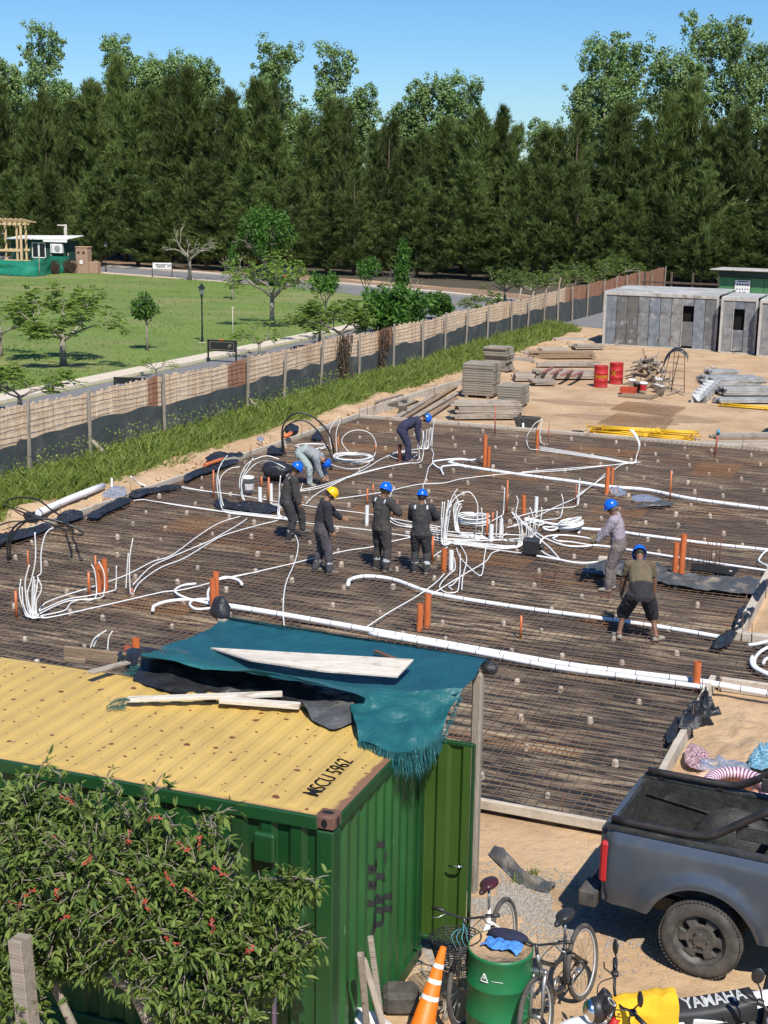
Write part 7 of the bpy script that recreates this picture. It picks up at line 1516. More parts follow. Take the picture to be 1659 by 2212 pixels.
def person(px, py, theta, label, lean, pel, hands, feet, head, mats, hel, helpitch=0.0, scale=.965, side=0.0, twist=0.0, sleeves=True, shorts=False, bands=(), hair='hair', elb=None, knees=None, curl=.5, hipw=1.0, toe=(0, 0)):
    sc_ = scale; V = Vector; base = G(px, py, .02); t = thing('person', label, 'person', base, YAW-radians(theta)); t.scale = (sc_,)*3
    pelv = V(pel); ln = V((sin(side), sin(lean)*cos(side), cos(lean)*cos(side))).normalized(); fwd = V((0, cos(lean), -sin(lean))); sx = V((cos(twist), sin(twist)*.6, 0)).normalized(); 
    sh_up = V((1, 0, 0))
    waist = pelv+V((0, sin(lean*.5), cos(lean*.5)))*.16; chest = waist+ln*.22; neckb = chest+ln*.20
    S = {s: chest+ln*.145+sx*(s*.175)+fwd*.01 for s in (-1, 1)}; Hp = {s: pelv+V((s*.095*hipw, 0, -.03)) for s in (-1, 1)}
    hd = V(head[:3]).normalized(); fd = V(head[3:]); fd = (fd-hd*fd.dot(hd)).normalized(); hx = fd.cross(hd)      # head up, face forward, right
    hc = neckb+(ln*.45+hd*.55).normalized()*.165+fd*.015
    El, Wr, Kn, An = {}, {}, {}, {}
    for i, s in ((0, -1), (1, 1)):
        pole = V(elb[i]) if elb and elb[i] else V((s*.5, -1, -.2)); El[s], Wr[s] = ik(S[s], V(hands[i][:3]), .29, .255, pole)
        kp = V(knees[i]) if knees and knees[i] else V((s*.12, 1, .1)); An[s] = V(feet[i]); Kn[s], An[s] = ik(Hp[s], An[s], .425, .415, kp)
    B = []                                           # (a, b, ra, rb, zone)
    k = 1.0
    def cap(mb, a, b, ra, rb, flat=1.0):
        n = 5; pts = [a.lerp(b, i/n) for i in range(n+1)]; mb.tube(pts, [ra+(rb-ra)*i/n for i in range(n+1)], 10, True, 0, True, flat); mb.ball(a, ra*.99, 5); mb.ball(b, rb*.99, 5)
    mb = MB()
    def loft(rows):                                  # rows: centre, half width, half depth, up
        Vv = []; n = 18
        for c, w_, d_, up in rows:
            side_ = sx; f = up.cross(side_)*-1; f.normalize()
            for q in range(n):
                a = 2*pi*q/n; Vv.append(c+side_*(w_*cos(a))+f*(d_*sin(a)))
        F = [(j*n+q, j*n+(q+1) % n, (j+1)*n+(q+1) % n, (j+1)*n+q) for j in range(len(rows)-1) for q in range(n)]
        mb.add(Vv, F+[list(range(n))[::-1], list(range((len(rows)-1)*n, len(rows)*n))], 0, True)
    up0 = V((0, sin(lean*.3), cos(lean*.3))); up1 = V((0, sin(lean*.7), cos(lean*.7)))
    loft([(pelv+up0*-.11, .145, .115, up0), (pelv+up0*-.05, .182, .14, up0), (pelv+up0*.04, .18, .138, up0), (waist, .172, .132, up1), (chest+ln*-.1, .182, .136, ln), (chest, .192, .137, ln), (chest+ln*.10, .178, .115, ln), (chest+ln*.165, .12, .08, ln), (neckb+ln*.01, .062, .058, ln)])
    cap(mb, neckb-ln*.04, hc-hd*.05, .058, .055)
    mb.ball(hc+hd*.015, 1, 12, sc3=(.076, .096, .11), rot=Matrix((hx, fd, hd)).transposed()); mb.ball(hc+fd*.028-hd*.062, 1, 8, sc3=(.055, .062, .055), rot=Matrix((hx, fd, hd)).transposed())
    mb.tube([hc+fd*.088+hd*.018, hc+fd*.106-hd*.012, hc+fd*.115-hd*.028], [.010, .014, .017], 7); mb.ball(hc+fd*.088-hd*.058, .019, 5, sc3=(1.5, .7, .6)); mb.tube([hc+fd*.086+hd*.03-hx*.045, hc+fd*.097+hd*.034, hc+fd*.086+hd*.03+hx*.045], [.011, .013, .011], 6)
    for s in (-1, 1): mb.ball(hc+hx*(s*.080)-fd*.006, 1, 5, sc3=(.014, .024, .034), rot=Matrix((hx, fd, hd)).transposed())
    B += [(neckb-ln*.0, hc-hd*.05, .055, .055, 0), (hc-hd*.06, hc+hd*.05, .095, .10, 0), (pelv, waist, .16, .15, 2), (waist, chest, .15, .17, 1), (chest, neckb-ln*.07, .17, .10, 1)]
    B += [(S[-1], S[1], .09, .09, 1)]
    lz = 2
    for i, s in ((0, -1), (1, 1)):
        slv = 1.22 if sleeves else 1.0
        cap(mb, S[s], El[s], .073*slv, .053*slv); cap(mb, El[s], Wr[s]-(Wr[s]-El[s]).normalized()*.02, .052*slv, .037*slv); cap(mb, chest+ln*.13, S[s], .07, .075)
        B += [(S[s], S[s].lerp(El[s], .62 if not sleeves else 1), .075, .06, 1)]
        if not sleeves: B += [(S[s].lerp(El[s], .66), El[s], .06, .05, 3)]
        B += [(El[s], El[s].lerp(Wr[s], .93), .05, .04, 1 if sleeves else 3)]
        # hand: palm, four bent fingers of their own length, thumb from the side of the palm
        fdir = (Wr[s]-El[s]).normalized(); hdv = V(hands[i][3:6]).normalized() if len(hands[i]) > 3 else (fdir*.8+V((0, .2, -.5))).normalized()
        pn = V((-s, .2, 0)); pn = (pn-hdv*pn.dot(hdv)).normalized(); wd = hdv.cross(pn).normalized()        # palm normal, width
        if wd.dot(V((0, 1, 0))) < 0: wd = -wd
        pc = Wr[s]+hdv*.05; rot = Matrix((wd, pn, hdv)).transposed(); mb.ball(pc, 1, 7, sc3=(.040, .019, .052), rot=rot); mb.tube([Wr[s]-fdir*.03, Wr[s]+hdv*.02], [.029, .030], 8)
        for q, (o_, l_) in enumerate(((-.031, .060), (-.0105, .074), (.0105, .080), (.031, .070))):
            a = Wr[s]+hdv*.085+wd*o_; b1 = a+(hdv*(1-curl*.35)+pn*curl*.5).normalized()*l_*.5; b2 = b1+(hdv*(1-curl)+pn*curl*1.0).normalized()*l_*.5
            mb.tube([a-hdv*.02, a, b1, b2], [.0105, .0105, .0098, .0085], 6)
        ta = Wr[s]+hdv*.035+wd*.030; tb_ = ta+(wd*.75+hdv*.7+pn*.2).normalized()*.035; mb.tube([ta-wd*.012, ta, tb_, tb_+(hdv*.9+pn*.45+wd*.1).normalized()*.03], [.012, .0125, .0115, .0095], 6)
        B += [(Wr[s]+hdv*.0, Wr[s]+hdv*.15, .04, .03, 4)]
        # leg and foot
        L1 = 1.20 if not shorts else 1.12
        cap(mb, Hp[s], Kn[s], .100*L1, .068*L1); cap(mb, Kn[s], An[s], (.066 if not shorts else .052)*L1*(1 if not shorts else .95), (.056 if not shorts else .038))
        if shorts:
            cap(mb, Hp[s].lerp(Kn[s], .3), Kn[s].lerp(An[s], .12), .115, .10); B += [(Hp[s], Kn[s], .12, .10, 2), (Kn[s], Kn[s].lerp(An[s], .14), .105, .10, 2), (Kn[s].lerp(An[s], .22), An[s], .05, .04, 3)]; mb.ball(Kn[s].lerp(An[s], .38), .058, 6)
        else: B += [(Hp[s], Kn[s], .11, .075, 2), (Kn[s], An[s]+V((0, 0, .02)), .075, .06, 2)]
        ta_ = toe[i]; fv = V((sin(ta_), cos(ta_), 0)); A0 = An[s]; hz = A0.z-.05
        mb.tube([V((A0.x, A0.y, A0.z-.05))-fv*.065, V((A0.x, A0.y, A0.z-.045))-fv*.03, V((A0.x, A0.y, A0.z-.04))+fv*.06, V((A0.x, A0.y, A0.z-.055))+fv*.14, V((A0.x, A0.y, A0.z-.06))+fv*.19], [.034, .048, .050, .044, .028], 10); mb.tube([A0-V((0, 0, .05)), A0+V((0, 0, .035))], [.05, .05], 9)
        B += [(V((A0.x, A0.y, A0.z-.055))-fv*.05, V((A0.x, A0.y, A0.z-.055))+fv*.17, .055, .05, 5)]
        if not shorts: B += [(A0+V((0, 0, -.03)), A0+V((0, 0, .0)), .05, .05, 5)]
    me = bpy.data.meshes.new('body_src'); me.from_pydata(mb.v, [], mb.f); me.update(); o0 = link(bpy.data.objects.new('body_src', me))
    md = o0.modifiers.new('r', 'REMESH'); md.mode = 'VOXEL'; md.voxel_size = .0085; md.use_smooth_shade = True
    sm_ = o0.modifiers.new('s', 'SMOOTH'); sm_.factor = .5; sm_.iterations = 2
    dg = bpy.context.evaluated_depsgraph_get(); me2 = bpy.data.meshes.new_from_object(o0.evaluated_get(dg)); bpy.data.objects.remove(o0); bpy.data.meshes.remove(me)
    nv = len(me2.vertices); co = np.empty(nv*3); me2.vertices.foreach_get('co', co); co = co.reshape(-1, 3); no = np.empty(nv*3); me2.vertices.foreach_get('normal', no); no = no.reshape(-1, 3)
    best = np.full(nv, 1e9); zone = np.zeros(nv, int)
    for a, b, ra, rb, z in B:
        a_, d_ = np.array(a), np.array(b-a); L2 = max(1e-9, d_ @ d_); u = np.clip(((co-a_) @ d_)/L2, 0, 1); dist = np.linalg.norm(co-a_-u[:, None]*d_, axis=1)-(ra+(rb-ra)*u); m_ = dist < best; best[m_] = dist[m_]; zone[m_] = z
    # shirt hem follows the spine: below the hem torso vertices are trousers
    clothz = (zone == 1) | (zone == 2)
    idx = np.nonzero(clothz)[0]
    for i in idx:
        p = co[i]; d = .011*mnoise.noise(Vector((p[0]*11, p[1]*11, p[2]*7)))+.007*mnoise.noise(Vector((p[0]*24, p[1]*24, p[2]*16+5)))+.006
        co[i] += no[i]*(d+.010)
    me2.vertices.foreach_set('co', co.ravel())
    M_ = [mats['skin'], mats['shirt'], mats['pants'], mats['skin'], mats.get('hand', mats['skin']), mats['feet']]; me2.materials.clear()
    for x in M_: me2.materials.append(x)
    npoly = len(me2.polygons); fz = np.empty(npoly, int)
    for p in me2.polygons: zz = [zone[v] for v in p.vertices]; fz[p.index] = max(set(zz), key=zz.count)
    me2.polygons.foreach_set('material_index', fz); me2.polygons.foreach_set('use_smooth', np.ones(npoly, bool)); me2.update(); me2.name = 'body'
    bo = link(bpy.data.objects.new('body', me2)); bo.parent = t
    # helmet, hair, eyes
    R3 = Matrix((hx, fd, hd)).transposed() @ Matrix.Rotation(-helpitch, 3, 'X'); hb = MB(); hcx = hc+hd*.035
    prof = [(.122, .0), (.120, .035), (.112, .075), (.09, .112), (.055, .132), (.02, .140), (.001, .141)]
    hb.lathe(prof, hcx, 26, rot=R3); hb.v = [tuple(hcx+R3 @ (Matrix.Diagonal((.94, 1.12, 1)) @ (R3.transposed() @ (Vector(v)-hcx)))) for v in hb.v]
    rim = MB()
    for a, r0, r1 in ():
        pass
    Vr = []; n = 30
    for q in range(n):
        a = 2*pi*q/n; ext = .012+.045*max(0, sin(a))**3; c_, s_ = cos(a), sin(a)
        Vr += [Vector((c_*.112, s_*.134, .006)), Vector((c_*(.115+ext*.7), s_*(.137+ext), -.004)), Vector((c_*(.113+ext*.7), s_*(.135+ext), -.010)), Vector((c_*.108, s_*.130, -.004))]
    hb.add([hcx+R3 @ v for v in Vr], [(4*q+j, 4*((q+1) % n)+j, 4*((q+1) % n)+(j+1) % 4, 4*q+(j+1) % 4) for q in range(n) for j in range(4)], 0, True)
    hb.tube([hcx+R3 @ Vector((0, -.10+.2*j/8, .098+.047*sin(pi*j/8))) for j in range(9)], .012, 6)
    hb.build('helmet', HELM[hel], t)
    hb = MB(); hb.lathe([(.097, -.01), (.100, -.03), (.098, -.055), (.088, -.075)], hcx, 20, rot=R3, arc=2*pi); kk = []
    hb.v = [tuple(hcx+R3 @ (Matrix.Diagonal((.85, 1.06, 1)) @ (R3.transposed() @ (Vector(v)-hcx)))+fd*-.012) for v in hb.v]
    keep = [f for f in hb.f if sum(((Vector(hb.v[i])-hcx).dot(fd)) for i in f)/len(f) < .045]; hb.f = keep; hb.mi = [0]*len(keep); hb.sm = [True]*len(keep); hb.build('hair', SK[hair], t)
    for s in (-1, 1): eb = MB(); eb.ball(hc+fd*.084+hd*.012+hx*(s*.031), .0105, 5); eb.build('eye', SK['hair'], t)
    for (kind, s) in bands:
        q = MB()
        if kind == 'shin': a, b = Kn[s].lerp(An[s], .50), Kn[s].lerp(An[s], .66); q.tube([a, b], [.080, .077], 14, cap=False)
        elif kind == 'shoulder': P = [S[s]+sx*(-s*.045)+fwd*(.105*cos(a))+ln*(.085*sin(a)-.015) for a in [pi*.05+pi*j/10 for j in range(11)]]; q.tube(P, [.024]*11, 6, flat=.35)
        elif kind == 'cuff': P = [Wr[s]+(El[s]-Wr[s])*.04, Wr[s]+(El[s]-Wr[s])*.16]; q.tube(P, [.05, .05], 12, cap=False)
        q.build('reflective_band', SK['band'], t)
    return t, dict(W=Wr, hc=hc)
D0 = SK['skin']; SB = [('shin', -1), ('shin', 1), ('shoulder', -1), ('shoulder', 1)]
# hands: left (-1) then right (+1): target xyz, pointing xyz
person(668, 1049, 105, 'person in grey sweater and pale jeans bending right down over the conduits, blue helmet', 2.0, (0, -.22, .86), [(-.13, .46, .16, 0, .3, -1), (.10, .42, .15, 0, .3, -1)], [(-.13, -.05, .09), (.12, .05, .09)], (0, .75, -.65, 0, -.65, -.75), dict(skin=SK['skin'], shirt=GREY, pants=JEAN, feet=SK['beige']), 'b', bands=[], hair='hair', scale=1.0, knees=[(-.2, 1, 0), (.2, 1, 0)])
person(622, 1170, 75, 'person in dark overall with blue helmet, leftmost of the standing workers, one knee raised', .25, (0, -.03, .93), [(-.20, .34, .92, .0, .4, -1), (.24, .20, .90, 0, .35, -1)], [(-.12, .36, .24), (.10, .0, .09)], (0, .55, .84, 0, .84, -.55), dict(skin=SK['skindark'], shirt=GRB, pants=CH_, feet=SK['boots']), 'b', bands=[('shin', 1), ('shoulder', 1), ('shoulder', -1)], scale=.99, helpitch=.1)
person(696, 1238, 78, 'person with yellow helmet in black long sleeves, looking down', .16, (0, -.02, .94), [(-.28, .50, 1.02, -.1, 1, -.2), (.26, .17, .83, 0, .5, -1)], [(-.13, -.12, .09), (.14, .13, .09)], (0, .75, .66, 0, .66, -.75), dict(skin=SK['skin'], shirt=BLK, pants=GP, feet=SK['boots'], hand=SK['skin']), 'y', bands=[('shin', -1), ('shin', 1)], scale=.985, helpitch=-.05, elb=[(-.5, -.6, -.6), (.4, -1, .1)])
person(822, 1234, 42, 'person in charcoal overall and blue helmet with right hand raised to the chest', .06, (0, 0, .95), [(-.10, .34, 1.10, .3, .8, .3), (.16, .30, 1.36, -.2, .3, .9)], [(-.15, .02, .09), (.16, -.02, .09)], (.10, .35, .9, .35, .9, -.4), dict(skin=SK['skindark'], shirt=GRB, pants=GRB, feet=SK['boots']), 'b', bands=SB, scale=.995, elb=[(-.8, -.6, -.4), (.9, -.3, -.7)])
person(907, 1241, 8, 'person in dark overall seen squarely from behind, arms forward', .05, (0, 0, .93), [(-.12, .36, 1.08, .3, 1, .1), (.22, .38, 1.14, .1, 1, .1)], [(-.12, .03, .09), (.14, -.03, .09)], (0, .35, .92, 0, .92, -.35), dict(skin=SK['skindark'], shirt=CH_, pants=CH_, feet=SK['boots']), 'b', bands=SB, scale=.955, elb=[(-.9, -.5, -.4), (.9, -.5, -.4)])
person(880, 999, 88, 'person in navy overall bending forward at the back of the slab', 1.15, (0, -.16, .92), [(-.16, .33, .58, 0, .2, -1), (.14, .30, .55, 0, .2, -1)], [(-.12, .05, .09), (.12, -.02, .09)], (0, .97, .15, 0, -.15, -.97), dict(skin=SK['skin'], shirt=NAVY, pants=NAVY, feet=SK['boots'], hand=SK['boots']), 'b', bands=[], scale=1.02)
person(1326, 1277, -72, 'person in lavender shirt facing left, gloved hands before the belt', .18, (0, -.04, .94), [(-.16, .36, 1.00, .2, 1, -.4), (.10, .40, 1.02, -.2, 1, -.3)], [(-.14, .10, .09), (.14, .06, .09)], (0, .5, .86, 0, .86, -.5), dict(skin=SK['skindark'], shirt=LAV, pants=BRP, feet=SK['beige'], hand=SK['glove']), 'b', hair='hairg', scale=1.0, elb=[(-.6, -1, -.3), (.6, -1, -.3)])
person(1376, 1382, 4, 'person in olive T-shirt and black shorts bending with legs wide apart', .78, (0, -.14, .82), [(-.28, .30, .62, .1, .5, -1), (.28, .30, .60, -.1, .5, -1)], [(-.30, .0, .09), (.30, -.06, .09)], (0, .85, .5, 0, .5, -.85), dict(skin=SK['skindark'], shirt=OLV, pants=SHO, feet=SK['beige'], hand=SK['boots']), 'b', sleeves=False, shorts=True, scale=1.06, toe=(-.5, .9), elb=[(-1, -.3, .1), (1, -.3, .1)], hipw=1.15)
# ================================================================== pickup
RX = lambda a: Matrix.Rotation(a, 3, 'X')
MT['truckpaint'] = mat('truck_grey_paint', (.095, .115, .145), (.12, .14, .17), 3, .26, metal=.45, c3=(.17, .16, .145), sc3=2.6, t3=(.58, .8), spec=.6)
MT['liner'] = mat('bed_liner', (.022, .023, .022), (.05, .05, .046), 6, .6, bump=.3, c3=(.11, .105, .095), sc3=5, t3=(.6, .75))
MT['bar'] = mat('roll_bar', (.016, .014, .013), (.04, .032, .027), 7, .42)
TK = thing('pickup_truck', 'dirty dark grey pickup truck with roll bar at the right edge, bed toward the slab', 'pickup truck', (-1.76, 14.02, GZ), -.062)
def tp(nm, f, mt='truckpaint', par=None): q = MB(); f(q); return q.build(nm, MT[mt], par or TK)
def sidefn(s):
    def fn(u, v):
        x = -1.07+2.38*u; zb = .56 if x < -.5 else .50; d2 = .56**2-(x)**2
        if d2 > 0: zb = max(zb, .41+sqrt(d2))
        z = zb+(1.40-zb)*v; y = .80+.03*sin(pi*min(1, max(0, (z-.5)/.95)))-.05*max(0, (z-1.25)/.15)**2-.05*max(0, (.75-z)/.25)
        rd = sqrt(x*x+(z-.41)**2); y += .045*math.exp(-((rd-.60)/.10)**2)
        if x < -.93: y -= .10*((-.93-x)/.14)**2
        if u < .02: y -= .0
        return (x, s*y, z)
    return fn
for s in (-1, 1): tp('bed_side', lambda q: q.grid(sidefn(s), 70, 18))
tp('tailgate', lambda q: q.bbox((-1.07, 0, 1.08), (.06, 1.46, .60), bev=.02))
tp('rear_panel', lambda q: q.bbox((-1.04, 0, .68), (.06, 1.5, .22), bev=.02))
def bed(q):
    q.box((.1, 0, .80), (2.3, 1.42, .03)); q.box((-1.02, 0, 1.08), (.02, 1.4, .56)); q.box((1.22, 0, 1.1), (.04, 1.46, .6))
    for s in (-1, 1):
        q.box((.1, s*.70, 1.09), (2.28, .02, .58)); q.box((.1, s*.735, 1.405), (2.3, .10, .03))
        q.lathe([(.44, -.13), (.44, .13), (.001, .13)], (0, s*.58, .80), 20, rot=RX(pi/2), arc=pi)
        q.tube([(-1.0, s*.68, 1.2), (-.3, s*.68, 1.12), (.2, s*.68, 1.2), (1.1, s*.68, 1.12)], .014, 5)
    for k in range(7): q.box((.1, -.6+k*.2, .825), (2.2, .06, .02))
tp('bed_liner', bed, 'liner')
for s in (-1, 1):
    tl = tp('tail_light', lambda q: q.bbox((-1.035, s*.765, 1.02), (.10, .09, .46), bev=.03), 'red'); tl['label'] = 'red tail light'
    tp('roll_bar', lambda q: q.tube(smooth_path([(-1.0, s*.70, 1.47), (-.4, s*.70, 1.47), (-.12, s*.70, 1.48), (.06, s*.69, 1.53), (.5, s*.64, 1.83), (.92, s*.58, 2.08)], 3), .042, 10), 'bar')
    for x in (-.85, -.2): tp('bar_foot', lambda q: q.bbox((x, s*.70, 1.43), (.10, .05, .06)), 'bar')
    tp('roll_bar', lambda q: q.tube([(.92, s*.58, 2.07), (1.0, s*.62, 1.40)], .045, 10), 'bar')
    tp('bar_plate', lambda q: q.bbox((.62, s*.63, 1.58), (.75, .03, .16), Matrix.Rotation(0, 3, 'Y')), 'liner')
    tp('bumper_step', lambda q: q.bbox((-1.20, s*.62, .56), (.20, .34, .18), bev=.02), 'tyre')
tp('roll_bar', lambda q: q.tube([(.92, -.58, 2.07), (.92, .58, 2.07)], .045, 10), 'bar')
tp('bumper', lambda q: q.bbox((-1.18, 0, .60), (.14, .95, .16), bev=.02), 'black')
tp('chassis', lambda q: (q.bbox((1.3, 0, .50), (4.4, .8, .16)), q.cyl((0, -.7, .41), (0, .7, .41), .06, 8)), 'black')
for k in range(3): tp('cargo_slat', lambda q: q.bbox((.72+k*.16, 0, 1.32), (.07, 1.3, .03)), 'black')
def cab(q):
    prof = [(1.33, .52), (1.33, 1.42), (1.55, 1.98), (2.75, 1.98), (3.4, 1.42), (4.45, 1.25), (4.6, .95), (4.6, .5)]
    q.prism([(x, -.82, z) for x, z in prof], (0, 1.64, 0))
tp('cab', cab)
for s in (-1, 1):
    tp('side_window', lambda q: q.prism([(x, s*.823, z) for x, z in ((1.5, 1.45), (1.65, 1.9), (2.7, 1.9), (3.2, 1.45))][::s], (0, s*.006, 0)), 'glass')
    tp('headlight', lambda q: q.bbox((4.58, s*.6, 1.05), (.08, .34, .18), bev=.02), 'cream')
tp('rear_window', lambda q: q.prism([(1.36, -.6, 1.52), (1.36, .6, 1.52), (1.5, .55, 1.9), (1.5, -.55, 1.9)], (-.01, 0, .004)), 'glass')
MT['rim'] = mat('black_steel_rim', (.07, .067, .063), (.15, .14, .125), 9, .5, metal=.3)
for x in (0, 3.1):
    for s in (-1, 1):
        w_ = MB(); R_ = .41; w_.lathe([(.27, -.11), (.33, -.125), (.385, -.115), (R_-.012, -.095), (R_, -.07), (R_, .07), (R_-.012, .095), (.385, .115), (.33, .125), (.27, .11)], (x, s*.72, R_), 56, rot=RX(pi/2)); wo = w_.build('wheel', MT['tyre'], TK)
        tr = MB()
        for k in range(64):
            a = 2*pi*k/64
            for yy, sk in ((-.085, .5), (-.03, -.3), (.03, .3), (.085, -.5)): tr.box((x+(R_+.002)*cos(a+yy*sk*.4), s*.72+yy, R_+(R_+.002)*sin(a+yy*sk*.4)), (.012, .042, .022), Matrix.Rotation(-a, 3, 'Y'))
        tr.build('tread', MT['tyre'], wo)['kind'] = 'stuff'
        rm = MB(); n = 72
        def rimr(q, k):                              # disc with six windows pressed back
            a = 2*pi*k/n; win = abs(((a*6/(2*pi)) % 1)-.5) < .2; r = (.272, .262, .235, .215, .165, .145, .10, .07, .065, .001)[q]; d = (.10, .075, .055, (.02 if win else .066), (.02 if win else .075), .08, .07, .07, .10, .105)[q]; return Vector((x+r*cos(a), s*(.72+d), R_+r*sin(a)))
        rm.add([rimr(q, k) for q in range(10) for k in range(n)], [((q*n+k), (q*n+(k+1) % n), ((q+1)*n+(k+1) % n), ((q+1)*n+k))[::s] for q in range(9) for k in range(n)], 0, False)
        ro = rm.build('rim', MT['rim'], wo)
        if x == 0 and s == -1:
            for k in range(6):
                a = 2*pi*k/6; q = MB(); q.cyl((x+.085*cos(a), s*.79, R_+.085*sin(a)), (x+.085*cos(a), s*.815, R_+.085*sin(a)), .013, 6); q.build('wheel_nut', MT['rim'], wo)
                a += pi/6; q = MB(); q.prism([(x+r*cos(a+da), s*.752, R_+r*sin(a+da)) for r, da in ((.158, -.19), (.212, -.15), (.212, .15), (.158, .19))], (0, s*.003, 0)); q.build('rim_hole_shade', MT['void'], wo)  # black plates paint the shade in the rim windows
c = TK.location+Vector((.75, -.45, .86)); mb = MB(); mb.ball((0, 0, .12), 1, 12, sc3=(.34, .2, .16)); mb.v = [tuple(Vector(v)*(1+.25*nz(v[0]*7, v[1]*7, v[2]*9))) for v in mb.v]; tag(mb.build('plastic_bag', MT['clear'], loc=c), 'silvery clear plastic bag lying in the pickup bed', 'plastic bag')
# ================================================================== drum, cone, boards, sack by the container
MT['drumgreen'] = mat('drum_green', (.008, .13, .042), (.012, .16, .055), 3, .42, c3=(.10, .10, .06), sc3=3.5, t3=(.66, .78))
GDc = Vector((-3.36, 11.42, GZ)); dg_ = drum('oil_drum', GDc, 'green steel drum with sandy lid standing between the two bicycles', MT['drumgreen'], '', H=.93, R_=.305, top=MT['dirt'])
mb = MB(); f = lambda x, z: Vector((.309*sin(x/.309-.15), -.309*cos(x/.309-.15), z))
for a, b in (((-.05, .72), (.03, .72)), ((.03, .72), (-.01, .80)), ((-.01, .80), (-.05, .72))): P = [f(a[0]+(b[0]-a[0])*k/4, a[1]+(b[1]-a[1])*k/4) for k in range(5)]; mb.tube(P, .005, 4)
mb.tube([f(-.022, .735), f(-.018, .76), f(-.008, .77), f(-.003, .745)], .004, 4); mb.tube([f(.06, .74), f(.17, .735)], .0025, 4); mb.build('warning_mark', MT['letterw'], dg_)
mb = MB(); P = [f(x, z) for x, z in ((-.09, .10), (.06, .10), (.06, .22), (-.09, .22))]; mb.tube(P, .0025, 4, closed=True); 
for z in (.19, .165, .14, .12): mb.tube([f(-.075, z), f(.045, z)], .0025, 4)
mb.build('faded_print', mat('faded_white', (.25, .35, .28)), dg_)
mb = MB(); mb.ball((0, 0, .035), 1, 10, sc3=(.20, .085, .055)); mb.bbox((0, -.06, .01), (.30, .10, .012), bev=.005); tag(mb.build('cap', mat('navy_cloth', (.012, .014, .035), (.02, .022, .05), 8, .9), loc=GDc+Vector((.02, .16, .925))), 'dark navy cap lying at the back of the green drum lid', 'cap')
mb = MB()
def fn(u, v): x, y = (u-.5)*.36, (v-.5)*.17; e = 1-max(abs(u-.5), abs(v-.5))*1.4; return (x+.04*nz(u*4, v*4, 2), y+.05*nz(u*5, v*3), .012+.05*max(0, e)+.035*nz(u*6, v*6, 5))
mb.grid(fn, 24, 14); o = tag(mb.build('glove', mat('blue_cloth', (.05, .20, .56), (.08, .27, .64), 8, .8, bump=.4), loc=GDc+Vector((.02, .0, .92))), 'crumpled bright blue rubber gloves on the green drum lid', 'gloves')
def cone(c, H, R_, tilt, lab, bands, base=True):
    t = thing('traffic_cone', lab, 'traffic cone', c, rot=tilt); r = lambda z: R_*(1-z/H)+.028*z/H
    mb = MB(); mb.lathe([(r(0), 0), (r(H), H), (r(H)-.008, H), (r(H)-.01, H-.05)], n=28); mb.build('body', mat('cone_orange', (.82, .20, .008), (.74, .16, .01), 5, .5), t)
    for z0, z1 in bands: mb = MB(); mb.lathe([(r(z0)+.003, z0), (r(z1)+.003, z1)], n=28); mb.build('white_band', MT['letterw'], t)
    if base: mb = MB(); mb.bbox((0, 0, .015), (R_*2.6, R_*2.6, .03)); mb.build('base', MT['black'], t)
cone((-3.93, 10.66, GZ-.02), 1.12, .155, (-.33, .17, .1), 'tall leaning orange traffic cone with three white bands beside the container', ((.64, .68), (.79, .83), (.93, .97)))
g = G(1088, 2262, GZ); cone((g.x, g.y, GZ), .46, .11, (0, 0, .3), 'small red-orange cone with white bands in front of the green drum', ((.15, .21), (.28, .33)))
for i, (b, t_, wd, lab) in enumerate((((835, 2290), (800, 2025), .085, 'tallest grey board leaning against the container end'), ((860, 2330), (785, 2072), .075, 'middle thick board crossing the tall one at the container end'), ((800, 2300), (779, 2060), .06, 'shortest board leaning at the left against the container end'))):
    B_ = G(*b, GZ); X_ = -4.34+.06*i; plank('leaning_board', B_, GX(t_[0], t_[1], X_), wd, .055, MT['postwood'] if i != 1 else MT['wood'], lab, 'board', roll=.3)
c = G(800, 2205, .1); mb = MB()
def fn(u, v): return (c.x-.30+.55*u+.1*v, c.y-.28+.42*v-.12*u, GZ+.28-.10*u+.15*sin(pi*u)*sin(pi*v)+.03*nz(u*4, v*4)-.2*max(0, u-.85)-.3*max(0, .12-v))
mb.grid(fn, 20, 16); tag(mb.build('sack', MT['cream']), 'bright white sack at the foot of the leaning boards', 'sack')
mb = MB(); g = G(865, 2180, GZ); mb.bbox((0, 0, .12), (.35, .3, .24), Matrix.Rotation(.4, 3, 'Z'), bev=.05); tag(mb.build('rubble_lump', MT['tyre'], loc=g), 'dark rubble lump behind the leaning boards', 'rubble')
r1 = [G(*q, GZ+.02) for q in ((1055, 1845), (1085, 1875), (1125, 1910), (1185, 1930))]; r2 = [p+Vector((.06, .07, .10)) for p in r1]; r3 = [G(*q, GZ+.02) for q in ((1088, 1840), (1120, 1868), (1150, 1895), (1196, 1922))]
tag(ruled([r1, r2, r3], 40, .05, 4, 41, 7).build('plastic_rag', MT['greyplastic'], base=r1[0]), 'twisted grey plastic rag lying on the dirt between door and pickup', 'rag')
for (x, y, s) in ((1150, 1890, 1), (1120, 1905, 2)):
    g = G(x, y, GZ); mb = MB()
    for i in range(60): blade(mb, g+Vector((rr(-.06, .06), rr(-.06, .06), 0)), Vector((rr(-.7, .7), rr(-.7, .7), .8)).normalized(), rr(.05, .12), .008, RND)
    tag(mb.build('grass_tuft', LF['weed'], base=g), 'small grass tuft by the plastic rag on the dirt, %s one' % ('right' if s == 1 else 'left'), 'grass tuft')
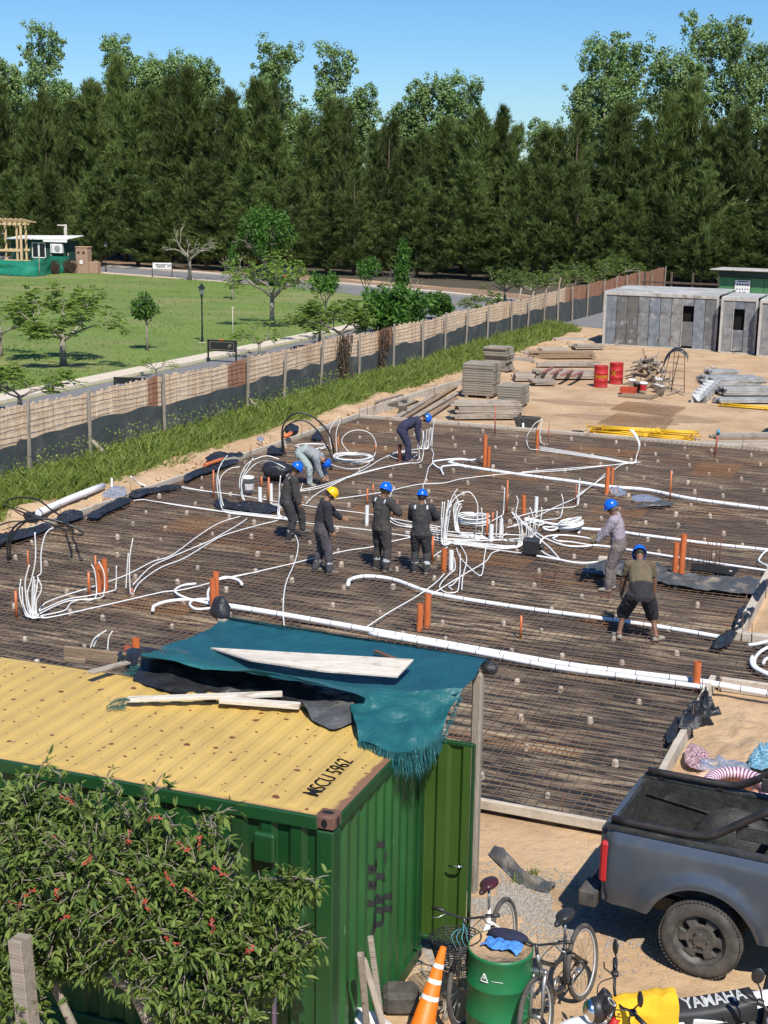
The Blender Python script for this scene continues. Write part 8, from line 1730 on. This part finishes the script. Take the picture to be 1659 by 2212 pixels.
# wire mop of cords by the drum
g = G(960, 2190, GZ); mb = MB()
for i in range(14): mb.tube(smooth_path([g+Vector((rr(-.03, .03), rr(.02, .08), .22)), g+Vector((rr(-.06, .06), 0, .1)), g+Vector((rr(-.1, .1), rr(-.15, -.05), .01))], 4), .006, 4)
tag(mb.build('cord_bundle', MT['wood']), 'bundle of pale cords hanging down beside the green drum', 'cord')
# ================================================================== striped conduit coils and scraps on the dug earth
def striped(c, R0, r, cols, lab, tilt=(0, 0, 0)):
    mb = MB(); N = 84
    pts = [Vector((R0*cos(2*pi*i/N), R0*sin(2*pi*i/N), 0)) for i in range(N)]; mb.tube(pts, [r*(1+.05*nz(i*.3, 1)) for i in range(N)], 14, closed=True, flat=.85); mb.mi = [cols[(k//14) % len(cols)] for k in range(len(mb.f))]
    o = mb.build('corrugated_coil', STR, loc=c); o.rotation_euler = tilt; return tag(o, lab, 'coil')
STR = [mat('wrap_purple', (.19, .06, .12), (.25, .09, .16), 5, .5), mat('wrap_pale', (.72, .58, .62), None, rough=.5), mat('wrap_orange', (.78, .27, .07), None, rough=.5), mat('wrap_cream', (.80, .66, .52), None, rough=.5)]
c = G(1580, 1700, .12); striped((c.x-.05, c.y+.1, .03), .40, .10, [2, 3], 'orange and cream striped coil under the purple one behind the pickup', (0, .05, 0)); striped((c.x+.10, c.y-.08, .17), .37, .085, [0, 1], 'purple and white striped coil lying on the orange one behind the pickup', (.1, .06, 0))
MT['rags'] = mat('purple_net', (.17, .06, .10), (.52, .40, .40), 40, .9, lo=.48, hi=.52, stretch=(1, 3, 1)); MT['bluenet'] = mat('blue_net', (.03, .17, .28), (.35, .5, .55), 40, .9, lo=.5, hi=.56, stretch=(1, 3, 1))
sheet([(1485, 1615), (1520, 1620), (1535, 1650), (1510, 1665), (1480, 1648)], .0, 'rags', 'purple striped net scrap on the dug earth behind the coils', .10, 31, cat='net scrap', name='net_scrap', fr=8); sheet([(1618, 1640), (1640, 1620), (1675, 1630), (1680, 1660), (1625, 1662)], .0, 'bluenet', 'blue striped net scrap at the right edge of the dug earth', .12, 32, cat='net scrap', name='net_scrap', fr=8)
sheet([(1515, 1650), (1560, 1640), (1610, 1655), (1620, 1675), (1560, 1672), (1510, 1665)], .02, 'clear', 'clear plastic wrap between the net scraps and the coils', .10, 33, cat='plastic film', name='plastic_film', fr=7)
# ================================================================== bicycles
def wheel(t, x, R_, tyr=.024, spokes=28):
    q = MB(); q.tube([(x+R_*cos(2*pi*k/40), 0, R_+.0+R_*sin(2*pi*k/40)) for k in range(40)], tyr, 9, closed=True); w_ = q.build('wheel', MT['tyre'], t)
    q = MB(); q.tube([(x+(R_-.03)*cos(2*pi*k/40), 0, R_+(R_-.03)*sin(2*pi*k/40)) for k in range(40)], .010, 6, closed=True); q.build('rim', MT['alu'], w_)
    q = MB(); q.cyl((x, -.05, R_), (x, .05, R_), .02, 8)
    for k in range(spokes): a = 2*pi*k/spokes; q.cyl((x+.02*cos(a+1), (.03 if k % 2 else -.03), R_+.02*sin(a+1)), (x+(R_-.03)*cos(a), 0, R_+(R_-.03)*sin(a)), .0016, 3)
    q.build('spokes', MT['steel'], w_)
MT['bikeframe'] = mat('bike_frame_black', (.02, .02, .022), (.05, .05, .05), 9, .35)
def bike(loc, rz, lean, lab, paint, seatm, basket=False, H=0):
    t = thing('bicycle', lab, 'bicycle', loc, rot=(lean, 0, rz)); R_ = .33; rx, fx = -.50, .56
    def bp(nm, pts, r, m_='bikeframe', par=None): q = MB(); q.tube([Vector(p) for p in pts], r, 8); return q.build(nm, MT[m_] if isinstance(m_, str) else m_, par or t)
    wheel(t, rx, R_); wheel(t, fx, R_); hd = [(.40, 0, .84), (.37, 0, .68)]
    fr_ = MB()
    for P, r in (([(-.06, 0, .30), (.16, 0, .36), (.38, 0, .66)], .024), ([(-.17, 0, .62), (.06, 0, .58), (.375, 0, .76)], .020), ([(-.06, 0, .30), (-.20, 0, .74)], .018)): fr_.tube(smooth_path(P, 5), r, 8)
    for s in (-.05, .05): fr_.tube([(-.16, s*.5, .62), (rx, s, R_)], .011, 6); fr_.tube([(-.06, s, .30), (rx, s, R_)], .011, 6)
    fr_.build('frame', paint, t)
    q = MB(); q.tube(hd, .022, 8)
    for s in (-.055, .055): q.tube([(.375, s, .68), (.44, s, .60), (fx, s, R_)], [.022, .022, .014], 8)
    q.bbox((.39, 0, .665), (.06, .15, .05)); q.build('fork', MT['steel'], t)
    bp('seat_post', [(-.19, 0, .72), (-.235, 0, .90+H)], .014, 'steel'); q = MB(); q.ball((0, 0, 0), 1, 10, sc3=(.13, .085, .045)); q.ball((.13, 0, 0), 1, 8, sc3=(.11, .035, .035)); q.v = [(v[0]-.25, v[1], v[2]+.93+H) for v in q.v]; q.build('saddle', seatm, t)
    hb = bp('handlebar', [(.36, -.31, .97), (.39, -.15, .95), (.40, 0, .92), (.39, .15, .95), (.36, .31, .97)], .012, 'bikeframe'); bp('stem', [(.40, 0, .82), (.40, 0, .93)], .017)
    for s in (-1, 1): bp('grip', [(.37, s*.20, .96), (.355, s*.33, .972)], .018, 'black', hb); bp('brake_lever', [(.38, s*.17, .95), (.44, s*.24, .925), (.45, s*.30, .92)], .006, 'steel', hb); bp('cable', smooth_path([(.39, s*.18, .95), (.55, s*.12, .90), (.50, s*.05, .70), (.40, 0, .55)], 5), .004, 'black', hb)
    q = MB(); q.lathe([(.09, -.008), (.095, 0), (.09, .008), (.03, .01)], (-.06, -.06, .30), 20, rot=RX(pi/2)); q.tube([(-.06, -.07, .30), (.02, -.09, .16)], .010, 6); q.tube([(-.06, .07, .30), (-.14, .09, .44)], .010, 6); q.bbox((.02, -.12, .155), (.09, .06, .02)); q.bbox((-.14, .12, .445), (.09, .06, .02)); q.build('crank', MT['steel'], t)
    q = MB(); q.tube([(-.06, -.06, .39), (rx, -.05, R_+.05)], .006, 4); q.tube([(-.06, -.06, .21), (rx, -.05, R_-.05)], .006, 4); q.lathe([(.05, -.01), (.05, .01), (.01, .01)], (rx, -.05, R_), 14, rot=RX(pi/2)); q.build('chain', MT['rustdark'], t)
    t.scale = (1.05,)*3
    if basket:
        b_ = MB(); rw = []
        for j in range(13): k = j/12; rw.append([Vector((.63+(.15+.06*k)*cos(a), (.18+.06*k)*sin(a), .56+.30*k)) for a in [2*pi*i/24 for i in range(24)]])
        for ring in rw: b_.tube(ring, .0065, 4, closed=True)
        for i in range(24): b_.tube([rw[0][i], rw[12][i]], .005, 4)
        for s in range(-3, 4): b_.tube([(.62-.125*sqrt(max(.02, 1-(s/3.4)**2)), s*.044, .58), (.62+.125*sqrt(max(.02, 1-(s/3.4)**2)), s*.044, .58)], .004, 4)
        b_.build('basket', MT['blackmetal'], t)
        for k in range(4): bp('string', smooth_path([(.44+.04*k, .02*k, .90), (.5, .06-.03*k, .86), (.6, .1-.05*k, .84), (.58, .12-.05*k, .74)], 4), .003, mat('blue_string_%d' % k, (.10, .36, .42)))
    return t
bike((-2.84, 11.92, GZ), -1.71, .16, 'dark mountain bicycle with big black saddle leaning on the right side of the green drum', MT['bikeframe'], MT['black'], H=-.02)
bike((-3.68, 12.12, GZ), -1.62, .12, 'white and black bicycle with wire basket and red-brown saddle beside the container door', MT['cream'], mat('saddle_maroon', (.07, .012, .018), (.03, .02, .02), 8, .4), basket=True, H=.04)
# ================================================================== motorcycle
def motorcycle(loc, rz, lab, full=True):
    t = thing('motorcycle', lab, 'motorcycle', loc, rot=(-.2, 0, rz)); P_ = lambda nm, f, m_='black', par=None: (lambda q: (f(q), q.build(nm, MT[m_] if isinstance(m_, str) else m_, par or t))[1])(MB())
    wheel(t, .72, .33, .045, 20); wheel(t, -.62, .31, .05, 20)
    P_('engine', lambda q: (q.bbox((.05, 0, .40), (.42, .28, .34), bev=.05), q.cyl((.12, 0, .55), (.2, 0, .75), .09, 12)), 'steel'); P_('exhaust', lambda q: q.tube(smooth_path([(.25, -.1, .5), (.2, -.16, .28), (-.3, -.17, .4), (-.85, -.19, .6)], 5), .04, 8), 'blackmetal')
    for s in (-.09, .09): P_('fork', lambda q: q.tube([(.48, s, .92), (.72, s, .33)], .024, 8), 'blackmetal')
    fs = P_('fork_guard', lambda q: q.tube([(.50, .12, .88), (.56, .12, .70)], .036, 10), 'red'); P_('fender', lambda q: q.grid(lambda u, v: (.72+(.41)*cos(.25+2.1*u), (v-.5)*.16*(1-.5*abs(u-.5)), .33+.42*sin(.25+2.1*u)+.03*(1-(2*v-1)**2)), 18, 6), 'cream')
    P_('frame', lambda q: (q.tube([(.46, 0, .85), (.1, 0, .68), (-.5, 0, .7)], .03, 8), q.tube([(.46, 0, .8), (.25, 0, .3), (-.15, 0, .25)], .025, 8), q.tube([(-.1, .08, .35), (-.62, .08, .31)], .025, 6), q.tube([(-.1, -.08, .35), (-.62, -.08, .31)], .025, 6)), 'blackmetal')
    sf = lambda u, v: Vector((.12-.92*u, (v-.5)*(.29+.03*sin(pi*u)), .80+.055*u-.03*sin(pi*u)+.055*(1-(2*abs(v-.5))**2.5)-.14*max(0, abs(v-.5)-.36)*6)); st = P_('seat', lambda q: q.grid(sf, 24, 16), mat('seat_black', (.018, .018, .019), (.03, .03, .03), 9, .55))
    def ws(v): u = min(1, max(0, (.12-(v.x*-1-.44))/.92)); vv = .5+v.y/.26; p = sf(u, min(.98, max(.02, vv))); return p+Vector((0, 0, .013))
    text('lettering', 'YAMAHA', .15, MT['letterw'], st, (0, 0, 0), (1, 0, 0), (0, 0, 1), .004, wrap=lambda v: ws(Vector((v.x*.92, -v.y, 0)))) if full else None
    P_('tail_cowl', lambda q: (q.grid(lambda u, v: (-.66-.38*u, (v-.5)*(.24-.08*u), .80+.06*u+.05*(1-(2*v-1)**2)), 10, 8), q.bbox((-.45, -.13, .70), (.5, .03, .12), Matrix.Rotation(-.15, 3, 'Y'), bev=.01), q.bbox((-.45, .13, .70), (.5, .03, .12), Matrix.Rotation(-.15, 3, 'Y'), bev=.01), q.bbox((.05, .14, .72), (.35, .03, .12), bev=.01)), 'cream')
    P_('tail_light', lambda q: q.bbox((-1.05, 0, .83), (.05, .14, .07), bev=.02), 'red'); P_('side_reflector', lambda q: q.ball((-.12, .17, .62), .04, 6), 'red')
    P_('tank', lambda q: q.ball((.28, 0, .82), 1, 12, sc3=(.25, .14, .10)), 'cream'); hl = P_('headlight', lambda q: q.ball((.64, 0, .88), 1, 10, sc3=(.10, .11, .12)), 'black'); P_('lens', lambda q: q.ball((.70, 0, .88), 1, 10, sc3=(.06, .095, .10)), 'chrome', hl)
    for s in (-.055, .055):
        gz_ = P_('gauge', lambda q: q.lathe([(.05, -.07), (.058, 0), (.058, .012), (.046, .008), (.001, .008)], (.545, s, 1.00), 18, rot=Matrix.Rotation(-.7, 3, 'Y')), 'black'); P_('dial_ring', lambda q: q.lathe([(.047, .013), (.036, .013)], (.545, s, 1.00), 18, rot=Matrix.Rotation(-.7, 3, 'Y')), 'cream' if s > 0 else 'steel', gz_)
    hb = P_('handlebar', lambda q: q.tube(smooth_path([(.36, -.40, 1.05), (.42, -.22, 1.04), (.46, -.08, .97), (.46, .08, .97), (.42, .22, 1.04), (.36, .40, 1.05)], 4), .013, 8), 'blackmetal')
    for s in (-1, 1):
        P_('grip', lambda q: q.tube([(.40, s*.28, 1.045), (.355, s*.41, 1.05)], .021, 8), 'black', hb); P_('lever', lambda q: q.tube([(.43, s*.22, 1.04), (.48, s*.33, 1.03), (.46, s*.40, 1.03)], .007, 5), 'black', hb); P_('switch_box', lambda q: q.bbox((.415, s*.235, 1.045), (.06, .06, .05), bev=.01), 'black', hb)
        P_('mirror', lambda q: (q.tube(smooth_path([(.42, s*.22, 1.05), (.40, s*.26, 1.14), (.41, s*.31, 1.21)], 3), .008, 6), q.ball((.41, s*.32, 1.27), 1, 8, sc3=(.018, .055, .075))), 'black', hb); P_('cable', lambda q: q.tube(smooth_path([(.42, s*.2, 1.04), (.58, s*.16, 1.02), (.6, s*.08, .9), (.5, s*.03, .75)], 5), .006, 5), 'black', hb)
    return t
mrz = math.atan2(-.54, -.84); ML = Vector((-1.87, 11.35, GZ)); motorcycle(ML, mrz, 'black and white motorcycle with a yellow cloth over its tank at the lower right')
M2 = GY(1637, 2112, 11.2); M2 = M2-Matrix.Rotation(-pi/2, 3, 'Z') @ RX(-.2) @ Vector((.41, -.32, 1.27)); motorcycle(Vector((M2.x, M2.y, GZ)), -pi/2, 'second motorcycle, mostly outside the frame, its mirror showing at the lower right corner', False)
Rm = Matrix.Rotation(mrz, 3, 'Z') @ RX(-.2); mb = MB()
def fn(u, v):
    x = -.06+.56*u; a = (v-.5)*2; y = .20*a+.03*nz(u*5, v*5); z = 1.02-.30*abs(a)**2.2+.03*nz(u*6, v*4, 3)-.04*u; return ML+Rm @ Vector((x+.03*nz(v*6, u*2, 8), y*1.08, z+.012*sin(u*24+3*nz(v*3, 1))*abs(a)))
mb.grid(fn, 40, 30); tag(mb.build('yellow_cloth', mat('cloth_yellow', (.78, .45, .012), (.66, .37, .015), 4, .85, bump=.3)), 'bright yellow jacket draped over the motorcycle tank', 'jacket')
# ================================================================== coral bush in the foreground, old post
BS = thing('coral_bush', 'big leafy bush with red flower spikes in front of the green container', 'bush', (-6.0, 8.9, GZ)); bb = Vector((-6.0, 8.9, GZ)); R = random.Random(99)
lv, tw, fl = MB(), MB(), MB(); FLM = mat('flower_red', (.30, .025, .014), (.46, .07, .03), 9, .6)
def leaf(p, d, ln):
    s_ = d.cross(Vector((R.gauss(0, .35), R.gauss(0, .35), 1))); 
    if s_.length < .05: return
    s_.normalize(); n = s_.cross(d); w_ = ln*R.uniform(.11, .17); dr = Vector((0, 0, -1))*ln*R.uniform(.05, .3); k = n*ln*.05
    lv.add([p, p+d*ln*.3+s_*w_+k+dr*.1, p+d*ln*.68+s_*w_*.75+k+dr*.45, p+d*ln+dr, p+d*ln*.68-s_*w_*.75+k+dr*.45, p+d*ln*.3-s_*w_+k+dr*.1, p+d*ln*.35+dr*.12, p+d*ln*.7+dr*.5], [(0, 6, 1), (6, 7, 2, 1), (7, 3, 2), (0, 5, 6), (6, 5, 4, 7), (7, 4, 3)], 0, True)
def twig(a, d, ln, n):
    mid = a+d*ln*.5+rvec(R)*ln*.1; e = a+d*ln+Vector((0, 0, -.1*ln)); tw.tube([a, mid, e], [.007, .0055, .003], 4, cap=False)
    for j in range(n):
        k = (j+.5)/n; p = a.lerp(mid, k*2) if k < .5 else mid.lerp(e, k*2-1); dd = (d*.3+rvec(R)*.9+Vector((0, -.25, -.1))).normalized()
        q = p+dd*R.uniform(.03, .07)
        for m_ in range(3): leaf(q, (dd+rvec(R)*.75).normalized(), R.uniform(.065, .125))
EXT = [(60+i*45+R.uniform(-20, 20), 1760+i*i*1.1, 9.5) for i in range(11)]
BL = [(10, 1755, 9.5, .32), (60, 1775, 9.4, .36), (170, 1785, 9.45, .32), (290, 1815, 9.45, .32), (380, 1860, 9.4, .32), (40, 1880, 9.1, .5), (200, 1880, 9.1, .5), (340, 1920, 9.1, .45), (450, 1930, 9.2, .38), (120, 1990, 9.0, .45), (280, 2010, 8.95, .42), (420, 2040, 9.0, .45), (520, 2010, 9.25, .34), (560, 1950, 9.4, .22), (610, 1925, 9.45, .14), (660, 1915, 9.5, .1), (600, 2040, 9.3, .22), (620, 2100, 9.25, .18), (500, 2110, 9.1, .36), (380, 2140, 8.9, .40), (470, 2190, 9.0, .36), (20, 2060, 8.9, .38), (20, 2170, 8.6, .3), (120, 2090, 9.0, .16), (215, 2080, 9.05, .16)]
for (x, y, Y, r_) in BL:
    c = GY(x, y, Y)-bb
    for i in range(int(150*r_+55*r_*r_*3)):
        v = rvec(R); a = c+Vector((v.x*1.1, v.y*.85, v.z))*r_*R.uniform(.0, .75); d = (v+Vector((0, -.25, .35))).normalized()
        if (a+bb+d*r_*.5).y > 9.93: d.y = -abs(d.y)
        twig(a, d, r_*R.uniform(.35, .75), R.choice((3, 4, 5)))
for (x0, y0, x1, y1, Y) in ((480, 1790, 430, 1860, 9.5), (560, 1900, 690, 1900, 9.45), (400, 1800, 500, 1745, 9.6), (200, 1800, 235, 1665, 9.6), (60, 1750, 95, 1640, 9.5), (300, 1760, 340, 1690, 9.6), (450, 1850, 470, 1770, 9.6), (540, 2000, 660, 2010, 9.4), (600, 2060, 690, 2030, 9.4)):
    a, b = GY(x0, y0, Y)-bb, GY(x1, y1, Y)-bb; tw.tube([a, a.lerp(b, .5)+Vector((0, 0, .03)), b], [.009, .007, .003], 5)
    for j in range(7): twig(a.lerp(b, .2+.12*j), (rvec(R)*.6+(b-a).normalized()).normalized(), .14, 2)
for (cx, cy) in ((775, 350), (645, 440), (440, 560), (1000, 470), (920, 490), (1110, 620), (150, 720), (285, 735), (75, 780), (660, 690), (735, 785), (855, 660), (955, 730), (1065, 890), (870, 970), (610, 1000), (1250, 1010), (330, 850), (270, 470), (330, 250)):
    p = GY(.4299*cx, 1618+.4299*cy, 8.72 if cy > 500 else 9.0)-bb; d = Vector((R.uniform(-1, 1), -.2, R.uniform(.1, 1))).normalized(); tw.tube([p-d*.12, p+d*.07], .004, 4)
    for j in range(13): q = p+d*R.uniform(-.08, .07); e = (rvec(R)+d*.4).normalized(); fl.ball(q+e*.014, 1, 4, sc3=(.0065, .0065, .015), rot=e.to_track_quat('Z', 'Y').to_matrix())
    fl.tube([p-d*.085, p+d*.075], .0035, 4); fl.build('flower_spike', FLM, BS); fl = MB()
for P, r_ in (([GY(235, 2110, 9.0), GY(285, 2135, 9.0), GY(330, 2230, 9.0), GY(345, 2330, 9.0)], .055), ([GY(560, 2110, 9.2), GY(470, 2170, 9.1), GY(390, 2230, 9.0), GY(345, 2330, 9.0)], .06), ([GY(0, 1870, 9.2), GY(40, 1960, 9.1), GY(150, 2200, 9.0), GY(250, 2400, 9.0)], .04)): tw.tube([p-bb for p in smooth_path(P, 5)], r_, 8)
for x, y, Y in EXT:
    a = GY(x, y, Y)-bb; b = a+Vector((R.uniform(-.15, .3), R.uniform(-.25, .05), R.uniform(.25, .5))); c_ = b+Vector((R.uniform(.02, .2), -.1, R.uniform(-.1, .1))); tw.tube([a, b, c_], [.007, .004, .002], 4)
    for j in range(5): twig(a.lerp(b, .4+.13*j), (rvec(R)+Vector((0, 0, .3))).normalized(), .10, 2)
lv.build('foliage', LF['bush'], BS); tw.build('branches', MT['barkg'], BS);
a = GY(42, 2025, 8.5); b = GY(75, 2360, 8.5); plank('old_post', Vector((b.x, b.y, GZ)) if b.z < GZ else b, a, .15, .13, MT['postwood'], 'weathered grey square post at the lower left in front of the bush', 'post')
